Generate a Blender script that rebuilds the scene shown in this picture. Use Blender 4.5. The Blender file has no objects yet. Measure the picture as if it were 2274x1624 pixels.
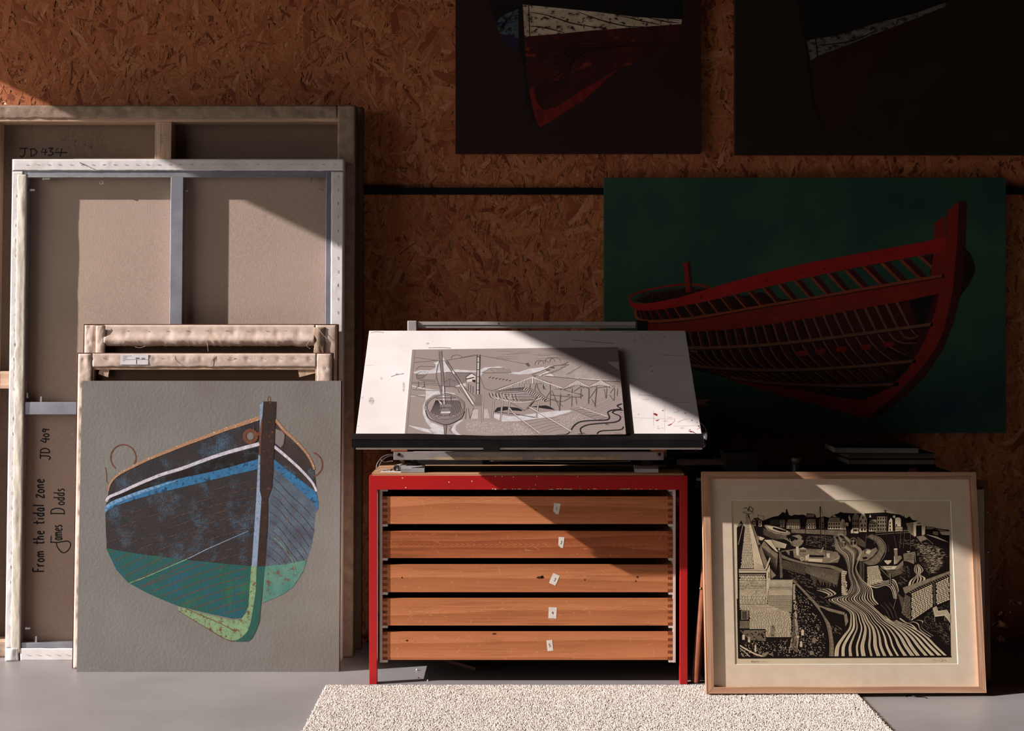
import bpy, math, random
from mathutils import Vector, Matrix, noise
from mathutils.geometry import tessellate_polygon
import numpy as np
random.seed(7)
R = random.random
sc = bpy.context.scene
COL = sc.collection
PI = math.pi

# ------------------------------------------------------------------ camera
CAMZ, F, CX, HY = 1.176, 3158.0, 1137.0, 740.0
CAM = Vector((0, 0, CAMZ))
cd = bpy.data.cameras.new('camera'); cam = bpy.data.objects.new('camera', cd); COL.objects.link(cam)
cam.location = CAM; cam.rotation_euler = (PI/2, 0, 0)
cd.sensor_width = 36; cd.lens = 50; cd.shift_y = -72/2274; cd.clip_start = .05; cd.clip_end = 100
sc.camera = cam
def ray(px, py): return Vector(((px-CX)/F, 1, -(py-HY)/F))
def W(px, py, Y): return CAM + ray(px, py)*Y
def WX(px, Y): return (px-CX)/F*Y
def WZ(py, Y): return CAMZ-(py-HY)/F*Y

# ------------------------------------------------------------------ materials
def C(h):
    h = h.lstrip('#'); v = [int(h[i:i+2], 16)/255 for i in (0, 2, 4)]
    return tuple((x/12.92 if x <= .04045 else ((x+.055)/1.055)**2.4) for x in v)+(1,)
class NT:
    def __init__(s, name):
        s.m = bpy.data.materials.new(name); s.m.use_nodes = True; s.t = s.m.node_tree
        s.b = s.t.nodes['Principled BSDF']; s.out = s.t.nodes['Material Output']
    def n(s, typ, **kw):
        nd = s.t.nodes.new(typ)
        for k, v in kw.items():
            if k.startswith('i_'): nd.inputs[k[2:].replace('_', ' ')].default_value = v
            elif k.startswith('n_'): nd.inputs[int(k[2:])].default_value = v
            else: setattr(nd, k, v)
        return nd
    def l(s, a, b): s.t.links.new(a, b)
    def coord(s, sc3=(1, 1, 1), rnd=False, kind='Object', rot=(0, 0, 0)):
        tc = s.n('ShaderNodeTexCoord'); mp = s.n('ShaderNodeMapping')
        mp.inputs['Scale'].default_value = sc3; mp.inputs['Rotation'].default_value = rot
        s.l(tc.outputs[kind], mp.inputs['Vector'])
        if rnd:
            oi = s.n('ShaderNodeObjectInfo'); mu = s.n('ShaderNodeMath', operation='MULTIPLY'); mu.inputs[1].default_value = 37.0
            s.l(oi.outputs['Random'], mu.inputs[0]); s.l(mu.outputs[0], mp.inputs['Location'])
        return mp.outputs[0]
    def noise(s, vec, scale, detail=4, rough=.55, dist=0):
        nd = s.n('ShaderNodeTexNoise'); nd.inputs['Scale'].default_value = scale; nd.inputs['Detail'].default_value = detail
        nd.inputs['Roughness'].default_value = rough; nd.inputs['Distortion'].default_value = dist
        s.l(vec, nd.inputs['Vector']); return nd.outputs['Fac']
    def ramp(s, fac, a, b):
        nd = s.n('ShaderNodeMapRange'); nd.inputs['From Min'].default_value = a; nd.inputs['From Max'].default_value = b
        s.l(fac, nd.inputs['Value']); return nd.outputs[0]
    def mix(s, fac, a, b):
        nd = s.n('ShaderNodeMix', data_type='RGBA')
        for i, v in ((0, fac), (6, a), (7, b)):
            if isinstance(v, (tuple, float, int)): nd.inputs[i].default_value = v
            else: s.l(v, nd.inputs[i])
        return nd.outputs[2]
    def bump(s, h, strength=.3, dist=.002):
        nd = s.n('ShaderNodeBump'); nd.inputs['Strength'].default_value = strength; nd.inputs['Distance'].default_value = dist
        s.l(h, nd.inputs['Height']); s.l(nd.outputs[0], s.b.inputs['Normal'])
def pm(name, c1, c2=None, scale=20, lo=.35, hi=.65, rough=.8, spec=.3, metal=0, st=(1, 1, 1), bump=0, bscale=200, bdist=.001,
       worn=None, wscale=40, wlo=.6, whi=.63, wst=None, detail=5, rnd=False, bst=(1, 1, 1), fleck=None, fscale=260, flo=.6, fst=(1, 1, 1)):
    t = NT(name); b = t.b
    b.inputs['Roughness'].default_value = rough; b.inputs['Metallic'].default_value = metal; b.inputs['Specular IOR Level'].default_value = spec
    c1 = C(c1); c2 = C(c2) if c2 else tuple(x*.86 for x in c1[:3])+(1,)
    v = t.coord(st, rnd); f = t.ramp(t.noise(v, scale, detail), lo, hi)
    col = t.mix(f, c1, c2)
    if worn:
        v2 = t.coord(wst or st, rnd); w = t.ramp(t.noise(v2, wscale, 6, .65), wlo, whi); col = t.mix(w, col, C(worn))
    if fleck: col = t.mix(t.ramp(t.noise(t.coord(fst), fscale, 4, .7), flo, flo+.07), col, C(fleck))
    t.l(col, b.inputs['Base Color'])
    if bump: t.bump(t.noise(t.coord(bst, rnd), bscale, 3), bump, bdist)
    return t.m
def wood(name, c1, c2, axis=0, freq=9, rough=.5, spec=.3, strength=1.0, dist=9, worn=None, wlo=.66):
    t = NT(name); b = t.b; b.inputs['Roughness'].default_value = rough; b.inputs['Specular IOR Level'].default_value = spec
    s = [1.0, 1.0, 1.0]; s[axis] = .09
    v = t.coord(tuple(s), True)
    w = t.n('ShaderNodeTexWave', wave_type='BANDS', bands_direction=('Z' if axis != 2 else 'X'), wave_profile='SAW')
    w.inputs['Scale'].default_value = freq; w.inputs['Distortion'].default_value = dist
    w.inputs['Detail'].default_value = 2.5; w.inputs['Detail Scale'].default_value = 1.3
    t.l(v, w.inputs['Vector'])
    s2 = [180.0, 180.0, 180.0]; s2[axis] = 5
    fine = t.noise(t.coord(tuple(s2), True), 1.0, 3)
    col = t.mix(t.ramp(w.outputs['Fac'], .1, 1.0), C(c1), C(c2))
    col2 = t.mix(t.ramp(fine, .4, .75), col, tuple(x*.72 for x in C(c2)[:3])+(1,))
    big = t.ramp(t.noise(t.coord((1.2, 1.2, 3), True), 2.2, 2), .35, .7)
    col3 = t.mix(big, col2, col)
    if worn:
        q = t.ramp(t.noise(t.coord((1.2, 1, 3.5), True, rot=(0, .5, 0)), 26, 6, .7), wlo, wlo+.03); col3 = t.mix(q, col3, C(worn))
    t.l(col3, b.inputs['Base Color']); t.bump(fine, .12, .0008)
    return t.m
def linen(name, c1, c2, rough=.95, slub=True):
    t = NT(name); b = t.b; b.inputs['Roughness'].default_value = rough; b.inputs['Specular IOR Level'].default_value = .1
    h = t.noise(t.coord((60, 60, 900)), 1.0, 2); v = t.noise(t.coord((900, 60, 60)), 1.0, 2)
    a = t.n('ShaderNodeMath', operation='ADD'); t.l(h, a.inputs[0]); t.l(v, a.inputs[1])
    f = t.ramp(a.outputs[0], .75, 1.25)
    cloud = t.ramp(t.noise(t.coord(), 3, 3), .3, .7)
    col = t.mix(f, C(c1), C(c2)); col = t.mix(cloud, col, tuple(x*.93 for x in C(c1)[:3])+(1,))
    t.l(col, b.inputs['Base Color'])
    if slub:
        k = t.ramp(t.noise(t.coord((1, 1, 1.8)), 170, 2, .6), .66, .8)
        a2 = t.n('ShaderNodeMath', operation='MULTIPLY_ADD'); a2.inputs[1].default_value = 1.6; t.l(k, a2.inputs[0]); t.l(f, a2.inputs[2])
        t.bump(a2.outputs[0], .55, .0007)
    else: t.bump(f, .4, .0005)
    return t.m
M = {}
M['linen'] = linen('linen_back', '#bda798', '#9f8b7e')
M['linen_brown'] = linen('linen_brown', '#8d7a6b', '#665649', slub=False)
M['linen_dark'] = linen('linen_dark', '#75604f', '#513f33', slub=False)
M['flap'] = pm('linen_flap', '#d3beb1', '#bda798', 25, bump=.5, bscale=300, bdist=.001, rough=.9, spec=.1)
M['flap_brown'] = pm('linen_flap_brown', '#a7917f', '#8a7564', 25, bump=.5, bscale=300, bdist=.001, rough=.9, spec=.1)
M['flap_white'] = pm('primed_flap', '#ebe6e4', '#d8d2cf', 12, bump=.3, bscale=220, rough=.75, spec=.2)
M['tape_cream'] = pm('cream_tape', '#d8d0c2', '#c9bfae', 14, rough=.55, bump=.3, bscale=60, bdist=.002)
M['alu'] = pm('aluminium', '#a9a9b2', '#8e8e98', 8, rough=.42, metal=.55, st=(1, 1, 1), bump=.1, bscale=120)
M['steel'] = pm('steel', '#cfc9c4', '#a8a29e', 30, rough=.35, metal=.7)
M['pinewood'] = wood('pale_pine', '#d3b399', '#bb9a80', 2, 7)
M['pinewood_h'] = wood('pale_pine_across', '#d3b399', '#bb9a80', 0, 7)
M['edge_brown'] = pm('edge_brown', '#7a4a33', '#4c2c1e', 60, rough=.8)
M['ink'] = pm('marker_ink', '#171114', '#0e0a0c', 60, rough=.5)
M['label_white'] = pm('label_paper', '#dfdcdc', '#cfcbcb', 20, rough=.5)
M['label_grey'] = pm('label_print', '#85828a', '#77747a', 20)

# ------------------------------------------------------------------ mesh building
class MB:
    def __init__(s): s.v = []; s.f = []; s.mi = []; s.mats = []; s.sm = []
    def mat(s, m):
        if isinstance(m, str): m = M[m]
        if m not in s.mats: s.mats.append(m)
        return s.mats.index(m)
    def add(s, vs, fs, m, smooth=False):
        k = len(s.v); i = s.mat(m); s.v += [tuple(v) for v in vs]
        for f in fs: s.f.append(tuple(a+k for a in f)); s.mi.append(i); s.sm.append(smooth)
        return s
    def box(s, x0, x1, y0, y1, z0, z1, m, mt=None):
        vs = [(x, y, z) for x in (x0, x1) for y in (y0, y1) for z in (z0, z1)]
        if mt is not None: vs = [mt @ Vector(v) for v in vs]
        return s.add(vs, [(0, 1, 3, 2), (4, 6, 7, 5), (0, 4, 5, 1), (2, 3, 7, 6), (0, 2, 6, 4), (1, 5, 7, 3)], m)
    def prism(s, pts, y0, y1, m, axis='y'):
        n = len(pts)
        q = (lambda a, b, c: (a, c, b)) if axis == 'y' else ((lambda a, b, c: (a, b, c)) if axis == 'z' else (lambda a, b, c: (c, a, b)))
        vs = [q(p[0], p[1], y0) for p in pts]+[q(p[0], p[1], y1) for p in pts]
        tri = tessellate_polygon([[Vector((p[0], p[1], 0)) for p in pts]])
        fs = [tuple(t) for t in tri]+[tuple(i+n for i in t[::-1]) for t in tri]
        fs += [(i, (i+1) % n, (i+1) % n+n, i+n) for i in range(n)]
        return s.add(vs, fs, m)
    def lathe(s, prof, m, n=24, mt=None, smooth=True):
        # profile list of (r, h) about local z
        vs = []; fs = []
        for r, h in prof:
            for k in range(n):
                a = 2*PI*k/n; vs.append(Vector((r*math.cos(a), r*math.sin(a), h)))
        for j in range(len(prof)-1):
            for k in range(n): a = j*n+k; b = j*n+(k+1) % n; fs.append((a, b, b+n, a+n))
        fs.append(tuple(range(n-1, -1, -1))); fs.append(tuple((len(prof)-1)*n+k for k in range(n)))
        if mt is not None: vs = [mt @ v for v in vs]
        return s.add(vs, fs, m, smooth)
    def tube(s, pts, r, m, n=8, smooth=True):
        pts = [Vector(p) for p in pts]; vs = []; fs = []
        rr = r if isinstance(r, (list, tuple)) else [r]*len(pts)
        up = Vector((.123, .456, .88)).normalized()
        for i, p in enumerate(pts):
            d = (pts[min(i+1, len(pts)-1)]-pts[max(i-1, 0)]).normalized()
            a = d.cross(up)
            if a.length < .05: a = d.cross(Vector((1, 0, 0)))
            a.normalize(); b = d.cross(a)
            for k in range(n):
                t = 2*PI*k/n; vs.append(p+(a*math.cos(t)+b*math.sin(t))*rr[i])
        for i in range(len(pts)-1):
            for k in range(n): a = i*n+k; b = i*n+(k+1) % n; fs.append((a, b, b+n, a+n))
        fs.append(tuple(range(n))); fs.append(tuple((len(pts)-1)*n+k for k in range(n-1, -1, -1)))
        return s.add(vs, fs, m, smooth)
    def build(s, name, parent=None, bevel=0, solid=0):
        me = bpy.data.meshes.new(name); me.from_pydata(s.v, [], s.f)
        for m in s.mats: me.materials.append(m)
        me.polygons.foreach_set('material_index', s.mi); me.polygons.foreach_set('use_smooth', s.sm); me.update()
        o = bpy.data.objects.new(name, me); COL.objects.link(o)
        if parent is not None: o.parent = parent
        if bevel:
            b = o.modifiers.new('bevel', 'BEVEL'); b.width = bevel; b.segments = 2; b.limit_method = 'ANGLE'; b.angle_limit = .6
        if solid:
            b = o.modifiers.new('solid', 'SOLIDIFY'); b.thickness = solid; b.offset = 0
        return o
def tag(o, label=None, cat=None, group=None, kind=None):
    if label: o['label'] = label
    if cat: o['category'] = cat
    if group: o['group'] = group
    if kind: o['kind'] = kind
    return o
def empty(name, loc=(0, 0, 0), mt=None):
    o = bpy.data.objects.new(name, None); COL.objects.link(o); o.empty_display_size = .1
    if mt is not None: o.matrix_world = mt
    else: o.location = loc
    return o
def dup(o, parent=None, mt=None):
    c = o.copy(); COL.objects.link(c); c.parent = parent
    if mt is not None: c.matrix_basis = mt
    return c
def smooth(pts, n=6, closed=False):
    if len(pts) < 3: return [tuple(p) for p in pts]
    out = []; L = len(pts)
    for i in range(L-1 if not closed else L):
        g = (lambda k: pts[k % L]) if closed else (lambda k: pts[max(0, min(L-1, k))])
        p0, p1, p2, p3 = g(i-1), g(i), g(i+1), g(i+2)
        for j in range(n):
            t = j/n
            out.append(tuple(.5*((2*p1[k])+(-p0[k]+p2[k])*t+(2*p0[k]-5*p1[k]+4*p2[k]-p3[k])*t*t+(-p0[k]+3*p1[k]-3*p2[k]+p3[k])*t**3) for k in range(len(p1))))
    if not closed: out.append(tuple(pts[-1]))
    return out
class Panel:
    """a flat thing's own plane: x along its width, z up its face, y into its depth"""
    def __init__(s, O, U, V):
        s.O = Vector(O); s.U = Vector(U).normalized(); V = Vector(V); V = (V-s.U*V.dot(s.U)).normalized(); s.V = V
        s.N = s.U.cross(V)
        s.mt = Matrix.Translation(s.O) @ Matrix((s.U, -s.N, V)).transposed().to_4x4()
        s.inv = s.mt.inverted()
        s.co = s.inv @ CAM
    def at(s, px, py, d=0):
        r = s.inv.to_3x3() @ ray(px, py); t = (d-s.co.y)/r.y
        p = s.co+r*t; return p.x, p.z
def lean(pxl, pxr, pyt, Yb, Yt, zb=0.0, bottom=True):
    """panel standing at depth Yb (bottom) leaning back to Yt (top); pxl/pxr read at the bottom"""
    xl, xr = WX(pxl, Yb), WX(pxr, Yb); zt = WZ(pyt, Yt)
    V = Vector((0, Yt-Yb, zt-zb)); p = Panel(((xl+xr)/2, Yb, zb), (1, 0, 0), V)
    return p, xr-xl, V.length

# ------------------------------------------------------------------ flat artwork in paint and ink
def inside(q, poly):
    x, y = q; ins = False; j = len(poly)-1
    for i in range(len(poly)):
        if (poly[i][1] > y) != (poly[j][1] > y) and x < (poly[j][0]-poly[i][0])*(y-poly[i][1])/(poly[j][1]-poly[i][1])+poly[i][0]: ins = not ins
        j = i
    return ins
class Art:
    def __init__(s, panel, depth=0.0, step=.00012):
        s.p = panel; s.d = depth; s.step = step; s.mb = MB(); s.L = 1; s.ox = s.oy = 0; s.k = 1.0; s.clipr = None
    def f(s, ox, oy, k): s.ox, s.oy, s.k = ox, oy, k; return s
    def px(s, p): return (s.ox+p[0]/s.k, s.oy+p[1]/s.k)
    def w(s, q, L=None):
        d = s.d-s.step*(s.L if L is None else L); x, z = s.p.at(q[0], q[1], s.d)
        if s.clipr: x = min(max(x, s.clipr[0]), s.clipr[1]); z = min(max(z, s.clipr[2]), s.clipr[3])
        return (x, d, z)
    def poly(s, pts, m, sm=False, L=None):
        if sm: pts = smooth(pts, 5, True)
        q = [s.px(p) for p in pts]; tri = tessellate_polygon([[Vector((a, b, 0)) for a, b in q]])
        s.mb.add([s.w(a, L) for a in q], [tuple(t) for t in tri], m); return s
    def strip(s, A, B, m, L=None):
        A = [s.px(p) for p in A]; B = [s.px(p) for p in B]; n = len(A)
        s.mb.add([s.w(a, L) for a in A]+[s.w(b, L) for b in B], [(i, i+1, n+i+1, n+i) for i in range(n-1)], m); return s
    def stroke(s, pts, w, m, sm=True, L=None, taper=0, clip=None):
        if sm: pts = smooth(pts, 6)
        if clip:
            run = []; 
            for q in list(pts)+[None]:
                if q is not None and inside(q, clip): run.append(q)
                else:
                    if len(run) > 1: s.stroke(run, w, m, sm=False, L=L, taper=taper)
                    run = []
            return s
        q = [s.px(p) for p in pts]; n = len(q); A = []; B = []
        for i, (x, y) in enumerate(q):
            a = q[max(0, i-1)]; b = q[min(n-1, i+1)]; dx, dy = b[0]-a[0], b[1]-a[1]; l = math.hypot(dx, dy) or 1
            ww = (w if not isinstance(w, (list, tuple)) else w[0]+(w[1]-w[0])*i/max(1, n-1))/2
            if taper: ww *= (1-taper)+taper*math.sin(PI*i/max(1, n-1))
            A.append((x-dy/l*ww, y+dx/l*ww)); B.append((x+dy/l*ww, y-dx/l*ww))
        s.mb.add([s.w(a, L) for a in A]+[s.w(b, L) for b in B], [(i, i+1, n+i+1, n+i) for i in range(n-1)], m); return s
    def ell(s, cx, cy, rx, ry, m, L=None, n=20, a0=0, a1=2*PI):
        return s.poly([(cx+rx*math.cos(a0+(a1-a0)*k/n), cy+ry*math.sin(a0+(a1-a0)*k/n)) for k in range(n)], m, L=L)
    def ring(s, cx, cy, rx, ry, w, m, a0=0, a1=2*PI, L=None):
        return s.stroke([(cx+rx*math.cos(a0+(a1-a0)*k/28), cy+ry*math.sin(a0+(a1-a0)*k/28)) for k in range(29)], w, m, sm=False, L=L)
    def bricks(s, quad, rows, cols, m, gap=.22, L=None, jit=.25, keep=1.0, stag=.5):
        # quad: tl, tr, br, bl
        tl, tr, br, bl = quad
        def B(u, v):
            return (tl[0]*(1-u)*(1-v)+tr[0]*u*(1-v)+br[0]*u*v+bl[0]*(1-u)*v, tl[1]*(1-u)*(1-v)+tr[1]*u*(1-v)+br[1]*u*v+bl[1]*(1-u)*v)
        vs = []; fs = []
        for r in range(rows):
            u = -stag*(r % 2)/cols-R()*.3/cols
            while u < 1:
                du = (1+(R()-.5)*2*jit)/cols; a, b = max(0, u+gap*.35/cols), min(1, u+du-gap*.35/cols); u += du
                if b-a < .25/cols or R() > keep: continue
                v0, v1 = (r+gap*.5)/rows, (r+1-gap*.5)/rows
                k = len(vs); vs += [s.w(s.px(B(*q)), L) for q in ((a, v0), (b, v0), (b, v1), (a, v1))]; fs.append((k, k+1, k+2, k+3))
        s.mb.add(vs, fs, m); return s
    def dots(s, poly, n, m, lx=3, ly=1.5, ang=0, L=None, px=True):
        xs = [p[0] for p in poly]; ys = [p[1] for p in poly]; vs = []; fs = []; k2 = 0
        ca, sa = math.cos(ang), math.sin(ang); tries = 0
        while k2 < n and tries < n*12:
            tries += 1; x = min(xs)+R()*(max(xs)-min(xs)); y = min(ys)+R()*(max(ys)-min(ys))
            ins = False; j = len(poly)-1
            for i in range(len(poly)):
                if (poly[i][1] > y) != (poly[j][1] > y) and x < (poly[j][0]-poly[i][0])*(y-poly[i][1])/(poly[j][1]-poly[i][1])+poly[i][0]: ins = not ins
                j = i
            if not ins: continue
            a = lx*(.5+R())*.5; b = ly*(.6+.8*R())*.5; k = len(vs)
            for ux, uy in ((-a, -b), (a, -b), (a, b), (-a, b)): vs.append(s.w(s.px((x+ux*ca-uy*sa, y+ux*sa+uy*ca)), L))
            fs.append((k, k+1, k+2, k+3)); k2 += 1
        s.mb.add(vs, fs, m); return s
    def build(s, name, parent): return s.mb.build(name, parent)
G = {  # hand lettering, one or more strokes each, width then strokes (x, y up)
 'F': (.5, [[(.1, 0), (.08, 1)], [(.08, 1), (.5, .98)], [(.09, .55), (.4, .55)]]),
 'r': (.36, [[(.05, .58), (.08, 0)], [(.08, .35), (.18, .55), (.34, .58)]]),
 'o': (.42, [[(.2, .56), (.05, .35), (.1, .05), (.28, .02), (.38, .3), (.2, .56)]]),
 'm': (.7, [[(.05, .55), (.06, 0)], [(.06, .4), (.2, .56), (.3, .4), (.32, 0)], [(.32, .38), (.48, .56), (.58, .4), (.6, .02)]]),
 'n': (.45, [[(.05, .55), (.06, 0)], [(.06, .38), (.22, .56), (.34, .4), (.36, .02)]]),
 't': (.4, [[(.2, .95), (.18, .1), (.34, .04)], [(.0, .6), (.42, .64)]]),
 'h': (.45, [[(.06, 1), (.05, 0)], [(.06, .35), (.22, .55), (.34, .38), (.36, .02)]]),
 'e': (.4, [[(.06, .3), (.34, .36), (.24, .56), (.06, .4), (.08, .08), (.22, 0), (.38, .1)]]),
 'i': (.22, [[(.1, .55), (.1, .02)], [(.1, .78), (.11, .84)]]),
 'd': (.45, [[(.36, .5), (.16, .56), (.04, .25), (.18, .0), (.34, .15)], [(.38, 1.0), (.34, .15), (.42, .02)]]),
 'a': (.42, [[(.34, .5), (.16, .56), (.04, .28), (.14, .0), (.3, .12), (.34, .5)], [(.34, .5), (.32, .1), (.42, .02)]]),
 'l': (.2, [[(.1, 1), (.08, .02)]]),
 'z': (.45, [[(.04, .62), (.4, .66), (.05, .02), (.44, .06)]]),
 's': (.35, [[(.32, .52), (.12, .56), (.08, .4), (.28, .22), (.2, .02), (.02, .04)]]),
 'J': (.5, [[(.0, 1), (.55, 1.02)], [(.34, 1), (.3, .15), (.1, -.1), (-.12, .1)]]),
 'D': (.6, [[(.1, .98), (.08, .0)], [(.0, .98), (.4, .95), (.58, .5), (.4, .05), (.0, .0)]]),
 '4': (.5, [[(.25, 1), (.02, .42), (.55, .45)], [(.42, .85), (.36, 0)]]),
 '3': (.45, [[(.05, .95), (.4, .97), (.18, .56), (.38, .4), (.3, .06), (.02, .04)]]),
 '0': (.45, [[(.2, .7), (.04, .4), (.12, .08), (.3, .1), (.38, .42), (.2, .7)]]),
 '9': (.45, [[(.34, .7), (.12, .75), (.08, .5), (.3, .45), (.36, .72), (.28, .0)]]),
 '1': (.25, [[(.1, 1), (.12, 0)]]), '2': (.45, [[(.05, .8), (.22, .98), (.38, .75), (.05, .05), (.42, .05)]]),
 '5': (.45, [[(.4, .98), (.1, .96), (.08, .6), (.36, .5), (.32, .08), (.04, .06)]]),
 ' ': (.45, []), '6': (.45, [[(.32, .95), (.08, .5), (.12, .06), (.34, .1), (.36, .4), (.12, .45)]]),
}
def letters(a, text, x, y, size, ang, w, m, sx=1.0, track=.14, L=None):
    ca, sa = math.cos(ang), math.sin(ang); u = 0
    for ch in text:
        wd, st = G[ch]
        for s in st:
            pts = []
            for gx, gy in s:
                lx = (u+gx*sx)*size; ly = -gy*size; pts.append((x+lx*ca-ly*sa, y+lx*sa+ly*ca))
            a.stroke(pts, w, m, sm=len(pts) > 2, L=L)
        u += (wd+track)*sx
# ------------------------------------------------------------------ the room
XL, XR, YW, YR, ZC = -3.2, 3.3, 5.42, -2.6, 3.3
HEAD = CAMZ+.49*3.2+.10
def osb_mat():
    t = NT('osb_flakes'); b = t.b; b.inputs['Roughness'].default_value = .62; b.inputs['Specular IOR Level'].default_value = .25
    at = t.n('ShaderNodeAttribute', attribute_name='flake'); uv = t.n('ShaderNodeUVMap', uv_map='grain')
    sep = t.n('ShaderNodeSeparateColor'); t.l(at.outputs['Color'], sep.inputs[0])
    cr = t.n('ShaderNodeValToRGB'); e = cr.color_ramp.elements
    cols = [(0, '#7c3d24'), (.12, '#9c5433'), (.4, '#bd6f44'), (.75, '#cd8355'), (1, '#dda075')]
    e[0].position = 0; e[0].color = C(cols[0][1]); e[1].position = 1; e[1].color = C(cols[-1][1])
    for p, c in cols[1:-1]: q = e.new(p); q.color = C(c)
    t.l(sep.outputs[0], cr.inputs[0])
    mp = t.n('ShaderNodeMapping'); mp.inputs['Scale'].default_value = (8, 210, 1); t.l(uv.outputs[0], mp.inputs['Vector'])
    g = t.noise(mp.outputs[0], 1.0, 3, .6, .4)
    col = t.mix(t.ramp(g, .42, .62), cr.outputs[0], t.mix(.42, cr.outputs[0], C('#7a3a20')))
    sp = t.ramp(t.noise(t.coord(), 230, 3, .7), .67, .71)
    col = t.mix(sp, col, C('#2c1710'))
    t.l(col, b.inputs['Base Color']); t.bump(g, .25, .0006); return t.m
M['osb'] = osb_mat()
def osb_plain():
    t = NT('osb_base'); b = t.b; b.inputs['Roughness'].default_value = .7
    prev = C('#9a5c37')
    for k, (ang, lo) in enumerate([(.3, .45), (1.3, .5), (2.2, .55), (2.9, .6)]):
        v = t.n('ShaderNodeTexVoronoi'); v.inputs['Scale'].default_value = 1
        c0 = t.coord((11, 60, 60) if 0 else (60, 60, 11), rot=(0, ang, 0)); t.l(c0, v.inputs['Vector'])
        s = t.n('ShaderNodeSeparateColor'); t.l(v.outputs['Color'], s.inputs[0])
        prev = t.mix(t.ramp(s.outputs[0], lo, lo+.02), prev, t.mix(s.outputs[1], C('#93512e'), C('#cf9164')))
    t.l(prev, b.inputs['Base Color']); return t.m
M['osb_base'] = osb_plain()
M['concrete'] = pm('painted_floor', '#918d8d', '#858180', 2.2, rough=.42, spec=.45, bump=.06, bscale=30, bdist=.002, worn='#b4aca4', wscale=130, wlo=.72, whi=.76)
M['dark_room'] = pm('dark_plaster', '#3a2d26', '#33271f', 4, rough=.9)
M['black_metal'] = pm('black_metal', '#17120f', '#0f0c0b', 20, rough=.45)
M['paving'] = pm('paving', '#8c857c', '#7a746c', 4, rough=.9)

def struct(name, mb, **k): return tag(mb.build(name, **k), kind='structure')
struct('floor', MB().box(XL-.2, XR+.2, YR-.2, YW+.2, -.15, 0, 'concrete'))
struct('ground', MB().box(-14, XL-.2, -9, 12, -.2, -.03, 'paving'))
struct('ceiling', MB().box(XL-.2, XR+.2, YR-.2, YW+.2, ZC, ZC+.15, 'dark_room'))
struct('wall_right', MB().box(XR, XR+.15, YR, YW, 0, ZC, 'dark_room'))
struct('wall_rear', MB().box(XL-.2, XR+.2, YR-.2, YR, 0, ZC, 'dark_room'))
# left wall with its wide glazed doorway open to the daylight
OY0, OY1 = 1.3, 5.36
lw = MB().box(XL-.2, XL, YR, OY0, 0, ZC, 'dark_room').box(XL-.2, XL, OY1, YW+.2, 0, ZC, 'dark_room').box(XL-.2, XL, OY0, OY1, HEAD, ZC, 'dark_room')
struct('wall_left', lw)
dw = MB()
for y0, y1, z0, z1 in ((OY1-.03, OY1, 0, HEAD-.03), (OY0, OY0+.06, 0, HEAD-.03), (OY0, OY1, HEAD-.03, HEAD)): dw.box(XL-.06, XL+.0, y0, y1, z0, z1, 'black_metal')
struct('door_1', dw)
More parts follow.
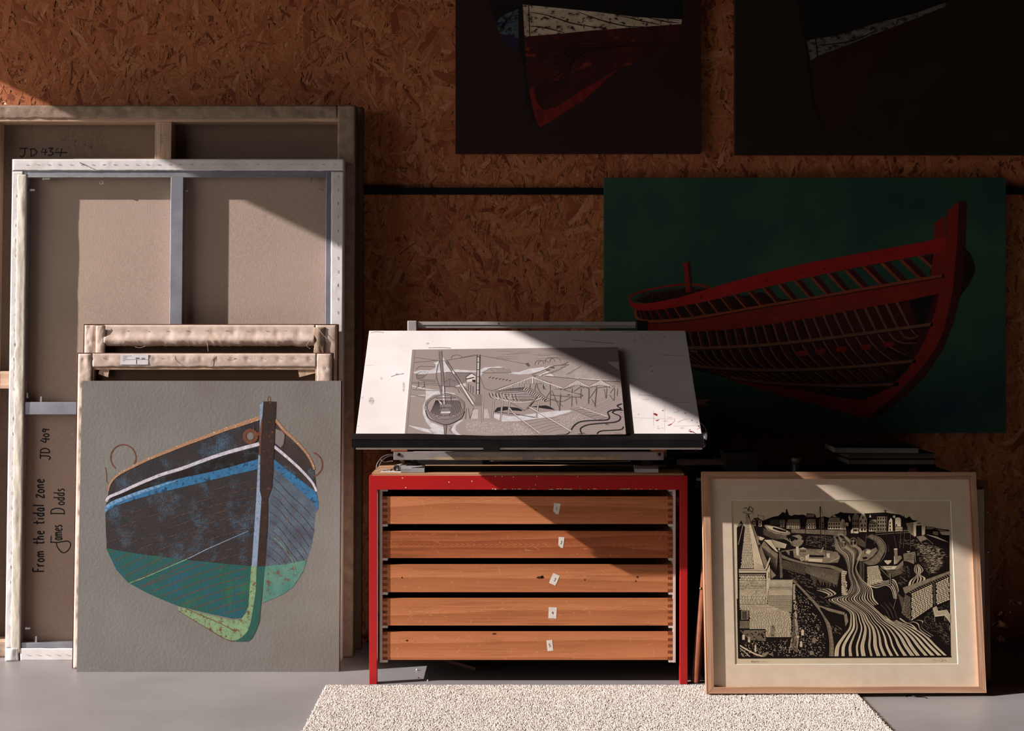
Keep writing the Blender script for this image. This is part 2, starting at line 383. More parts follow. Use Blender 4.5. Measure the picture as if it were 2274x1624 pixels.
# back wall: sheathing board with its pressed flakes
def back_wall():
    n = 76000; rs = np.random.RandomState(3)
    cx = rs.uniform(-2.35, 2.3, n); cz = rs.uniform(-.02, 2.75, n)
    L = np.clip(rs.lognormal(-2.72, .5, n), .014, .16); Wd = L*rs.uniform(.1, .36, n); Wd = np.clip(Wd, .003, .034)
    ang = rs.uniform(0, PI, n); ang = np.where(rs.rand(n) < .45, PI/2+rs.normal(0, .45, n), ang)
    sliv = rs.rand(n) < .45; L = np.where(sliv, L*.55, L); Wd = np.where(sliv, np.clip(L*rs.uniform(.05, .14, n), .0015, .006), Wd)
    tone = np.clip(rs.beta(3.4, 2.6, n), 0, 1); tone = np.where(rs.rand(n) < .07, rs.uniform(0, .12, n), tone)
    yo = YW-.0015-rs.uniform(0, .0022, n)-np.where(sliv, .0004, 0)
    order = np.argsort(-L); 
    shp = np.array([(-.5, -.25), (-.42, .42), (.1, .5), (.46, .33), (.5, -.3), (.0, -.5)])
    K = len(shp); V = np.zeros((n, K, 3)); UV = np.zeros((n, K, 2))
    for k in range(K):
        a = shp[k, 0]*L*rs.uniform(.8, 1.1, n); b = shp[k, 1]*Wd*rs.uniform(.6, 1.15, n)
        V[:, k, 0] = cx+a*np.cos(ang)-b*np.sin(ang); V[:, k, 2] = cz+a*np.sin(ang)+b*np.cos(ang)
        V[:, k, 1] = yo+(a/L)*rs.normal(0, .0003, n)
        UV[:, k, 0] = a+rs.uniform(0, 1, 1)+np.arange(n) % 97; UV[:, k, 1] = b+(np.arange(n) % 89)*.37
    V[:, :, 0] = np.clip(V[:, :, 0], XL, XR)
    V[:, :, 2] = np.clip(V[:, :, 2], 0, ZC)
    me = bpy.data.meshes.new('wall_back')
    base = np.array([(XL-.2, YW, 0), (XR+.15, YW, 0), (XR+.15, YW, ZC), (XL-.2, YW, ZC), (XL-.2, YW+.15, 0), (XR+.15, YW+.15, 0), (XR+.15, YW+.15, ZC), (XL-.2, YW+.15, ZC)])
    nb = 8; av = np.concatenate([base, V.reshape(-1, 3)])
    me.vertices.add(len(av)); me.vertices.foreach_set('co', av.astype(np.float32).ravel())
    bf = [(0, 1, 2, 3), (4, 7, 6, 5), (0, 4, 5, 1), (3, 2, 6, 7), (0, 3, 7, 4), (1, 5, 6, 2)]
    loops = np.concatenate([np.array(bf).ravel(), np.arange(n*K)+nb])
    me.loops.add(len(loops)); me.loops.foreach_set('vertex_index', loops.astype(np.int32))
    st = np.concatenate([np.arange(6)*4, 24+np.arange(n)*K]); tot = np.concatenate([np.full(6, 4), np.full(n, K)])
    me.polygons.add(6+n); me.polygons.foreach_set('loop_start', st.astype(np.int32)); me.polygons.foreach_set('loop_total', tot.astype(np.int32))
    me.materials.append(M['osb_base']); me.materials.append(M['osb'])
    me.polygons.foreach_set('material_index', np.concatenate([np.zeros(6), np.ones(n)]).astype(np.int32))
    me.update(calc_edges=True)
    ca = me.attributes.new('flake', 'FLOAT_COLOR', 'POINT'); c = np.ones((len(av), 4), np.float32)
    c[nb:, 0] = np.repeat(tone, K); ca.data.foreach_set('color', c.ravel())
    u = me.uv_layers.new(name='grain'); uu = np.zeros((len(loops), 2), np.float32); uu[24:] = UV.reshape(-1, 2); u.data.foreach_set('uv', uu.ravel())
    o = bpy.data.objects.new('wall_back', me); COL.objects.link(o); tag(o, kind='structure')
back_wall()
# dark battens across the wall joints
z1, z0 = WZ(417, 5.40), WZ(432, 5.40)
struct('trim_1', MB().box(XL, XR, 5.398, YW-.004, z0, z1, 'black_metal'))
M['seam'] = pm('board_seam', '#2a1710', rough=.9)
# ------------------------------------------------------------------ daylight
w = bpy.data.worlds.new('world'); sc.world = w; w.use_nodes = True
bg = w.node_tree.nodes['Background']; bg.inputs[0].default_value = (1.0, .93, .89, 1); bg.inputs[1].default_value = 1.75
sd = bpy.data.lights.new('sun', 'SUN'); so = bpy.data.objects.new('sun', sd); COL.objects.link(so)
sd.energy = 8.3; sd.angle = math.radians(.5); sd.color = (1.0, .93, .90)
so.rotation_euler = Vector((1, .263, -.489)).to_track_quat('-Z', 'Y').to_euler(); so.location = (-6, 2, 6)
pd = bpy.data.lights.new('daylight_portal', 'AREA'); po = bpy.data.objects.new('daylight_portal', pd); COL.objects.link(po)
pd.shape = 'RECTANGLE'; pd.size = HEAD; pd.size_y = OY1-OY0; pd.cycles.is_portal = True
po.location = (XL-.1, (OY0+OY1)/2, HEAD/2); po.rotation_euler = Vector((1, 0, 0)).to_track_quat('-Z', 'Y').to_euler()
sc.view_settings.view_transform = 'Standard'; sc.view_settings.look = 'None'; sc.view_settings.exposure = 0; sc.view_settings.gamma = 1
try: sc.view_settings.use_curve_mapping = False
except Exception: pass
sc.cycles.use_denoising = True; sc.cycles.max_bounces = 8; sc.cycles.diffuse_bounces = 5; sc.cycles.transparent_max_bounces = 12
sc.cycles.sample_clamp_indirect = 6

# ------------------------------------------------------------------ cloth flaps, staples
_staple = {}
def staple_mesh(m='steel'):
    if m not in _staple:
        b = MB().box(-.0055, .0055, -.0005, .0, -.0006, .0006, m)
        me = bpy.data.meshes.new('staple'); me.from_pydata(b.v, [], b.f); me.materials.append(M[m]); _staple[m] = me
    return _staple[m]
def staples(parent, pts, rot=0, jit=.12, m='steel', y=-.002):
    for x, z in pts:
        o = bpy.data.objects.new('staple', staple_mesh(m)); COL.objects.link(o); o.parent = parent
        o.location = (x, y, z); o.rotation_euler = (0, rot+(R()-.5)*jit, 0)
def flap(name, parent, x0, x1, z0, z1, m, free, amp=.002, wav=.003, roll=0, pitch=.045, seed=0, base=.0012, pins=True, thick=.0007):
    """folded cloth strip; free = the side (l r t b) with the loose wavy edge"""
    lenx = x1-x0; lenz = z1-z0; horiz = free in 'tb'
    n = max(8, int((lenx if horiz else lenz)/.006)); k = 9; vs = []; fs = []
    for i in range(n+1):
        s = i/n; S = s*(lenx if horiz else lenz)
        e = wav*(noise.noise(Vector((S*22, seed, 0)))+.6*noise.noise(Vector((S*75, seed, 4))))
        pin = math.cos(2*PI*S/pitch) if pins else 0
        for j in range(k+1):
            t = j/k; ee = e*t
            if horiz: x = x0+S; z = (z1-lenz*t+ee) if free == 'b' else (z0+lenz*t+ee)
            else: z = z0+S; x = (x0+lenx*t+ee) if free == 'r' else (x1-lenx*t+ee)
            wr = noise.noise(Vector((S*(16 if pins else 9), t*1.6, seed)))+.35*noise.noise(Vector((S*60+t*9, t*6, seed+9)))
            h = base+amp*(.8+wr)*(.25+.75*math.sin(PI*min(1, t*1.05)))
            if pins: h -= amp*.9*math.exp(-((t-.42)/.16)**2)*max(0, pin)**3
            if roll: h += roll*math.exp(-((t-.72)/.2)**2)*(1+.16*wr)
            if t < .05: h = 0
            vs.append((x, -max(.0002, h), z))
    for i in range(n):
        for j in range(k): a = i*(k+1)+j; fs.append((a, a+1, a+k+2, a+k+1))
    return MB().add(vs, fs, m, True).build(name, parent, solid=thick)

def canvas_body(parent, w, h, T, m_in, m_edge, name='canvas'):
    """linen sheet wrapped round the frame, seen from behind: back sheet and its four turned sides"""
    b = MB(); t = .0018
    b.box(-w/2, w/2, T-t, T, 0, h, m_in)
    b.box(-w/2, -w/2+t, 0, T-t, 0, h, m_edge); b.box(w/2-t, w/2, 0, T-t, 0, h, m_edge)
    b.box(-w/2+t, w/2-t, 0, T-t, 0, t, m_edge); b.box(-w/2+t, w/2-t, 0, T-t, h-t, h, m_edge)
    return b.build(name, parent)
def bars(parent, w, h, T, bw, mh, mv, y0=.0015, name='stretcher_bar', bevel=.002, bottom=None):
    e = .0025; d1 = T-.006; bb = bottom or bw
    for x0 in (-w/2+e, w/2-e-bw): MB().box(x0, x0+bw, y0, d1, e, h-e, mv).build(name, parent, bevel=bevel)
    MB().box(-w/2+e+bw, w/2-e-bw, y0, d1, h-e-bw, h-e, mh).build(name, parent, bevel=bevel)
    MB().box(-w/2+e+bw, w/2-e-bw, y0, d1, e, e+bb, mh).build(name, parent, bevel=bevel)

# --- dark canvas, nearest the wall
p, w_, h_ = lean(-50, 802, 238, 5.282, 5.352)
t = tag(empty('stretched_canvas', mt=p.mt), 'dark brown edge of a tall canvas pressed against the wall, hindmost of the left stack', 'canvas')
canvas_body(t, w_, h_, .04, 'linen_dark', 'linen_dark'); bars(t, w_, h_, .04, .05, 'pinewood_h', 'pinewood')
flap('folded_edge', t, w_/2-.05, w_/2-.001, .0, h_-.001, 'linen_dark', 'l', .001, .002, seed=2)
# --- big brown canvas marked JD 434
p, w_, h_ = lean(-64, 784, 234, 5.152, 5.24); B = p
t = tag(empty('stretched_canvas', mt=p.mt), 'tallest brown linen canvas turned to show its wooden stretcher, marked JD 434', 'canvas')
T = .078
cv = canvas_body(t, w_, h_, T, 'linen_brown', 'linen_dark')
X = lambda px, py=500: p.at(px, py)[0]
Z = lambda py, px=400: p.at(px, py)[1]
e = .0025
xr = X(748); zt = Z(268)
for x0, x1, m in ((-w_/2+e, -w_/2+.065, 'pinewood'), (X(752), w_/2-e, 'pinewood')): MB().box(x0, x1, .0015, T-.006, e, h_-e, m).build('stretcher_bar', t, bevel=.002)
MB().box(-w_/2+.065, X(752), .0015, T-.006, Z(270), h_-e, 'pinewood_h').build('stretcher_bar', t, bevel=.002)
MB().box(-w_/2+.065, X(752), .0015, T-.006, e, .065, 'pinewood_h').build('stretcher_bar', t, bevel=.002)
cb = MB().box(X(341), X(378), .006, T-.006, .065, Z(270), 'pinewood').build('cross_bar', t, bevel=.002)
a = Art(p, .006); 
for ch, yy in (('2', 300), ('0', 307), ('0', 314)):
    letters(a, ch, 356, yy-1, 9, PI/2, 1.2, 'label_grey')
tag(a.build('size_number', cb), 'printed 200')
zc = Z(844)
MB().box(-w_/2+.065, X(341), .006, T-.006, zc-.032, zc+.032, 'pinewood_h').build('cross_bar', t, bevel=.002)
MB().box(X(378), X(752), .006, T-.006, zc-.032, zc+.032, 'pinewood_h').build('cross_bar', t, bevel=.002)
f1 = flap('folded_edge', t, -w_/2+.002, X(747), Z(263), h_-.001, 'flap_brown', 'b', .0022, .004, seed=5, pitch=.09)
f2 = flap('folded_edge', t, X(749), w_/2-.001, .002, h_-.002, 'flap_brown', 'l', .0018, .003, seed=6, pitch=.09)
flap('folded_edge', t, -w_/2+.001, -w_/2+.06, .002, h_-.07, 'flap_brown', 'r', .0018, .003, seed=7, pitch=.09)
flap('folded_edge', t, -w_/2+.062, X(747), .002, .052, 'flap_brown', 't', .0018, .003, seed=8, pitch=.09)
staples(f1, [(X(px), Z(248)) for px in range(12, 740, 36)], rot=.35, y=-.0042)
a = Art(p, T-.0018)
def PA(a, s): return s
a.f(0, 200, 2.706)
jd = lambda pts, w=3.1, sm=True: a.stroke(pts, w, 'ink', sm)
jd([(118, 352), (168, 350)], sm=False); jd([(150, 352), (148, 385), (135, 402), (120, 396)])
jd([(186, 355), (188, 398)], sm=False); jd([(178, 356), (205, 355), (222, 372), (210, 390), (182, 400)])
jd([(262, 350), (246, 374), (285, 374)], sm=False); jd([(276, 352), (270, 392)], sm=False)
jd([(292, 352), (318, 350), (302, 368), (322, 378), (308, 392), (288, 392)])
jd([(348, 350), (330, 376), (405, 376)], sm=False); jd([(372, 352), (362, 400)], sm=False)
a.build('handwriting', cv)
for q in ((452, 308, 8, 7), (548, 345, 9, 11), (512, 325, 5, 4), (60, 448, 4, 9)):
    a = Art(p, T-.0018); a.f(0, 200, 2.706); a.ell(*q, 'linen_dark'); a.build('stain', cv)

# --- white edged canvas on an aluminium stretcher
p, w_, h_ = lean(11, 758, 353.5, 5.096, 5.172); T = .05
t = tag(empty('stretched_canvas', mt=p.mt), 'tall canvas seen from behind with white folded edges on an aluminium stretcher', 'canvas')
cv = canvas_body(t, w_, h_, T, 'linen', 'flap_white')
X = lambda px, py=600: p.at(px, py)[0]
Z = lambda py, px=400: p.at(px, py)[1]
sl = .048*0+.0
zbt, zbb = Z(393), Z(1428); al = -w_/2+.0545; ar = w_/2-.064+.0
for x0, x1 in ((-w_/2+.004, al), (w_/2-.065+.0, w_/2-.004)): MB().box(x0, x1, .004, T-.012, .004, h_-.004, 'alu').build('stretcher_bar', t, bevel=.0015)
MB().box(al, w_/2-.065, .004, T-.012, zbt, h_-.004, 'alu').build('stretcher_bar', t, bevel=.0015)
MB().box(al, w_/2-.065, .004, T-.012, .004, zbb, 'alu').build('stretcher_bar', t, bevel=.0015)
MB().box(al, w_/2-.065, .003, .005, zbt-.001, zbt+.002, 'steel').build('bar_lip', t)
xm0, xm1 = X(378, 500), X(406, 500)
MB().box(xm0, xm1, .003, T-.012, zbb, zbt, 'alu').build('cross_bar', t, bevel=.0015)
zh0, zh1 = Z(921), Z(893)
MB().box(al, xm0, .004, T-.012, zh0, zh1, 'alu').build('cross_bar', t, bevel=.0015)
MB().box(xm1, w_/2-.065, .004, T-.012, zh0, zh1, 'alu').build('cross_bar', t, bevel=.0015)
f1 = flap('folded_edge', t, -w_/2+.001, w_/2-.001, Z(379), h_-.0008, 'flap_white', 'b', .0016, .0018, seed=11, pitch=.045, base=-.001)
f2 = flap('folded_edge', t, w_/2-.045, w_/2-.0008, .002, Z(381), 'flap_white', 'l', .0014, .0006, seed=12, pitch=.055, base=-.001)
f3 = flap('folded_edge', t, -w_/2+.0008, -w_/2+.04, .045, Z(381), 'flap_white', 'r', .002, .002, seed=13, pitch=.062, base=-.001)
f4 = flap('folded_edge', t, al, w_/2-.047, .002, .046, 'flap_white', 't', .0012, .001, seed=14, pitch=.045, base=-.001)
f5 = flap('tape_strip', t, -w_/2+.021, al+.001, .03, Z(388), 'tape_cream', 'l', .0022, .005, seed=15, pitch=.13, base=.0015, pins=False)
tag(f5, 'loose cream tape')
flap('corner_fold', t, -w_/2+.001, -w_/2+.05, .002, .047, 'flap_white', 'r', .004, .002, seed=17, pins=False)
staples(f1, [(X(60+i*24.4, 365), Z(366)) for i in range(29)], y=-.0017)
staples(f2, [(w_/2-.02, Z(392+i*30.2, 740)) for i in range(34)], rot=PI/2, y=-.0015)
staples(f3, [(-w_/2+.016, Z(402+i*33, 40)) for i in range(31)], rot=PI/2, y=-.0018)
staples(f4, [(X(px, 1450), .023) for px in (62, 84, 106, 128, 150)], y=-.0026)
# clips and the screw eye
def clip(x, z, dx, dz):
    b = MB(); b.box(x-.004, x+.004, .012, .028, z-.004, z+.004, 'steel')
    b.box(min(x, x+dx)-.003, max(x, x+dx)+.003, .010, .016, min(z, z+dz)-.003, max(z, z+dz)+.003, 'steel'); b.build('canvas_clip', t)
for px, py, dx, dz in ((98, 398, .022, 0), (412, 393.5, .014, 0), (691, 397, 0, -.014), (716, 421, -.012, 0), (410, 425, .012, 0), (70, 423, .012, 0), (93, 890, 0, .012), (62, 882, 0, .012), (82, 1424, 0, .016), (60, 1395, .012, 0)):
    x, z = p.at(px, py, .02); clip(x, z, dx, dz)
x, z = p.at(226, 395, .015)
b = MB(); b.tube([(x, .015, z+.006), (x, .015, z-.011)], .0012, 'steel')
b.tube([(x+.0062*math.sin(k*PI/12), .015, z-.017+.0062*math.cos(k*PI/12)) for k in range(25)], .0012, 'steel'); b.build('screw_eye', t)
b = MB(); x, z = p.at(178, 362); b.tube([(x, -.004, z), (x+.03, -.010, z-.012)], .0012, 'ink', 6); b.build('loose_nail', f1)
# handwriting, read sideways
a = Art(p, T-.0018)
yy_ = 1271
for wd_ in ('From', 'the', 'tidal', 'zone'):
    a = Art(p, T-.0018); letters(a, wd_, 98, yy_, 25, -PI/2, 3.3, 'ink', sx=.80, track=.13); a.build('handwritten_word', cv); yy_ -= (sum(G[c][0]+.13 for c in wd_)+.58)*.8*25
a = Art(p, T-.0018)
letters(a, 'JD 409', 110, 1019, 20, -PI/2, 2.9, 'ink', sx=.95, track=.12); a.build('handwritten_code', cv); a = Art(p, T-.0018)
# signature with the long looping J
a.stroke([(113, 1206), (114, 1190)], 2.4, 'ink'); a.stroke([(112, 1204), (128, 1205), (150, 1202), (157, 1210), (152, 1222), (140, 1228), (128, 1216), (125, 1204)], 2.6, 'ink')
letters(a, 'ames', 138, 1200, 26, -PI/2, 2.7, 'ink', sx=.62, track=.08)
a.build('handwritten_word', cv); a = Art(p, T-.0018)
letters(a, 'D', 143, 1143, 30, -PI/2, 2.7, 'ink', sx=.8)
letters(a, 'odds', 143, 1122, 24, -PI/2, 2.7, 'ink', sx=.78, track=.1)
a.build('handwritten_word', cv)
# loose threads
thr = MB(); thr.tube([p.mt @ Vector((X(770), -.004, Z(690))), p.mt @ Vector((X(768), -.006, Z(650))), p.mt @ Vector((X(772), -.012, Z(612))), p.mt @ Vector((X(785), -.015, Z(607)))], .0006, 'flap', 5)

# --- two canvases with bare linen flaps
def small_canvas(pl, pr, pyt, Yb, Yt, label, seed, roll, barh):
    p, w_, h_ = lean(pl, pr, pyt, Yb, Yt); T = .034
    t = tag(empty('stretched_canvas', mt=p.mt), label, 'canvas', None)
    canvas_body(t, w_, h_, T, 'linen_dark', 'edge_brown')
    bw = .058; bars(t, w_, h_, T, bw, 'pinewood_h', 'pinewood')
    return t, p, w_, h_, T, bw
t, p, w_, h_, T, bw = small_canvas(175.5, 746, 720, 5.042, 5.098, 'canvas of bare linen with a thick rolled top flap, second behind the boat painting', 21, 0, 0)
X = lambda px, py=750: p.at(px, py)[0]
Z = lambda py, px=400: p.at(px, py)[1]
f1 = flap('folded_edge', t, X(233), X(700), Z(769), h_-.003, 'flap', 'b', .0028, .004, roll=.012, seed=21, pitch=.077)
f2 = flap('folded_edge', t, -w_/2+.004, X(214), .002, h_-.004, 'flap', 'r', .004, .002, seed=22, pitch=.06)
f3 = flap('corner_fold', t, X(213), X(236), Z(812), h_-.006, 'flap', 'r', .006, .003, seed=23, pins=False, base=.007)
f4 = flap('folded_edge', t, X(700), w_/2-.002, .002, h_-.004, 'flap', 'l', .003, .003, seed=24, pitch=.06)
f5 = flap('corner_fold', t, X(697), X(724), Z(790), h_-.012, 'flap_brown', 'l', .006, .004, seed=25, pins=False, base=.006)
staples(f1, [(X(px), Z(735)) for px in range(284, 700, 44)], y=-.004)
b = MB()
for q in ([(462, 760), (463, 770), (464, 781)], [(708, 729), (714, 738), (722, 748), (726, 752)], [(690, 757), (682, 768), (690, 775)], [(300, 770), (312, 773), (325, 769)]):
    b.tube([(X(x, y), -.013, Z(y, x)) for x, y in smooth(q, 4)], .0006, 'flap', 5)
b.build('loose_thread', t)
t, p, w_, h_, T, bw = small_canvas(160, 734, 783.5, 4.985, 5.045, 'bare linen canvas with white paper sticker on top flap, directly behind the boat painting', 31, 0, 0)
X = lambda px, py=800: p.at(px, py)[0]
Z = lambda py, px=400: p.at(px, py)[1]
f1 = flap('folded_edge', t, X(206), X(703), Z(815), h_-.003, 'flap', 'b', .0026, .003, seed=31, pitch=.055)
f2 = flap('folded_edge', t, -w_/2+.004, X(205), .002, h_-.004, 'flap', 'r', .0055, .003, seed=32, pitch=.09)
f4 = flap('folded_edge', t, X(704), w_/2-.002, .002, h_-.004, 'flap', 'l', .0045, .003, seed=34, pitch=.07)
staples(f1, [(X(px), Z(796)) for px in (232, 360, 395, 430, 520, 552, 585, 620, 652, 684)], y=-.004)
s = MB().box(X(268), X(330), -.0052, -.0045, Z(810), Z(787), 'label_white')
for i, (x0, x1) in enumerate(((274, 293), (274, 284), (274, 281), (274, 330), (274, 279))):
    s.box(X(x0), X(x1), -.0054, -.0052, Z(791.3+i*2.7), Z(790.3+i*2.7), 'label_grey')
s.box(X(302), X(311), -.0054, -.0052, Z(797), Z(795), 'ink').box(X(315), X(323), -.0054, -.0052, Z(799), Z(795), 'label_grey').box(X(303.5), X(305), -.0054, -.0052, Z(809), Z(798), 'ink')
tag(s.build('paper_sticker', t), 'white paper sticker')
for pts in ([(222, 822), (243, 822), (240, 838), (219, 831)], [(662, 822), (703, 822), (700, 829), (665, 838)]):
    MB().prism([p.at(x, y, .01) for x, y in pts], .008, .013, 'pinewood').build('corner_wedge', t)
b = MB()
for q in ([(385, 789), (390, 800), (402, 812)], [(476, 789), (472, 798), (466, 812)], [(500, 797), (515, 793), (530, 798)]):
    b.tube([(X(x, y), -.006, Z(y, x)) for x, y in smooth(q, 4)], .0006, 'flap', 5)
b.build('loose_thread', t)

# ------------------------------------------------------------------ the boat painting at the front
def paint(name, c1, c2, worn=None, fleck=None, flo=.58, fscale=260, sc_=38, wlo=.55, whi=.62, wsc=120, bump=.5, st=(1, 1, 1), rough=.6):
    return pm(name, c1, c2, sc_, rough=rough, spec=.3, bump=bump, bscale=170, bdist=.0012, worn=worn, wscale=wsc, wlo=wlo, whi=wlo+.06 if whi == .62 else whi, st=st, detail=6, fleck=fleck, flo=flo, fscale=fscale)
M['p_grey'] = pm('paint_grey', '#7c7b75', '#746e68', 3.5, rough=.6, bump=.7, bscale=85, bdist=.0012, bst=(1.1, 1, 1), fleck='#6a655e', fscale=120, flo=.66)
M['p_hull'] = paint('paint_hull', '#2b282c', '#3a302e', '#4d6a80', sc_=16, wlo=.5, whi=.72, wsc=11, fleck='#262022', flo=.5)
M['p_hull2'] = paint('paint_hull_side', '#5a6e7c', '#454c58', '#6d4a40', sc_=18, wlo=.58, whi=.66, wsc=60, fleck='#3a3f48', flo=.55)
M['p_strake'] = paint('paint_strake', '#312a2a', '#423732', '#5a7282', sc_=16, wlo=.52, whi=.72, wsc=15, fleck='#2a2020', flo=.52)
M['p_blue'] = paint('paint_blue', '#2f76a4', '#345f85', '#1f3d56', sc_=26, wlo=.54, wsc=55, fleck='#20405c', flo=.6)
M['p_blue_l'] = paint('paint_pale_blue', '#86accb', '#3f6f98', sc_=90)
M['p_white'] = paint('paint_white', '#d8d3dc', '#aaa6b4', '#6a5c60', sc_=60, wlo=.62)
M['p_orange'] = paint('paint_orange', '#b48a68', '#8a5f46', '#cdb090', sc_=120, wlo=.55)
M['p_rust'] = paint('paint_rust', '#74462f', '#5e382a', sc_=60)
M['p_rust_t'] = paint('paint_rust_thin', '#66483a', '#4e362c', '#332a2a', sc_=40, wlo=.48, wsc=50)
M['p_green'] = paint('paint_green', '#1e5547', '#1f5562', '#2c683e', sc_=13, wlo=.54, whi=.7, wsc=9, fleck='#4a4434', flo=.62)
M['p_green_l'] = paint('paint_light_green', '#84a078', '#6f9068', '#6f4a33', sc_=30, wlo=.54, wsc=60, fleck='#6b5038', flo=.6)
M['p_green_m'] = paint('paint_mid_green', '#5f8a78', '#427a72', '#6c4a38', sc_=20, wlo=.56, wsc=40, fleck='#5c4434', flo=.61)
M['p_green_d'] = paint('paint_dark_green', '#1f5c50', '#2a4f46', sc_=30)
M['p_stem'] = paint('paint_stem', '#2c1e1a', '#3a241d', '#6a3a28', sc_=30, wlo=.6, wsc=50, fleck='#241a18', flo=.55)
M['p_stem_l'] = paint('paint_stem_light', '#8ba0b8', '#7a8ca4', '#55525c', sc_=50, wlo=.6)
p, w_, h_ = lean(170, 753, 846, 4.936, 4.997); T = .034
t = tag(empty('boat_painting', mt=p.mt), 'painting of a blue, black and green boat bow on grey, front of the left stack', 'painting')
b = MB().box(-w_/2, w_/2, 0, .002, 0, h_, 'p_grey'); b.box(-w_/2, -w_/2+.0015, .002, T, 0, h_, 'edge_brown'); b.box(w_/2-.0015, w_/2, .002, T, 0, h_, 'edge_brown'); b.box(-w_/2, w_/2, .002, T, h_-.0015, h_, 'p_grey'); b.box(-w_/2, w_/2, .002, T, 0, .0015, 'edge_brown')
cvp = b.build('canvas', t, bevel=.0008)
for x0, x1, z0, z1 in ((-w_/2+.003, -w_/2+.045, .003, h_-.003), (w_/2-.045, w_/2-.003, .003, h_-.003), (-w_/2+.045, w_/2-.045, .003, .045), (-w_/2+.045, w_/2-.045, h_-.045, h_-.003)):
    MB().box(x0, x1, .006, T-.002, z0, z1, 'pinewood').build('stretcher_bar', t)
a = Art(p, 0.0); a.f(0, 0, 1)
hullL = [(577, 930), (540, 943), (500, 957), (460, 971), (406, 991), (374, 1004), (332, 1021), (298, 1037), (268, 1052), (251, 1066), (243, 1080), (240, 1100), (234, 1130), (235, 1180), (237, 1218), (245, 1238), (258, 1265), (284, 1294), (324, 1316), (360, 1332), (395, 1346), (469, 1363), (516, 1373), (541, 1373), (552, 1352), (559, 1258), (573, 1090)]
a.poly(hullL, 'p_hull', L=1)
hullR = [(609, 929), (632, 956), (657, 980), (677, 1002), (691, 1024), (698, 1043), (699, 1062), (704, 1094), (707, 1116), (706, 1131), (700, 1143), (698, 1180), (691, 1217), (680, 1247), (590, 1260), (596, 1100), (606, 1040)]
a.poly(hullR, 'p_hull2', L=1)
a.poly([(577, 930), (540, 943), (460, 971), (374, 1004), (298, 1037), (251, 1066), (240, 1100), (300, 1080), (406, 1045), (500, 1012), (575, 992), (574, 1022), (460, 1052), (332, 1088), (246, 1118), (240, 1100)], 'p_strake', L=2)
a.poly([(577, 992), (500, 1012), (406, 1045), (300, 1080), (240, 1100), (238, 1122), (332, 1088), (460, 1052), (576, 1022)], 'p_strake', L=2)
a.poly([(610, 931), (632, 958), (657, 982), (677, 1004), (691, 1026), (699, 1045), (704, 1092), (682, 1078), (645, 1050), (608, 1021)], 'p_strake', L=2)
# planking lines
upper = [q for q in hullL[:15]]+[(299, 1229), (397, 1242), (505, 1253), (559, 1258), (573, 1090)]
low = [(236, 1218), (299, 1229), (397, 1242), (505, 1253), (558, 1258), (554, 1300), (550, 1352), (541, 1371), (516, 1372), (469, 1362), (395, 1345), (360, 1331), (324, 1315), (284, 1293), (258, 1264), (245, 1238)]
for k in range(18):
    y0 = 1066+k*17.5; c = (25+6*k)/331**2
    pts = [(571-k*.8-j*12, y0+j*12*(.2+.003*k)+(j*12)**2*c*(1 if k < 9 else .55)) for j in range(29)]
    a.stroke(pts, 1.5, 'p_rust_t', sm=False, L=3, clip=upper); a.stroke(pts, 1.5, 'p_rust', sm=False, L=5, clip=low)
a.stroke([(551, 1180), (505, 1200), (460, 1220), (420, 1240)], [1.2, 2], 'p_stem_l', L=4); a.stroke([(420, 1240), (360, 1266), (318, 1284), (288, 1295)], [2, 2], 'p_green_l', L=6)
for k in range(11):
    y0 = 1062+k*19; a.stroke([(607-k*1.4, y0), (622, y0+13+k), (645, y0+38+2*k), (672, y0+62+4*k), (697, y0+90+8*k)], 1.4, 'p_rust_t', L=3, clip=hullR)
a.stroke([(602, 1190), (625, 1209), (643, 1233), (652, 1250), (658, 1275)], 1.4, 'p_green_l', L=7)
# stripes
def band(U, D, m, L): 
    U = smooth(U, 6); D = smooth(D, 6); n = 40
    def rs(P):
        d = [0]
        for i in range(1, len(P)): d.append(d[-1]+math.dist(P[i], P[i-1]))
        o = []
        for k in range(n+1):
            q = d[-1]*k/n; i = 1
            while i < len(d)-1 and d[i] < q: i += 1
            f = (q-d[i-1])/((d[i]-d[i-1]) or 1); o.append((P[i-1][0]+(P[i][0]-P[i-1][0])*f, P[i-1][1]+(P[i][1]-P[i-1][1])*f))
        return o
    a.strip(rs(U), rs(D), m, L=L)
band([(576, 1019), (509, 1038), (460, 1050), (382, 1067), (332, 1084), (283, 1101), (246, 1116), (233, 1128)], [(573, 1042), (509, 1057), (460, 1069), (357, 1094), (306, 1108), (271, 1119), (246, 1130), (234, 1141)], 'p_blue', 4)
band([(400, 1064), (332, 1083), (283, 1100), (246, 1115), (233, 1127)], [(390, 1069), (332, 1090), (283, 1108), (246, 1125), (234, 1140)], 'p_blue_l', 5)
band([(608, 1020), (645, 1049), (682, 1078), (701, 1095), (707, 1116)], [(608, 1041), (632, 1060), (669, 1092), (694, 1116), (706, 1133)], 'p_blue', 4)
a.stroke([(576, 986), (509, 1004), (460, 1020), (406, 1040), (357, 1055), (308, 1075), (271, 1092), (243, 1104), (236, 1114)], [8, 6], 'p_white', L=5)
a.stroke([(609, 992), (632, 1011), (657, 1033), (677, 1053), (694, 1073), (703, 1092)], [6.5, 5], 'p_white', L=5)
a.stroke([(578, 928), (540, 941), (500, 954), (460, 969), (406, 989), (374, 1002), (332, 1019), (298, 1035), (268, 1051), (251, 1065), (243, 1078), (240, 1091)], [9, 4], 'p_orange', L=6)
a.stroke([(612, 933), (632, 957), (657, 980), (677, 1002), (691, 1024), (698, 1043)], [7, 4.5], 'p_orange', L=6)
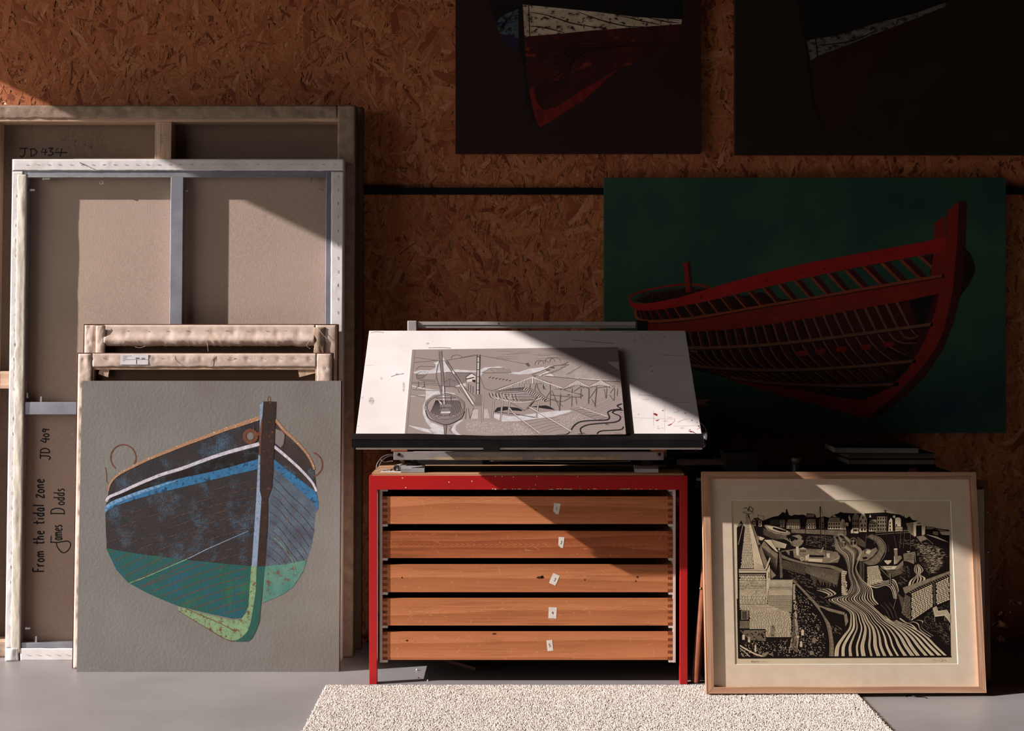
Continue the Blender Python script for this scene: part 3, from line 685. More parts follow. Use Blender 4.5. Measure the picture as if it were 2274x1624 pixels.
# below the waterline
a.poly([(236, 1218), (299, 1229), (397, 1242), (505, 1253), (560, 1258), (556, 1300), (552, 1352), (541, 1373), (516, 1374), (469, 1364), (395, 1346), (360, 1332), (324, 1316), (284, 1294), (258, 1265), (245, 1238)], 'p_green', L=4)
a.poly([(588, 1258), (635, 1253), (681, 1244), (674, 1268), (662, 1287), (652, 1302), (644, 1309), (628, 1320), (613, 1327), (582, 1340)], 'p_green_m', L=4)
for k in range(4): a.stroke([(597+k*12, 1262-k*2), (606+k*13, 1285), (606+k*10, 1318-k*6)], 1.2, 'p_rust', L=5, clip=hullR)
a.poly([(558, 1256), (571, 1256), (568, 1312), (562, 1352), (557, 1381), (550, 1402), (541, 1412), (530, 1421), (519, 1423), (501, 1419), (455, 1392), (397, 1357), (395, 1347), (440, 1360), (469, 1368), (516, 1378), (535, 1376), (546, 1362), (552, 1345)], 'p_green_l', L=7)
a.poly([(570, 1256), (588, 1256), (583, 1312), (579, 1345), (576, 1380), (568, 1402), (559, 1419), (550, 1425), (523, 1425), (541, 1412), (550, 1402), (557, 1381), (562, 1352), (568, 1312)], 'p_green_d', L=7)
a.stroke([(415, 1353), (460, 1372), (500, 1390), (520, 1402)], 1.5, 'p_rust', L=8)
a.stroke([(397, 1357), (455, 1393), (501, 1420), (520, 1424)], 1.3, 'p_rust', L=8)
# stem
a.poly([(584, 892), (613, 892), (611, 950), (608, 1020), (604, 1082), (595, 1106), (594, 1168), (588, 1258), (570, 1258), (575, 1180), (580, 1106), (577, 1089), (578, 1013), (581, 960), (583, 930)], 'p_stem', L=8)
a.poly([(577, 899), (585, 892), (583, 925), (580, 938), (577, 952)], 'p_stem_l', L=9)
a.poly([(574, 1010), (578, 1013), (577, 1089), (581, 1106), (576, 1180), (571, 1258), (559, 1258), (567, 1140), (570, 1090)], 'p_stem_l', L=9)
a.stroke([(581, 935), (579, 970), (577, 1008)], 3.4, 'p_rust', L=9)
a.ring(598, 887, 3, 7, 1.5, 'p_rust', L=2)
# fairlead, rings
a.ring(556, 969, 13, 13, 8, 'p_rust', L=9); a.ell(556, 969, 8, 8.5, 'p_grey', L=8)
a.poly([(563, 943), (566, 960), (581, 960), (581, 968), (562, 968)], 'p_rust', L=10)
a.poly([(612, 953), (627, 958), (632, 966), (630, 985), (624, 995), (611, 984)], 'p_grey', L=6)
a.stroke([(613, 952), (627, 957), (632, 966), (630, 985), (627, 993)], 1.2, 'p_rust', L=7)
a.ring(274, 1017, 28, 29, 3, 'p_rust', a0=2.2, a1=2*PI+.5, L=3); a.ring(690, 1032, 26, 27, 3.2, 'p_rust', a0=-1.3, a1=1.3, L=3)
a.stroke([(234, 1038), (237, 1055), (237, 1068), (241, 1074)], 1.6, 'p_rust', L=3)
a.build('painted_boat', cvp)
# ------------------------------------------------------------------ plan chest in its red frame
M['red'] = pm('red_enamel', '#b81c1c', '#a81919', 3, rough=.38, spec=.45, worn='#c9a79a', wscale=70, wlo=.735, whi=.75, bump=.05, bscale=300)
M['runner'] = pm('runner_plastic', '#d8cbc4', '#c4b6ae', 6, rough=.5)
M['drawer'] = wood('orange_pine', '#c67f54', '#ad6840', 0, 5, rough=.42, worn='#dba277', wlo=.67, dist=6)
M['drawer2'] = wood('red_pine', '#b56a42', '#95502e', 0, 9, rough=.4, worn='#d29060', wlo=.68, dist=10)
M['scratch'] = pm('pale_scratch', '#e3b48a', '#d9a070', 60); M['knot'] = pm('knot', '#4a2414', '#35180e', 200); M['grain2'] = pm('soft_grain', '#a15f38', '#ac6a42', 60); M['grain'] = pm('dark_grain', '#7d3c1c', '#8f4722', 60)
M['joint'] = pm('joint_end_grain', '#8a4a28', '#6e381c', 200, rough=.6)
M['top_wood'] = wood('table_top_wood', '#c79a74', '#9f7450', 0, 8, rough=.5)
M['dark_in'] = pm('dark_interior', '#1d1511', '#15100d', 10, rough=.9)
M['tape'] = pm('label_tape', '#e3dbd2', '#d5cbc0', 40, rough=.7)
YF = 4.76
x0, x1 = WX(820, YF), WX(1527, YF); ztop = WZ(1057, YF); zr = WZ(1088, YF); YB = 5.37; tb = .0275
lx = WX(837, YF)
t = tag(empty('plan_chest', ((x0+x1)/2, YF, 0)), 'plan chest of five orange pine drawers in a red steel frame', 'chest')
ox, oy = (x0+x1)/2, YF
def bx(name, a0, a1, b0, b1, c0, c1, m, par=t, bevel=.0012, lab=None):
    o = MB().box(a0-ox, a1-ox, b0-oy, b1-oy, c0, c1, m).build(name, par, bevel=bevel)
    if lab: o['label'] = lab
    return o
for a, b in ((x0, lx), (x1-(lx-x0), x1)):
    for c, d in ((YF, YF+.03), (YB-.03, YB)): bx('leg', a, b, c, d, 0, zr, 'red')
fr_ = bx('front_rail', x0, x1, YF, YF+.03, zr, ztop, 'red')
FPr = Panel((0, YF, 0), (1, 0, 0), (0, 0, 1)); A = Art(FPr, 0.0, .0003)
for i in range(40):
    px_ = 1090+R()*370; A.ell(px_, 1087.2-R()*1.2, 1+R()*4, .8, 'tape', L=1, n=7)
for px_, py_ in ((894, 1062), (901, 1083), (1100, 1058.5), (1115, 1058.5), (1140, 1059.5), (1189, 1077), (1192, 1058), (1283, 1058.5), (997, 1071), (1048, 1069)): A.ell(px_, py_, 1.4, 1.3, 'tape', L=1, n=7)
ch_ = A.mb.build('chipped_paint', fr_); ch_.location = (-ox, -oy+YF, 0)
if 1: pass; bx('back_rail', x0, x1, YB-.03, YB, zr, ztop, 'red')
bx('side_rail', x0, lx, YF+.03, YB-.03, zr, ztop, 'red'); bx('side_rail', x1-(lx-x0), x1, YF+.03, YB-.03, zr, ztop, 'red')
tx0 = WX(826, YF)
top = MB().prism([(YF+.004-oy, ztop), (YF+.004-oy, ztop+.007), (YF+.008-oy, ztop+.010), (YB-oy, ztop+.010), (YB-oy, ztop)], tx0-ox, WX(1519, YF)-ox, 'top_wood', axis='x').build('table_top', t, bevel=.001)
TZ = ztop+.010
dz = [(1103, 1164), (1180, 1239.5), (1254.5, 1315.5), (1329.5, 1389.5), (1404, 1466)]
YD = YF+.012; dx0, dx1 = WX(849.5, YD), WX(1494, YD)
# white runner strips with their ledges
for side in (0, 1):
    b = MB(); zb_, zt_ = WZ(1472, YD), zr
    if side == 0: a0, a1, n0, n1 = WX(843, YD), dx0-.0006, dx0-.0006, WX(861, YD)
    else: a0, a1, n0, n1 = dx1+.0006, WX(1500.5, YD), WX(1485, YD), dx1+.0006
    b.box(a0-ox, a1-ox, YD-oy, YB-.04-oy, zb_, zt_-.001, 'runner')
    for k in range(6):
        zt = zt_-.001 if k == 0 else WZ(dz[k-1][1], YD)-.0004
        zl = (WZ(dz[k][0], YD)+.004) if k < 5 else zb_
        if k == 0: zl = zt-.006
        b.box(n0-ox, n1-ox, YD+.001-oy, YB-.045-oy, max(zl, zt-.0085), zt, 'runner')
    b.build('drawer_runner', t, bevel=.0006)
# drawers
nump = [(1236.5, 1130, 7.5, 12, -.12, '1'), (1246.5, 1205, 6.5, 12, -.06, '2'), (1231, 1287, 8, 12, -.42, '3'), (1227, 1361.5, 9, 12.5, -.05, '4'), (1221, 1434, 6.5, 12, .1, '5')]
FP = Panel((0, YD, 0), (1, 0, 0), (0, 0, 1))
for k, (pa, pb) in enumerate(dz):
    zt, zb = WZ(pa, YD), WZ(pb, YD); dd = .5
    d = MB(); m = 'drawer2' if k == 1 else 'drawer'; jw = .0165
    cx = ox; d.box(dx0+jw-ox, dx1-jw-ox, YD-oy, YD+.016-oy, zb, zt, m)
    hz = (zt-zb); nj = 9
    for j in range(nj):
        for sx in (0, 1):
            a0, a1 = (dx0, dx0+jw) if sx == 0 else (dx1-jw, dx1)
            za, zc_ = zb+hz*j/nj, zb+hz*(j+1)/nj
            d.box(a0-ox, a1-ox, YD-(0 if (j % 2) else -.0002)-oy, YD+.016-oy, za, zc_, m if (j+sx*0) % 2 else 'joint')
    for a0, a1 in ((dx0, dx0+.012), (dx1-.012, dx1)): d.box(a0-ox, a1-ox, YD+.016-oy, YD+dd-oy, zb, zt, m)
    d.box(dx0+.012-ox, dx1-.012-ox, YD+dd-.012-oy, YD+dd-oy, zb, zt, m)
    d.box(dx0+.012-ox, dx1-.012-ox, YD+.016-oy, YD+dd-.012-oy, zb+.003, zb+.007, 'dark_in')
    D_ = Art(FP, 0.0, .00006); rs = random.Random(20+k)
    DW = D_.mb
    for q in range(46):
        x = 858+rs.random()*625; y = pa+4+rs.random()*(pb-pa-8); an_ = rs.choice([0, 0, .5, -.5, 1.2, -1.1])+rs.uniform(-.3, .3); l = rs.choice([3, 4, 6, 9, 16])
        D_.stroke([(x, y), (x+l*math.cos(an_)*.5+rs.uniform(-1, 1), y+l*math.sin(an_)*.5), (x+l*math.cos(an_), min(pb-2, max(pa+2, y+l*math.sin(an_))))], rs.choice([.4, .5, .7]), 'scratch', sm=False, L=1, taper=.6)
    for q in {0: [(1190, 1133, 2, 1)], 2: [(893, 1283, 2, 2), (1200, 1283, 9, 3), (1204, 1281, 3, 3), (1299, 1288, 2, 2), (1416, 1282, 3, 2), (1412, 1291, 2, 2)], 3: [(853, 1360, 2, 2)], 4: [(1098, 1408, 5, 2), (904, 1423, 3, 2)]}.get(k, []): D_.ell(*q, 'knot', L=2, n=9)
    if k == 0:
        for i in range(9): D_.stroke([(900+i*38, 1107), (912+i*38, 1112+i % 3), (930+i*38, 1109), (950+i*36, 1107)], .7, 'grain2', L=1)
    if k == 1:
        for i in range(44):
            x = 892+i*11.5+(i*i)*.04; u = 8 if i < 24 else 8-(i-24)*.22
            D_.stroke([(x-34, 1209-u*1.5), (x-14, 1209-u*.9), (x-3, 1208), (x, 1210), (x-4, 1212.5), (x-16, 1210+u*.8), (x-34, 1210+u*1.3)], 1.1 if i < 26 else .7, 'grain', L=1, taper=.5)
    if k == 3:
        for cx, cy, rx_, ry_ in ((930, 1358, 26, 9), (930, 1358, 15, 5), (1010, 1360, 34, 6), (1160, 1360, 50, 6), (1160, 1360, 34, 3), (1425, 1358, 60, 12), (1425, 1358, 45, 8), (1435, 1358, 30, 5)): D_.ring(cx, cy, rx_, ry_, .8, 'grain2', L=1)
    if k == 4:
        for cx, cy, rx_, ry_ in ((1094, 1426, 22, 5), (1094, 1426, 15, 3), (1330, 1424, 26, 4), (904, 1423, 20, 6)): D_.ring(cx, cy, rx_, ry_, .8, 'grain2', L=1)
    d.add([(v[0]-ox, v[1]+YD-oy, v[2]) for v in DW.v], DW.f, 'scratch'); n0 = len(d.f)-len(DW.f)
    for i_, mi_ in enumerate(DW.mi): d.mi[n0+i_] = d.mat(DW.mats[mi_])
    o = d.build('drawer', t); o.location = (0, 0, 0)
    if k == 1: o['label'] = 'drawer with bold arched grain'
    # tape tag with hand written number
    px, py, hw, hh, an, ch = nump[k]
    A = Art(FP, -.0004); ca, sa = math.cos(-an), math.sin(-an)
    rot = lambda u, v: (px+u*ca-v*sa, py+u*sa+v*ca)
    cut = [(-hw, -hh), (hw, -hh), (hw, hh), (-hw, hh)]
    if k in (0, 1): cut = [(-hw, -hh), (hw, -hh), (hw*.7, hh), (-hw*.1, hh), (-hw, hh*.5)]
    A.poly([rot(*q) for q in cut], 'tape', L=1); letters(A, ch, px-1.5, py+3.5, 7, -an, 1.1, 'ink', L=2)
    n = A.mb.build('number_tag', o); n.location = (-ox, YD-oy, 0); n['label'] = 'white tape tag numbered '+ch
# a bent straw lying between the first two drawers
st = MB().tube([W(1232, 1174, 4.79), W(1262, 1176, 4.80), W(1310, 1171, 4.84), W(1350, 1167, 4.88)], .0012, 'top_wood', 6)
# ------------------------------------------------------------------ drawing board
M['board'] = pm('board_face', '#e6dedb', '#d9d0cd', 5, rough=.5, spec=.35, bump=.04, bscale=80, worn='#8f8580', wscale=85, wlo=.715, whi=.76)
M['smudge'] = pm('smudge', '#a39a96', '#cfc6c2', 70, rough=.6, lo=.4, hi=.6)
M['drip'] = pm('red_paint', '#8c2f22', '#6b2219', 50, rough=.5)
M['drip2'] = pm('orange_stain', '#c79a84', '#d8b7a6', 60, rough=.6)
M['black_rail'] = pm('black_ledge', '#141112', '#1d1a1a', 12, rough=.3, spec=.5, worn='#c9c9c9', wscale=90, wlo=.76, whi=.775)
M['grey_steel'] = pm('grey_steel', '#9a938e', '#857e7a', 8, rough=.45, metal=.2)
M['masking'] = pm('masking_tape', '#b59f80', '#a08a6c', 50, rough=.8)
M['clamp'] = pm('clamp_pad', '#b3afae', '#9b9796', 10, rough=.35, metal=.3)
M['block'] = pm('brown_block', '#8d5034', '#77412a', 40, rough=.7)
M['silver'] = pm('silver_bar', '#c9c2bd', '#b2aba6', 10, rough=.4, metal=.35)
YBD = 4.57; BL = W(790, 965.5, YBD); BRx = WX(1558.5, YBD)
Yt_ = 5.002; TL = Vector((BL.x, Yt_, WZ(734.5, Yt_)))
bw_ = BRx-BL.x; bp = Panel(((BL.x+BRx)/2, BL.y, BL.z), (1, 0, 0), TL-BL); bl_ = (TL-BL).length
t = tag(empty('drawing_board', mt=bp.mt), 'white drawing board tilted on top of the plan chest, stained with red paint', 'drawing board')
X = lambda px, py=850: bp.at(px, py)[0]
Z = lambda py, px=1150: bp.at(px, py)[1]
bd = MB().box(-bw_/2, bw_/2, 0, .020, -.012, bl_, 'board').build('board', t, bevel=.0012)
a = Art(bp, 0.0, .0001); a.f(760, 680, 2.584); a.clipr = (-bw_/2+.001, bw_/2-.001, .001, bl_-.001)
for pts, w in (([(165, 152), (200, 148), (240, 152)], 1.2), ([(495, 240), (560, 239), (625, 241)], 1.6), ([(280, 405), (310, 396), (350, 388)], 1.6), ([(1700, 508), (1780, 518), (1860, 528), (1900, 540)], .7), ([(1720, 535), (1760, 537)], .7), ([(1900, 552), (2010, 552)], .6), ([(1900, 690), (2060, 686)], .5), ([(1785, 600), (1788, 690)], .5), ([(1850, 560), (1850, 720)], .4), ([(1670, 640), (1900, 650)], .4), ([(1820, 275), (1910, 285)], .6), ([(1825, 283), (1960, 285)], .6), ([(1320, 195), (1440, 205), (1560, 215)], 1.2), ([(1608, 150), (1690, 148)], .8), ([(1680, 180), (1675, 205), (1700, 200)], .7), ([(1715, 165), (1735, 200)], .7), ([(1920, 590), (1930, 605), (1900, 610)], .7)):
    a.stroke(pts, w, 'label_grey', L=1)
for cx, cy, rx, ry in ((168, 545, 16, 22), (225, 415, 8, 9), (352, 465, 7, 30), (115, 525, 6, 5), (315, 390, 10, 4), (350, 388, 5, 4), (140, 340, 60, 1), (90, 690, 7, 2), (80, 713, 6, 2), (490, 215, 10, 5), (515, 239, 8, 2), (560, 239, 10, 3), (615, 241, 6, 2), (1770, 345, 9, 4), (1780, 372, 6, 5), (1822, 160, 16, 4), (1850, 175, 12, 3), (1840, 600, 6, 4)):
    a.ell(cx, cy, rx, ry, 'smudge', L=1, n=10)
for pts in ([(1782, 618), (1795, 614), (1810, 622), (1806, 632), (1792, 626)], [(1788, 648), (1800, 655), (1822, 650), (1806, 662)]): a.poly(pts, 'drip', L=2)
a.stroke([(1904, 642), (1906, 658), (1890, 675), (1868, 683)], [1.2, 1.8], 'drip2', L=2); a.stroke([(1890, 676), (1880, 683), (1870, 684)], 1.6, 'drip', L=3)
a.stroke([(1925, 668), (1950, 655), (1985, 648)], [1.8, .6], 'drip2', L=2); a.stroke([(1985, 716), (2010, 722), (2025, 730)], 2, 'drip', L=2, taper=.6)
for cx, cy, r in ((2006, 656, 4), (1995, 710, 4), (2000, 722, 5), (2028, 733, 5), (2035, 668, 3), (2046, 690, 5), (2050, 700, 4), (2040, 705, 3), (1968, 615, 4), (1840, 600, 4), (1700, 622, 3)): a.ell(cx, cy, r, r*.7, 'drip', L=2, n=8)
for cx, cy, rx in ((1855, 660, 16), (1815, 702, 10), (1837, 700, 7), (1812, 690, 6), (1880, 640, 14), (1950, 700, 14)): a.ell(cx, cy, rx, 3, 'drip2', L=1, n=9)
tag(a.build('paint_stains', bd), 'stains and pencil marks')
# ledge: a black channel along the lower edge (built upright, in world directions)
inv = bp.mt.inverted()
def wb(name, xa, xb, ya, yb, za, zb, m, par=t, bevel=.0015, lab=None):
    o = MB().box(xa, xb, ya, yb, za, zb, m, ).build(name, par, bevel=bevel); o.matrix_basis = inv if par is t else Matrix.Identity(4)
    if lab: o['label'] = lab
    return o
Yl = 4.53
lxa, lxb = WX(782, Yl), WX(1563.5, Yl); zl0, zl1 = WZ(994.5, Yl), WZ(976, Yl)
b = MB().prism([(Yl, zl0), (Yl, zl1), (4.567, BL.z+.004), (4.567, zl0)], lxa, lxb, 'black_rail', axis='x')
o = b.build('pencil_ledge', t, bevel=.001); o.matrix_basis = inv
wb('edge_strip', WX(790, 4.536), WX(1560, 4.536), 4.536, 4.566, WZ(998.5, 4.536), zl0-.0003, 'board', lab='scuffed white strip under the ledge')
wb('tape_patch', WX(1073, Yl), WX(1110, Yl), Yl-.0006, Yl-.0001, WZ(1003, Yl), WZ(988, Yl), 'black_metal', bevel=0)
cap = MB().lathe([(.014, 0), (.0145, .004), (.012, .008)], 'black_rail', 20, Matrix.Translation((lxb+.0, Yl+.019, (zl0+zl1)/2)) @ Matrix.Rotation(PI/2, 4, 'Y')).build('end_cap', t); cap.matrix_basis = inv
# mechanism under the board
Ym = 4.755
wb('wooden_block', WX(869, Ym), WX(905, Ym), Ym, Ym+.05, WZ(1003.5, Ym), WZ(997.5, Ym), 'block'); wb('wooden_block', WX(1447, Ym), WX(1480, Ym), Ym, Ym+.05, WZ(1003.5, Ym), WZ(997.5, Ym), 'block')
rail = wb('mounting_rail', WX(874, Ym), WX(1474, Ym), Ym, Ym+.004, WZ(1022, Ym), WZ(1004, Ym), 'grey_steel')
o = MB().box(WX(874, Ym), WX(1474, Ym), Ym+.004, Ym+.03, WZ(1006.5, Ym), WZ(1004, Ym), 'grey_steel').build('rail_flange', t); o.matrix_basis = inv
for p0, p1, q0, q1 in ((966, 1160, 1015.5, 1021.5), (944, 966, 1018, 1020), (1187, 1378, 1015.5, 1021.5)):
    o = MB().box(WX(p0, Ym), WX(p1, Ym), Ym-.0004, Ym-.0001, WZ(q1, Ym), WZ(q0, Ym), 'masking').build('masking_tape', rail)
for px in (885, 1464): 
    o = MB().lathe([(.0055, 0), (.0055, .003), (.003, .004)], 'black_metal', 12, Matrix.Translation((WX(px, Ym), Ym, WZ(1009.5, Ym))) @ Matrix.Rotation(PI/2, 4, 'X')).build('bolt', rail)
def clampset(pc):
    Yc = 4.786; cc = WX(pc, Yc)
    b = MB().prism([(cc-.0165, WZ(1030, Yc)), (cc-.010, WZ(1020, Yc)), (cc+.010, WZ(1020, Yc)), (cc+.023, WZ(1034, Yc)), (cc-.023, WZ(1034, Yc))], Yc, Yc+.006, 'black_metal')
    b.box(cc-.009, cc+.009, Yc+.001, Yc+.02, WZ(1021, Yc), WZ(1011, Yc), 'black_metal')
    o = b.build('clamp_bracket', t, bevel=.0008); o.matrix_basis = inv
    s = MB().lathe([(.0065, 0), (.0065, .004), (.004, .006)], 'black_rail', 6, Matrix.Translation((cc, Yc, WZ(1020, Yc))) @ Matrix.Rotation(PI/2, 4, 'X'), smooth=False).build('clamp_bolt', o)
    pd_ = MB().prism([(Yc-.020, TZ+.0005), (Yc-.020, WZ(1042, 4.766)), (Yc+.002, WZ(1034, 4.788)), (Yc+.022, WZ(1034, 4.79)), (Yc+.022, TZ+.002), (Yc-.014, TZ+.002), (Yc-.014, TZ+.0005)], cc-.0435+.004, cc+.0435-.004, 'clamp', axis='x').build('clamp_pad', t, bevel=.003); pd_.matrix_basis = inv
clampset(917); clampset(1434.5)
# black stand carrying the board, mostly in shadow
b = MB()
for px in (885, 1463):
    c = WX(px, 4.8); b.tube([(c, 4.77, WZ(1010, 4.77)), (c, 5.05, TZ+.01)], .008, 'black_metal'); b.tube([(c, 5.05, TZ+.012), (c, 4.93, 1.09)], .009, 'black_metal'); b.tube([(c, 4.775, WZ(1010, 4.77)), (c, 4.78, .935)], .008, 'black_metal')
b.box(WX(885, 4.8), WX(1463, 4.8), 5.075, 5.085, TZ+.002, 1.05, 'black_metal'); b.box(WX(885, 4.8), WX(1463, 4.8), 4.80, 4.84, TZ+.001, TZ+.016, 'black_metal')  # tall rear plate is added only to block sun from the wall
o = b.build('tilting_stand', t); o.matrix_basis = inv
# parallel bar seen above the top edge
Yr = 5.06; o = MB().box(WX(927, Yr), WX(1412, Yr), Yr, Yr+.012, WZ(722, Yr), WZ(714.5, Yr), 'silver').box(WX(927, Yr), WX(1412, Yr), Yr+.003, Yr+.006, WZ(729, Yr), WZ(722, Yr), 'grey_steel').build('straightedge_bar', t, bevel=.001); o.matrix_basis = inv
for p0, p1, mm in ((905, 926, 'silver'), (1413, 1439, 'black_metal')):  # right bracket coloured black to paint in its shade
    o = MB().box(WX(p0, Yr), WX(p1, Yr), Yr-.006, Yr+.014, WZ(760, Yr), WZ(712.5, Yr), mm).build('bar_bracket', t, bevel=.003); o.matrix_basis = inv
o = MB().lathe([(.0025, 0), (.0025, .001)], 'ink', 8, Matrix.Translation((WX(1107, Yr), Yr, WZ(719, Yr))) @ Matrix.Rotation(PI/2, 4, 'X')).build('screw', t); o.matrix_basis = inv
# ------------------------------------------------------------------ sheet with the boatyard drawing
M['lino'] = pm('grey_lino', '#8f817c', '#877974', 4, rough=.6, bump=.06, bscale=90)
M['s_line'] = pm('pencil', '#4a4140', '#554b49', 40)
M['s_mid'] = pm('pencil_shade', '#6b605d', '#776b67', 60, lo=.3, hi=.7)
M['s_dark'] = pm('drawing_ink', '#171012', '#1f1618', 40)
M['s_chalk'] = pm('chalk', '#c3bfc0', '#aba5a6', 45, lo=.3, hi=.6, detail=6)
M['s_cut'] = pm('cut_line', '#b9aca6', '#c6bab4', 40)
q0 = bp.at(897.5, 972.5); q1 = bp.at(1391, 971.5); q2 = bp.at(919, 776.5)
sw = q1[0]-q0[0]; ang = .016
O3 = bp.mt @ Vector((q0[0], -.0045, q0[1])); Ux = (bp.U*math.cos(ang)+bp.N*math.sin(ang))
lp = Panel(O3+Ux*sw/2, Ux, bp.V)
t = tag(empty('boatyard_drawing', mt=lp.mt), 'grey lino sheet with chalk and ink boatyard drawing, lying on the drawing board', 'drawing')
zt = lp.at(919, 776.5)[1]; xl = lp.at(897.5, 972.5)[0]; xr = lp.at(1391, 972)[0]
MBs = MB().box(xl, xr, 0, .0035, 0, zt, 'lino').build('sheet', t, bevel=.0005)
a = Art(lp, 0.0, .00008); a.f(890, 770, 7.735); a.clipr = (xl+.001, xr-.001, .001, zt-.001)
ch = lambda pts: a.poly(pts, 's_chalk', L=1)
ln = lambda pts, w=.9, m='s_line', sm=False, L=4: a.stroke(pts, w, m, sm=sm, L=L)
# chalk sky and ground patches
ch([(210, 440), (330, 405), (500, 410), (590, 370), (600, 300), (560, 285), (650, 250), (660, 190), (720, 180), (800, 290), (900, 390), (1280, 415), (1380, 390), (1440, 360), (1540, 350), (1700, 340), (1800, 375), (1900, 440), (2030, 440), (2200, 380), (2450, 350), (2500, 380), (2400, 420), (2200, 470), (2000, 480), (1900, 470), (1500, 380), (1380, 500), (1300, 440), (700, 440), (560, 460), (250, 470)])
ch([(430, 720), (640, 750), (700, 820), (560, 830), (430, 930), (400, 1050), (440, 1200), (520, 1300), (740, 1380), (740, 1520), (600, 1530), (480, 1440), (520, 1400), (440, 1300), (380, 1150), (380, 1020), (420, 940), (430, 820)])
ch([(190, 665), (420, 720), (420, 740), (200, 690)]); ch([(165, 850), (420, 825), (420, 845), (170, 860)]); ch([(130, 1350), (480, 1420), (600, 1480), (560, 1500), (300, 1430), (160, 1370)])
ch([(870, 1420), (920, 1330), (1000, 1270), (1090, 1255), (1020, 1300), (950, 1360), (940, 1440), (1000, 1500), (1080, 1550), (1000, 1540), (900, 1490)])
ch([(940, 640), (1110, 630), (1120, 680), (950, 690)]); ch([(1600, 1150), (1900, 1200), (2000, 1190), (2600, 1110), (2900, 1090), (2950, 1110), (2600, 1210), (2000, 1280), (1740, 1290), (1600, 1220)])
ch([(700, 770), (930, 800), (930, 830), (830, 800), (720, 830)])
# hull shaded rooftops at left
a.poly([(770, 440), (1200, 455), (1120, 520), (1100, 620), (900, 690), (760, 690)], 's_mid', L=2); a.poly([(260, 490), (420, 500), (600, 560), (600, 620), (360, 600), (270, 560)], 's_mid', L=2)
a.poly([(370, 560), (480, 470), (600, 500), (600, 560)], 'lino', L=3)
ln([(250, 480), (340, 435), (480, 440), (420, 500), (260, 485)]); ln([(270, 490), (275, 555), (410, 520)]); ln([(190, 610), (640, 640)]); ln([(190, 630), (1000, 700)]); ln([(200, 740), (640, 760)])
for x in (300, 400): ln([(x, 600), (x+10, 700)], 1.3); ln([(x-40, 715), (x+10, 670)], 1.2)
ln([(750, 610), (840, 555), (940, 600)], 1.2); ln([(840, 555), (840, 680)]); ln([(770, 440), (1200, 455), (1280, 500)], 1); ln([(740, 690), (900, 690), (980, 730), (1010, 800)], 1.2)
a.poly([(1120, 520), (1215, 460), (1280, 500), (1280, 560), (1230, 600), (1130, 610)], 's_cut', L=3); ln([(1120, 520), (1215, 458), (1285, 500)], 1.6, 's_dark'); ln([(1120, 520), (1125, 610)], 1.4, 's_dark'); ln([(1130, 560), (1260, 530)], 2.4, 's_dark')
a.poly([(1230, 565), (1280, 575), (1280, 620), (1225, 600)], 's_dark', L=4); 
for x in (1160, 1200, 1240): ln([(x, 640+(x-1160)*.5), (x, 750+(x-1160)*.7)], 1.4)
ln([(1110, 720), (1280, 860)], 1.2)
# far hall and the large roof
a.poly([(1395, 450), (1530, 375), (1770, 370), (1900, 450)], 'lino', L=3); ln([(1395, 450), (1530, 375), (1770, 370), (1900, 450), (1395, 452), (1400, 495)], 1); ln([(1530, 378), (1620, 450)], .8)
for k in range(10): ln([(1640+k*24, 378), (1660+k*26, 448)], .5)
a.poly([(1360, 520), (1760, 450), (2200, 500), (2270, 530), (2000, 640), (1640, 770), (1440, 720)], 'lino', L=3)
ln([(1360, 520), (1440, 720), (1560, 760), (2040, 600), (2270, 530), (2590, 625)], 1.2)
for k in range(7): ln([(1510+k*58, 540+k*9), (1550+k*58, 520+k*9)], 1.5, 's_dark')
# sky lines
for p in ([(240, 185), (700, 250), (1310, 150)], [(230, 275), (640, 235)], [(260, 390), (330, 340), (600, 345)], [(1350, 150), (2000, 270), (2190, 310)], [(1000, 200), (1280, 140)]): ln(p, .8)
for cx, cy, rx, ry in ((960, 190, 90, 45), (2380, 300, 75, 65), (2450, 290, 90, 50), (2650, 250, 90, 60), (2560, 260, 80, 70)): a.ring(cx, cy, rx, ry, 1, 's_line', a0=PI*.9, a1=2*PI, L=4)
for k in range(26): x = 1500+R()*1900; y = 70+R()*150; ln([(x, y), (x+120+R()*200, y+8*(R()-.3))], .5, 's_mid')
a.poly([(2130, 295), (2190, 275), (2220, 330), (2190, 350)], 's_line', L=4)
# mast, gin pole, chimney mast
a.poly([(655, 80), (705, 70), (720, 350), (740, 620), (700, 780), (690, 400)], 's_mid', L=4); ln([(655, 80), (665, 250), (690, 440), (700, 700)], 1.4); ln([(705, 70), (715, 250), (745, 560), (750, 760)], 1.4)
ln([(710, 690), (735, 980)], 1.2, 's_dark'); a.poly([(715, 680), (745, 680), (765, 990), (725, 990)], 's_chalk', L=5); ln([(748, 680), (768, 990)], 1.3, 's_dark', L=6)
ln([(640, 300), (615, 440), (620, 560), (680, 700), (690, 830)], 1.8, 's_mid', True); ln([(660, 250), (610, 480), (640, 620), (700, 800)], 1, 's_line', True)
a.poly([(760, 250), (800, 255), (1265, 985), (1230, 1000)], 's_cut', L=5); ln([(757, 250), (985, 610), (1228, 1005)], 1.2, 's_dark', L=6); ln([(800, 250), (1268, 985)], 1.2, 's_dark', L=6); ln([(780, 250), (880, 420)], 3.5, 's_mid', L=6); ln([(920, 470), (1020, 640)], 3, 's_mid', L=6)
a.poly([(1310, 140), (1360, 140), (1345, 820), (1300, 820)], 's_mid', L=5); a.poly([(1322, 180), (1340, 180), (1330, 820), (1314, 820)], 's_cut', L=6)
ln([(1310, 140), (1295, 820)], 1.2, 's_dark', L=7); ln([(1362, 140), (1350, 820)], 1.2, 's_dark', L=7)
for y in (180, 270, 400, 520, 630, 750): ln([(1300, y), (1358, y)], 1.3, 's_dark', L=7)
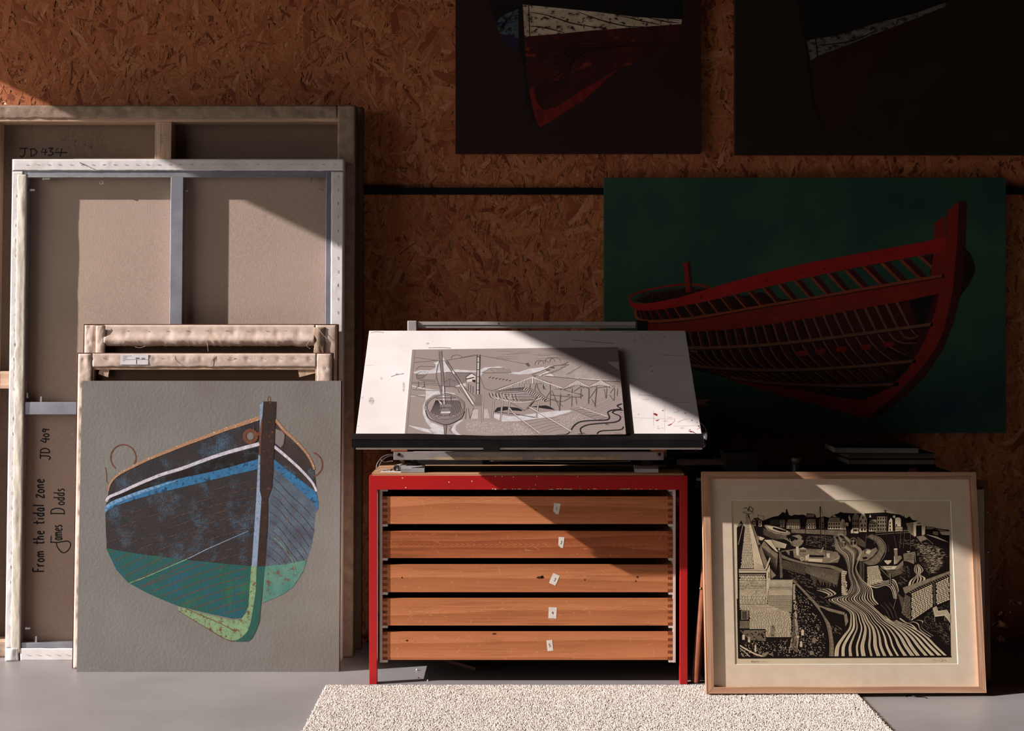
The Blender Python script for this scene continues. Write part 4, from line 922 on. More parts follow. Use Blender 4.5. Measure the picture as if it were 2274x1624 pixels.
a.poly([(1280, 820), (1380, 820), (1380, 1020), (1270, 1020)], 's_mid', L=4)
# barge at left
out = [(440, 1060), (420, 980), (520, 890), (680, 825), (800, 800), (960, 850), (1080, 930), (1105, 1000), (1090, 1120), (1000, 1250), (860, 1320), (760, 1340), (620, 1290), (500, 1200)]
a.poly(out, 's_mid', sm=True, L=3); a.ring(765, 1035, 325, 210, 1.2, 's_cut', L=6); a.ell(765, 1030, 312, 198, 'lino', L=4, n=32)
def inel(x, y): return ((x-765)/305)**2+((y-1035)/190)**2 < 1
for k in range(32):
    xb = 470+k*19.5; xt = xb+(765-xb)*.25+70*(1-k/16) if k < 16 else xb-(xb-765)*.2
    pts = [(xb+(xt-xb)*j/14, 1230-(1230-900)*j/14) for j in range(15)]; pts = [p for p in pts if inel(*p) and p[1] > 915]
    if len(pts) > 1: a.stroke([pts[0], pts[-1]], 1.25, 's_dark', sm=False, L=5)
a.ring(765, 1035, 330, 215, 1, 's_dark', L=7); a.ring(765, 1035, 312, 198, .9, 's_dark', L=7); a.stroke([(425, 1100), (480, 1230), (620, 1300), (765, 1345), (900, 1310), (1040, 1230), (1100, 1110)], 1.4, 's_dark', L=7)
a.poly([(670, 995), (860, 990), (890, 1040), (680, 1040)], 's_mid', L=6); a.poly([(680, 1090), (720, 1060), (830, 1065), (860, 1130), (800, 1180), (700, 1180)], 's_mid', L=6); a.poly([(690, 1120), (850, 1115), (850, 1145), (690, 1150)], 's_chalk', L=7); a.poly([(640, 920), (700, 960), (710, 1000), (680, 990)], 's_chalk', L=7)
ln([(600, 885), (940, 880)], 2, 's_line', L=6); ln([(860, 820), (870, 990)], 2, 's_line', L=6)
a.poly([(735, 1330), (785, 1330), (775, 1530), (745, 1530)], 's_mid', L=4); ln([(738, 1340), (750, 1530)], 1, 's_dark', L=5); ln([(790, 1340), (775, 1530)], 1, 's_dark', L=5)
ln([(820, 1360), (870, 1380), (840, 1440), (900, 1500), (980, 1550)], .8, sm=True)
# cut brickwork beside the barge
a.bricks([(1240, 1090), (1330, 1080), (1330, 1240), (1200, 1245)], 9, 4, 's_cut', L=4); a.bricks([(1430, 1080), (1490, 1075), (1530, 1230), (1430, 1230)], 9, 4, 's_cut', L=4)
for pts in ([(1130, 1060), (1110, 1250)], [(1160, 1060), (1190, 1240)], [(1250, 1050), (1190, 1240)], [(1000, 700), (1250, 1040)]): ln(pts, 1)
# stippled shore
a.dots([(1130, 1290), (1600, 1290), (1990, 1310), (2250, 1450), (2330, 1560), (1800, 1560), (1700, 1500), (1200, 1500), (1120, 1400)], 900, 's_cut', 9, 4.5, .7, L=3)
a.f(1140, 770, 7.735)
a.dots([(700, 1230), (1080, 1140), (1400, 1240), (1250, 1280), (1100, 1290), (950, 1390), (760, 1310)], 420, 's_cut', 8, 4.5, .7, L=3)
a.dots([(0, 1290), (140, 1340), (320, 1560), (0, 1560)], 260, 's_cut', 8, 4.5, .7, L=3)
# striped field
fld = [(930, 260), (1810, 260), (1830, 590), (1000, 540), (330, 490), (640, 330), (800, 320)]
a.poly([(620, 330), (980, 310), (560, 510), (330, 490)], 's_cut', L=2); a.poly([(960, 265), (1810, 262), (1830, 590), (1100, 560), (560, 510), (860, 340)], 's_cut', L=2)
for k in range(46):
    x = 620+k*27; pts = [(x-350+j*62, 180+j*46) for j in range(11)]; ln(pts, .95, 's_dark', L=4) if 0 else a.stroke(pts, .95, 's_dark', sm=True, L=4, clip=fld)
for k in range(17): x = 345+k*21; a.stroke([(x, 492-k*9), (x+22, 520-k*9)], 1.2, 's_dark', sm=False, L=5)
ln([(320, 490), (700, 330), (960, 310)], 1.6, 's_line', L=5); ln([(480, 500), (800, 390), (820, 350)], 3, 's_mid', True, L=5); ln([(920, 480), (1180, 330)], 1.2, 's_line', L=5); ln([(540, 505), (1100, 555), (1480, 590), (1830, 600)], 1.4, 's_line', L=5)
a.poly([(930, 50), (1800, 60), (1800, 255), (1000, 262)], 'lino', L=1)
# sheds
def gable(l, pk, r, n, w=1.2, d=90):
    a.poly([l, pk, r, (r[0], r[1]+12), (pk[0], pk[1]+d), (l[0], l[1]+12)], 's_cut', L=5)
    for k in range(n):
        f = (k+.5)/n; x = l[0]+(r[0]-l[0])*f
        y = l[1]+(pk[1]-l[1])*((x-l[0])/(pk[0]-l[0])) if x < pk[0] else pk[1]+(r[1]-pk[1])*((x-pk[0])/(r[0]-pk[0]))
        yb = y+(d if abs(x-pk[0]) < (r[0]-l[0])*.3 else d*.7); a.stroke([(x, y), (x, min(yb, max(l[1], r[1])+20))], w, 's_dark', sm=False, L=6)
    ln([l, pk, r], 1.4, 's_cut', L=7); ln([(l[0], l[1]-6), (pk[0], pk[1]-8), (r[0], r[1]-6)], .9, 's_dark', L=8)
a.poly([(-250, 745), (330, 530), (840, 720), (650, 740), (560, 735), (500, 630), (190, 640), (190, 745)], 's_cut', L=5)
for k in range(22):
    x = -220+k*25
    if x < 330: y0 = 745-(x+250)*.37; y1 = min(745, 745 if x < 190 else 640)
    else: continue
    a.stroke([(x, y0), (x, y1)], 1.5, 's_dark', sm=False, L=6)
for k in range(20): x = 345+k*25; y0 = 535+(x-330)*.372; y1 = 640 if x < 500 else 735; a.stroke([(x, y0), (x, y1)], 1.5, 's_dark', sm=False, L=6) if y1 > y0 else None
ln([(-250, 745), (330, 527), (840, 718)], 1.6, 's_cut', L=8)
gable((850, 720), (1090, 585), (1300, 690), 22, .8, 70); gable((1310, 680), (1500, 585), (1690, 690), 18, .7, 70)
ln([(180, 640), (190, 740)], 1.2); 
for x in (290, 380, 520, 640, 820, 1010, 1165, 1300, 1430, 1605, 1740, 1790): 
    y0 = 650 if x < 700 else 720; y1 = {290: 740, 380: 760, 520: 700, 640: 1030, 820: 1105, 1010: 1035, 1165: 900, 1300: 985, 1430: 1030, 1605: 890, 1740: 930, 1790: 850}[x]
    a.stroke([(x, y0), (x-(30 if x in (820, 1430) else 10), y1)], 2.2 if x in (820, 1430, 1300) else 1.4, 's_line', sm=False, L=6)
for pts in ([(660, 760), (790, 1060)], [(570, 870), (640, 760)], [(1310, 890), (1440, 700)], [(1410, 710), (1740, 680)], [(1650, 830), (1720, 930)], [(1660, 800), (1740, 700)], [(1070, 880), (1090, 990)], [(860, 940), (980, 880)], [(540, 950), (700, 900), (850, 1030)], [(1560, 730), (1590, 890)], [(1340, 900), (1420, 1030)], [(1040, 770), (1160, 690)]): ln(pts, 1.1, 's_line', L=6)
# hull under construction
hull = [(-330, 760), (-200, 740), (200, 700), (400, 760), (480, 870), (400, 940), (250, 960), (0, 950), (-200, 880)]
a.poly(hull, 's_mid', sm=True, L=5)
for k in range(11): a.stroke([(-250+k*22, 770+k*14), (0+k*10, 765+k*15), (230+k*14, 780+k*13)], 1.1, 's_cut' if k % 2 else 's_dark', L=7)
for k in range(24): f = k/23; a.stroke([(210+f*360, 710+f*190), (180+f*350, 740+f*190), (200+f*340, 760+f*185)], 1.3, 's_dark' if k % 2 else 's_cut', L=7)
for k in range(18): f = k/17; x = -420+f*480; a.stroke([(x, 800+f*20), (x+30, 870+f*60), (x+90, 900+f*60)], 1.1, 's_cut' if k % 2 else 's_dark', L=7)
a.stroke([(-300, 880), (0, 955), (300, 945), (480, 880)], 1.4, 's_cut', L=8); a.stroke([(400, 640), (430, 740), (520, 850), (700, 930), (850, 945)], 1.4, 's_line', L=6); a.stroke([(850, 740), (1060, 800), (1190, 835), (1100, 870), (800, 850), (640, 830)], 1.6, 's_line', L=6); a.poly([(700, 760), (860, 745), (1150, 830), (1040, 850), (760, 820)], 'lino', L=6)
a.poly([(910, 830), (950, 822), (990, 830), (950, 842)], 's_dark', L=7)
a.poly([(-300, 830), (-140, 830), (190, 1080), (180, 1110), (150, 1110)], 's_mid', L=6) if 0 else None
a.poly([(300, 970), (330, 970), (250, 1070), (200, 1090)], 's_mid', L=8); a.stroke([(-60, 960), (190, 1100)], 3.4, 's_mid', sm=False, L=7); a.stroke([(400, 860), (240, 1060)], 3, 's_mid', sm=False, L=8); a.stroke([(415, 865), (255, 1060)], 1.1, 's_dark', sm=False, L=9)
a.poly([(-330, 1120), (-280, 1050), (-150, 1030), (60, 1050), (160, 1090), (140, 1110), (-100, 1090)], 's_dark', L=5); a.poly([(290, 1030), (560, 1010), (640, 1040), (720, 1090), (560, 1070)], 's_dark', L=5)
a.stroke([(-330, 1120), (80, 1170), (370, 1220)], 1.3, 's_dark', L=6)
for x0_, x1_, y1_ in ((-520, -545, 1300), (-330, -370, 1230), (-180, -225, 1280), (-60, -90, 1180), (425, 395, 1230)): a.stroke([(x0_, 820 if x0_ < 0 else 950), (x1_, y1_)], 3.2, 's_mid', sm=False, L=9); a.stroke([(x0_+9, 820 if x0_ < 0 else 950), (x1_+9, y1_)], 1.1, 's_cut', sm=False, L=10)
for pts in ([(-60, 1060), (0, 1150), (460, 1500)], [(270, 1040), (740, 1310), (1000, 1465)]): a.stroke(pts, 1.6, 's_cut', sm=False, L=10); a.stroke([(p[0]-8, p[1]+10) for p in pts], 1, 's_line', sm=False, L=9)
for k in range(6): ln([(130+k*60, 1300+k*50), (440+k*70, 1240+k*36), (760+k*20, 1220+k*40)], 1.0, 's_mid', L=3)
for k in range(7): ln([(1030+k*60, 1060+k*28), (1240+k*56, 1040+k*25)], 1, 's_line' if k % 2 else 's_mid', L=3)
ln([(980, 1060), (1440, 1265)], 1); ln([(1140, 1040), (1620, 1205)], 1.2, 's_cut', L=5); ln([(1440, 1265), (1620, 1205)], .8)
for k in range(16): y = 900+k*40; ln([(1300+R()*100, y+60), (1840, y-150+R()*10)] if k < 6 else [(700+R()*500, y+30), (1850, y+60)], .45, 's_mid', L=2)
# thick ink rivulets at the lower right
for pts, w in (([(1860, 985), (1780, 1020), (1845, 1070), (1700, 1090), (1620, 1130), (1640, 1190), (1640, 1240), (1560, 1265), (1280, 1275), (1130, 1300), (1040, 1360), (990, 1435)], 2.4), ([(1870, 1092), (1760, 1095), (1700, 1130), (1740, 1160), (1820, 1190), (1830, 1250), (1740, 1300), (1500, 1320), (1280, 1345), (1160, 1400), (1150, 1450), (1170, 1500), (1140, 1545), (1090, 1555)], 2.4), ([(965, 1470), (900, 1510), (720, 1520), (605, 1555)], 1.6), ([(1890, 1375), (1850, 1425), (1700, 1440), (1520, 1450), (1450, 1480), (1430, 1550)], 2.2)):
    a.stroke(pts, w, 's_dark', L=10)
for cx, cy in ((1600, 1335), (1200, 1490), (1130, 1505)): a.poly([(cx-30, cy-8), (cx+10, cy-10), (cx+40, cy+14), (cx-20, cy+8)], 's_line', L=11)
for cx, cy in ((1840, 1137), (1865, 1210), (1880, 1095)): a.ell(cx, cy, 8, 5, 'drip', L=11, n=7)
a.stroke([(1735, 1490), (1860, 1492)], .9, 's_mid', sm=False, L=5)
a.f(890, 770, 7.735); a.stroke([(245, 50), (95, 1550)], .7, 's_mid', sm=False, L=3); a.stroke([(185, 830), (420, 870)], 2, 's_mid', L=3)
a.poly([(1540, 1550), (1570, 1545), (1640, 1552), (1635, 1562), (1540, 1562)], 's_chalk', L=5)
a.build('boatyard_sketch', MBs)
# ------------------------------------------------------------------ rug
M['rug'] = pm('rug_wool', '#dfd4cb', '#cdc1b7', 90, lo=.35, hi=.65, rough=1, spec=.05)
M['rug_base'] = pm('rug_backing', '#8d7f72', '#7b6e62', 60, rough=1)
rx0, rx1, ry0, ry1 = -.612, 1.114, 3.55, 4.712
t = tag(empty('rug', ((rx0+rx1)/2, (ry0+ry1)/2, 0)), 'cream wool rug on the floor in front of the plan chest', 'rug')
ox, oy = (rx0+rx1)/2, (ry0+ry1)/2
MB().box(rx0-ox, rx1-ox, ry0-oy, ry1-oy, 0.0005, .006, 'rug_base').build('backing', t)
def pile():
    rs = np.random.RandomState(5); sp = .0038
    gx = np.arange(rx0, rx1, sp); gy = np.arange(ry0, ry1, sp); X_, Y_ = np.meshgrid(gx, gy); X_ = X_.ravel(); Y_ = Y_.ravel(); n = len(X_)
    X_ = X_+rs.uniform(-.003, .003, n); Y_ = Y_+rs.uniform(-.003, .003, n)
    clump = np.sin(X_*310+np.sin(Y_*190)*2)*np.sin(Y_*270+np.sin(X_*150)*2)
    h = .0118+.0007*clump+rs.uniform(-.0012, .0012, n); r = rs.uniform(.0023, .0032, n)
    lx_ = rs.normal(0, .0018, n); ly_ = rs.normal(0, .0018, n); a0 = rs.uniform(0, 6.28, n)
    V = np.zeros((n, 7, 3))
    for k in range(3):
        a = a0+k*2.094; V[:, k, 0] = X_+r*np.cos(a); V[:, k, 1] = Y_+r*np.sin(a); V[:, k, 2] = .003
        V[:, 3+k, 0] = X_+lx_*.7+r*.8*np.cos(a); V[:, 3+k, 1] = Y_+ly_*.7+r*.8*np.sin(a); V[:, 3+k, 2] = h*.72
    V[:, 6, 0] = X_+lx_; V[:, 6, 1] = Y_+ly_; V[:, 6, 2] = h
    V[:, :, 0] -= ox; V[:, :, 1] -= oy
    base = (np.arange(n)*7)[:, None]
    quads = np.array([[0, 1, 4, 3], [1, 2, 5, 4], [2, 0, 3, 5]]); tris = np.array([[3, 4, 6], [4, 5, 6], [5, 3, 6]])
    q = (base[:, :, None]+quads[None]).reshape(-1, 4); tr = (base[:, :, None]+tris[None]).reshape(-1, 3)
    me = bpy.data.meshes.new('pile'); me.vertices.add(n*7); me.vertices.foreach_set('co', V.astype(np.float32).ravel())
    loops = np.concatenate([q.ravel(), tr.ravel()]); me.loops.add(len(loops)); me.loops.foreach_set('vertex_index', loops.astype(np.int32))
    ls = np.concatenate([np.arange(len(q))*4, len(q)*4+np.arange(len(tr))*3]); lt = np.concatenate([np.full(len(q), 4), np.full(len(tr), 3)])
    me.polygons.add(len(ls)); me.polygons.foreach_set('loop_start', ls.astype(np.int32)); me.polygons.foreach_set('loop_total', lt.astype(np.int32))
    me.polygons.foreach_set('use_smooth', np.ones(len(ls), bool)); me.materials.append(M['rug']); me.update(calc_edges=True)
    o = bpy.data.objects.new('pile', me); COL.objects.link(o); o.parent = t; o['kind'] = 'stuff'
pile()

# ------------------------------------------------------------------ paintings on the wall
def wall_painting(name, label, pxl, pxr, pyt, pyb, Yf, m, T=.035, m_edge=None):
    xa, xb, zt, zb = WX(pxl, Yf), WX(pxr, Yf), WZ(pyt, Yf), WZ(pyb, Yf)
    p = Panel(((xa+xb)/2, Yf, zb), (1, 0, 0), (0, 0, 1)); t = tag(empty(name, mt=p.mt), label, 'painting')
    w, h = xb-xa, zt-zb; me = m_edge or m
    b = MB().box(-w/2, w/2, 0, .003, 0, h, m).box(-w/2, -w/2+.003, .003, T, 0, h, me).box(w/2-.003, w/2, .003, T, 0, h, me).box(-w/2+.003, w/2-.003, .003, T, h-.003, h, me).box(-w/2+.003, w/2-.003, .003, T, 0, .003, me)
    cv = b.build('canvas', t, bevel=.001)
    for x0, x1, z0, z1 in ((-w/2+.004, -w/2+.05, .004, h-.004), (w/2-.05, w/2-.004, .004, h-.004), (-w/2+.05, w/2-.05, .004, .05), (-w/2+.05, w/2-.05, h-.05, h-.004)):
        MB().box(x0, x1, .004, T-.001, z0, z1, 'pinewood').build('stretcher_bar', t)
    return t, p, cv
M['k_dark'] = paint('paint_brown_black', '#2e1a16', '#33201b', sc_=2.5, bump=.15)
M['k_dark2'] = paint('paint_grey_black', '#2c1d18', '#2e2820', sc_=2, bump=.15)
M['k_black'] = paint('paint_black', '#171211', '#1d1715', sc_=9)
M['k_cream'] = paint('paint_cream', '#d9c8ac', '#b09c82', '#3a2c24', sc_=30, wlo=.54, wsc=60, st=(.6, 1, 1))
M['k_cream2'] = paint('paint_grey_cream', '#76726a', '#5a5750', '#2a2420', sc_=30, wlo=.52, wsc=60, st=(.6, 1, 1))
M['k_red'] = paint('paint_dark_red', '#4a1a14', '#2e1310', '#7c2a1e', sc_=9, wlo=.58, wsc=26, st=(.5, 1, 1))
M['k_red2'] = paint('paint_bright_red', '#861c1c', '#541614', sc_=30)
M['k_line'] = paint('paint_dark_line', '#24100d', '#1c0d0b', sc_=30)
M['k_blue'] = paint('paint_night_blue', '#3b4d5c', '#5a6a72', '#1c1c20', sc_=20, wlo=.5, wsc=40)
M['k_violet'] = paint('paint_violet', '#2f2440', '#211a2c', sc_=20)
M['k_red3'] = paint('paint_faint_red', '#321914', '#361d17', sc_=6)
t, p, cv = wall_painting('boat_painting', 'dark painting of red hull with cream band, left of two high on the wall', 1011.5, 1556, -430, 340, 5.378, 'k_dark')
a = Art(p, 0.0, .00015); a.f(980, 0, 1.757)
hull = [(317, -300), (318, 20), (322, 145), (336, 300), (352, 420), (376, 490), (385, 495), (420, 478), (560, 385), (700, 268), (860, 200), (925, 150), (940, 95), (945, -20), (1000, -320)]
a.poly(hull, 'k_red', L=1)
a.poly([(200, -300), (180, 0), (215, 90), (310, 210), (317, 140), (316, -300)], 'k_black', L=1)
a.poly([(215, 85), (240, 60), (300, 35), (302, 140), (300, 150), (225, 130)], 'k_blue', L=2); a.poly([(225, 130), (300, 150), (304, 210), (255, 175)], 'k_violet', L=2)
for k in range(4): a.stroke([(300-k*3, 45+k*12), (262-k*8, 70+k*10), (240-k*6, 120+k*5)], 1.6, 'k_line', L=3)
a.poly([(318, -300), (318, 20), (600, 46), (750, 66), (941, 76), (945, -20), (1000, -320)], 'k_black', L=2)
a.poly([(318, 18), (340, 20), (600, 46), (760, 67), (940, 76), (936, 94), (800, 104), (600, 118), (480, 130), (340, 142), (325, 145)], 'k_cream', L=3)
for pts in ([(350, 48), (420, 62), (500, 88), (560, 100), (640, 112)], [(350, 102), (420, 112), (480, 128)], [(530, 45), (620, 78), (720, 102), (790, 104)], [(700, 62), (790, 84), (850, 96)], [(800, 68), (880, 85), (930, 90)], [(870, 72), (930, 82)]): a.stroke(pts, 2.6, 'k_line', L=4, taper=.6)
a.stroke([(341, 20), (345, 142)], 2, 'k_line', sm=False, L=5)
for k in range(8):
    y0 = 165+k*32; a.stroke([(352+k*3, y0), (450, y0+6-k*7), (560-k*8, y0-2-k*18), (900-k*62, min(y0+10-k*8, 180))], 2.2, 'k_line', L=3, taper=.5)
a.poly([(304, -300), (318, -300), (318, 20), (322, 145), (336, 300), (352, 420), (378, 492), (350, 470), (330, 400), (320, 290), (308, 150)], 'k_black', L=4)
a.poly([(340, 350), (360, 335), (372, 400), (400, 430), (440, 425), (560, 345), (700, 262), (560, 388), (420, 480), (385, 496), (368, 470)], 'k_red2', L=4)
a.poly([(326, 148), (346, 146), (360, 332), (342, 345)], 'k_red', L=5)
a.build('painted_boat', cv)
t, p, cv = wall_painting('boat_painting', 'near-black painting with faint pale hull band, right of two high on the wall', 1632.5, 2330, -430, 343, 5.378, 'k_dark2')
a = Art(p, 0.0, .00015); a.f(980, 0, 1.757)
a.poly([(1370, -300), (1385, 0), (1425, 155), (1440, 300), (1460, 420), (1500, 500), (1550, 505), (1610, 420), (1700, 250), (1760, 160), (1970, 15), (2080, -300)], 'k_red3', L=1)
a.poly([(1370, -300), (1388, 0), (1428, 158), (1550, 138), (1700, 90), (1850, 60), (1975, 10), (2080, -300)], 'k_black', L=2)
a.poly([(1425, 157), (1550, 138), (1700, 90), (1840, 55), (1974, 8), (1965, 26), (1830, 80), (1700, 130), (1560, 185), (1470, 218), (1440, 238)], 'k_cream2', L=3)
a.stroke([(1460, 150), (1468, 218)], 3, 'k_black', sm=False, L=4); a.stroke([(1470, 178), (1600, 160), (1700, 118)], 3, 'k_black', L=4, taper=.5)
a.stroke([(1395, 60), (1422, 160), (1438, 290), (1458, 420), (1500, 502)], 4, 'k_black', L=5)
a.build('painted_boat', cv)
M['g_bg'] = pm('paint_sea_green', '#375d47', '#27453d', 2.2, lo=.35, hi=.7, rough=.55, bump=.2, bscale=200, worn='#1b3c48', wscale=3, wlo=.5, whi=.75)
M['g_edge'] = paint('paint_soft_edge', '#152019', '#1a1210', sc_=14)
M['r1'] = paint('paint_scarlet', '#b52422', '#a01f1c', '#7a1a18', sc_=9, wlo=.6, wsc=30)
M['r2'] = paint('paint_brick', '#962a20', '#82241c', '#a83a24', sc_=9, wlo=.62, wsc=40)
M['r3'] = paint('paint_maroon', '#4d1a18', '#421615', sc_=9)
M['r4'] = paint('paint_deep_maroon', '#2c1312', '#251010', sc_=9)
M['r5'] = paint('paint_orange_edge', '#a5522f', '#8c4428', sc_=20)
M['r6'] = paint('paint_batten', '#855a42', '#744c38', sc_=20)
t, p, cv = wall_painting('boat_painting', 'painting of a red ribbed boat frame on dark sea green, hung low at the right', 1341.5, 2234, 395, 962, 5.372, 'g_bg')
a = Art(p, 0.0, .00015); a.f(1320, 380, 2.384)
inner = [(215, 735), (300, 740), (600, 690), (900, 620), (1300, 530), (1700, 455), (1850, 430), (1835, 650), (1785, 830), (1700, 1000), (1600, 1130), (1450, 1215), (1300, 1205), (1000, 1150), (720, 1100), (520, 1050), (380, 960), (270, 850)]
a.poly(inner, 'r4', L=1)
a.poly([(700, 668), (900, 622), (1300, 532), (1700, 457), (1780, 445), (1778, 560), (1500, 605), (1100, 678), (1000, 680), (880, 640), (800, 660)], 'g_bg', L=2)
a.poly([(1200, 770), (1500, 705), (1800, 655), (1740, 850), (1640, 950), (1500, 900)], 'k_black', L=2)
# upper ribs
for k in range(22):
    f = k/21; x = 230+1480*(f**1.45); yt = np.interp(x, [230, 450, 750, 1100, 1500, 1710], [730, 715, 655, 570, 490, 452]); dxr = 20+95*f; yb = np.interp(x+dxr, [230, 450, 750, 1100, 1500, 1860], [790, 785, 742, 680, 610, 550])
    w = 8+44*f
    a.poly([(x+w*.45, yt), (x+w*1.25, yt-4), (x+dxr+w*1.1, yb), (x+dxr+w*.4, yb+2)], 'r3', L=4); a.poly([(x, yt), (x+w*.45, yt), (x+dxr+w*.42, yb), (x+dxr, yb)], 'r5' if f > .2 else 'r2', L=4)
# lower ribs sweeping to the keel
for k in range(24):
    f = k/23; x = 420+1180*(f**1.1); yt = np.interp(x, [230, 500, 900, 1300, 1600], [845, 850, 815, 750, 695]); L_ = 90+(300 if f > .3 else 160+467*f)*(1-.15*f)
    w = 5+22*f; P0 = (x, yt); P1 = (x+60+100*f*.4, yt+L_*.5); P2 = (x+L_*1.05*(.55+.4*(1-f)*1.1), yt+L_*.98)
    yk = np.interp(P2[0], [500, 720, 1000, 1300, 1450, 1640, 1740], [1050, 1100, 1150, 1200, 1180, 1000, 860]); P2 = (P2[0], min(P2[1], yk))
    a.stroke([(q[0]+w*1.3, q[1]) for q in (P0, P1, P2)], [w*.9, w*.4], 'r3', L=3, clip=inner); a.stroke([P0, P1, P2], [2.2+w*.16, 1.2], 'r6', L=4, clip=inner)
for x, y in ((1095, 965), (1190, 957), (1300, 945), (1430, 932), (1550, 918)): a.poly([(x-25, y-10), (x+35, y-16), (x+30, y+12), (x-15, y+14)], 'r2', L=5)
# far rim and stern posts
a.stroke([(190, 690), (185, 670), (215, 650), (300, 625), (400, 608), (480, 601), (560, 606), (610, 616)], 5, 'r2', L=5); a.stroke([(200, 690), (280, 655), (400, 628), (500, 618), (600, 626)], 2, 'r3', L=5)
for k in range(8): x = 250+k*38; a.poly([(x, 645-k*3), (x+12, 642-k*3), (x+30, 672-k*4), (x+16, 675-k*4)], 'r3', L=4)
a.poly([(215, 690), (280, 655), (480, 622), (600, 628), (560, 650), (430, 690), (260, 700)], 'r4', L=3)
a.poly([(468, 485), (505, 481), (520, 640), (484, 642)], 'r2', L=6); a.poly([(492, 482), (505, 481), (520, 640), (508, 641)], 'r3', L=7)
# planks
band2 = band
def bnd(U, D, m, L):
    U = [a.px(q) for q in U]; D = [a.px(q) for q in D]; ox_, oy_, k_ = a.ox, a.oy, a.k; a.f(0, 0, 1); band(U, D, m, L); a.f(ox_, oy_, k_)
bnd([(182, 672), (205, 700), (300, 698), (450, 668), (600, 625), (750, 580), (900, 540), (1100, 493), (1300, 455), (1500, 418), (1700, 382), (1858, 350)], [(190, 715), (215, 733), (300, 738), (450, 718), (600, 688), (750, 652), (900, 616), (1100, 570), (1300, 528), (1500, 490), (1700, 452), (1856, 426)], 'r1', 7)
bnd([(225, 780), (300, 796), (450, 786), (600, 766), (750, 741), (900, 713), (1100, 681), (1300, 646), (1500, 611), (1700, 576), (1852, 550)], [(232, 792), (290, 846), (500, 850), (700, 840), (900, 816), (1100, 786), (1300, 750), (1450, 722), (1600, 696), (1700, 675), (1826, 650)], 'r2', 6)
a.stroke([(215, 735), (228, 780), (300, 797), (450, 787), (600, 767), (750, 742), (900, 714), (1100, 682), (1300, 647), (1500, 612), (1700, 577), (1850, 553)], 6.5, 'r5', L=8); a.stroke([(228, 790), (300, 806), (450, 796), (600, 776), (900, 723), (1300, 656), (1850, 562)], 2.5, 'r3', L=9)
for pts, w in (([(430, 925), (500, 937), (700, 934), (900, 922), (1100, 903), (1400, 865), (1790, 812)], 8), ([(470, 1022), (600, 1040), (800, 1052), (1000, 1055), (1200, 1048), (1450, 1030), (1700, 1005)], 7), ([(720, 1095), (900, 1120), (1100, 1132), (1350, 1138), (1612, 1128)], 7)):
    a.stroke(pts, w, 'r6', L=8); a.stroke([(x, y+9) for x, y in pts], 2, 'r4', L=9)
a.poly([(505, 942), (545, 945), (545, 962), (510, 958)], 'r6', L=8)
# stem and keel
a.poly([(1800, 275), (1858, 237), (1860, 360), (1840, 560), (1778, 560), (1795, 440)], 'r2', L=5); a.poly([(1800, 655), (1836, 650), (1790, 860), (1690, 1010), (1660, 980), (1740, 840)], 'r3', L=5)
a.poly([(1868, 210), (1930, 158), (1934, 158), (1916, 420), (1895, 640), (1850, 840), (1790, 970), (1700, 1080), (1600, 1180), (1500, 1250), (1420, 1215), (1560, 1150), (1660, 1050), (1750, 900), (1810, 720), (1840, 560), (1860, 360)], 'r2', L=8)
a.poly([(1930, 158), (1969, 160), (1962, 400), (1946, 600), (1905, 790), (1840, 950), (1750, 1085), (1640, 1200), (1530, 1285), (1450, 1312), (1500, 1260), (1620, 1170), (1720, 1060), (1800, 950), (1855, 830), (1895, 640), (1916, 420)], 'r3', L=9)
a.poly([(700, 1095), (900, 1125), (1100, 1165), (1300, 1200), (1430, 1214), (1520, 1200), (1600, 1180), (1500, 1290), (1440, 1312), (1300, 1272), (1000, 1192), (720, 1108)], 'r2', L=7)
a.poly([(1955, 405), (1985, 430), (2012, 490), (2015, 530), (1985, 598), (1935, 665), (1912, 720), (1895, 700), (1930, 600), (1950, 500)], 'r4', L=5)
a.build('painted_boat', cv)
# ------------------------------------------------------------------ framed harbour print
M['frame_wood'] = wood('ash_frame', '#caa184', '#ad8163', 0, 12, rough=.5, dist=4)
M['frame_wood_v'] = wood('ash_frame_upright', '#caa184', '#ad8163', 2, 12, rough=.5, dist=4)
M['mat'] = pm('mount_card', '#f0dcc6', '#e9d4bd', 30, rough=.95, spec=.1, bump=.15, bscale=500)
M['bevel'] = pm('bevel_white', '#efe8dc', '#e6dfd2', 30, rough=.8)
M['paper'] = pm('print_paper', '#e4d2b5', '#dbc9ab', 20, rough=.9, spec=.1)
M['inkb'] = pm('block_ink', '#150c0a', '#1b110e', 30, rough=.5)
M['cut'] = pm('uncut_paper', '#e2cfb0', '#d4c0a0', 60, rough=.9, spec=.1)
M['cut2'] = pm('hatched_paper', '#9c8b72', '#7a6b57', 90, lo=.3, hi=.7, rough=.9)
M['back_card'] = pm('backing_board', '#6f4a34', '#5c3c2a', 30)
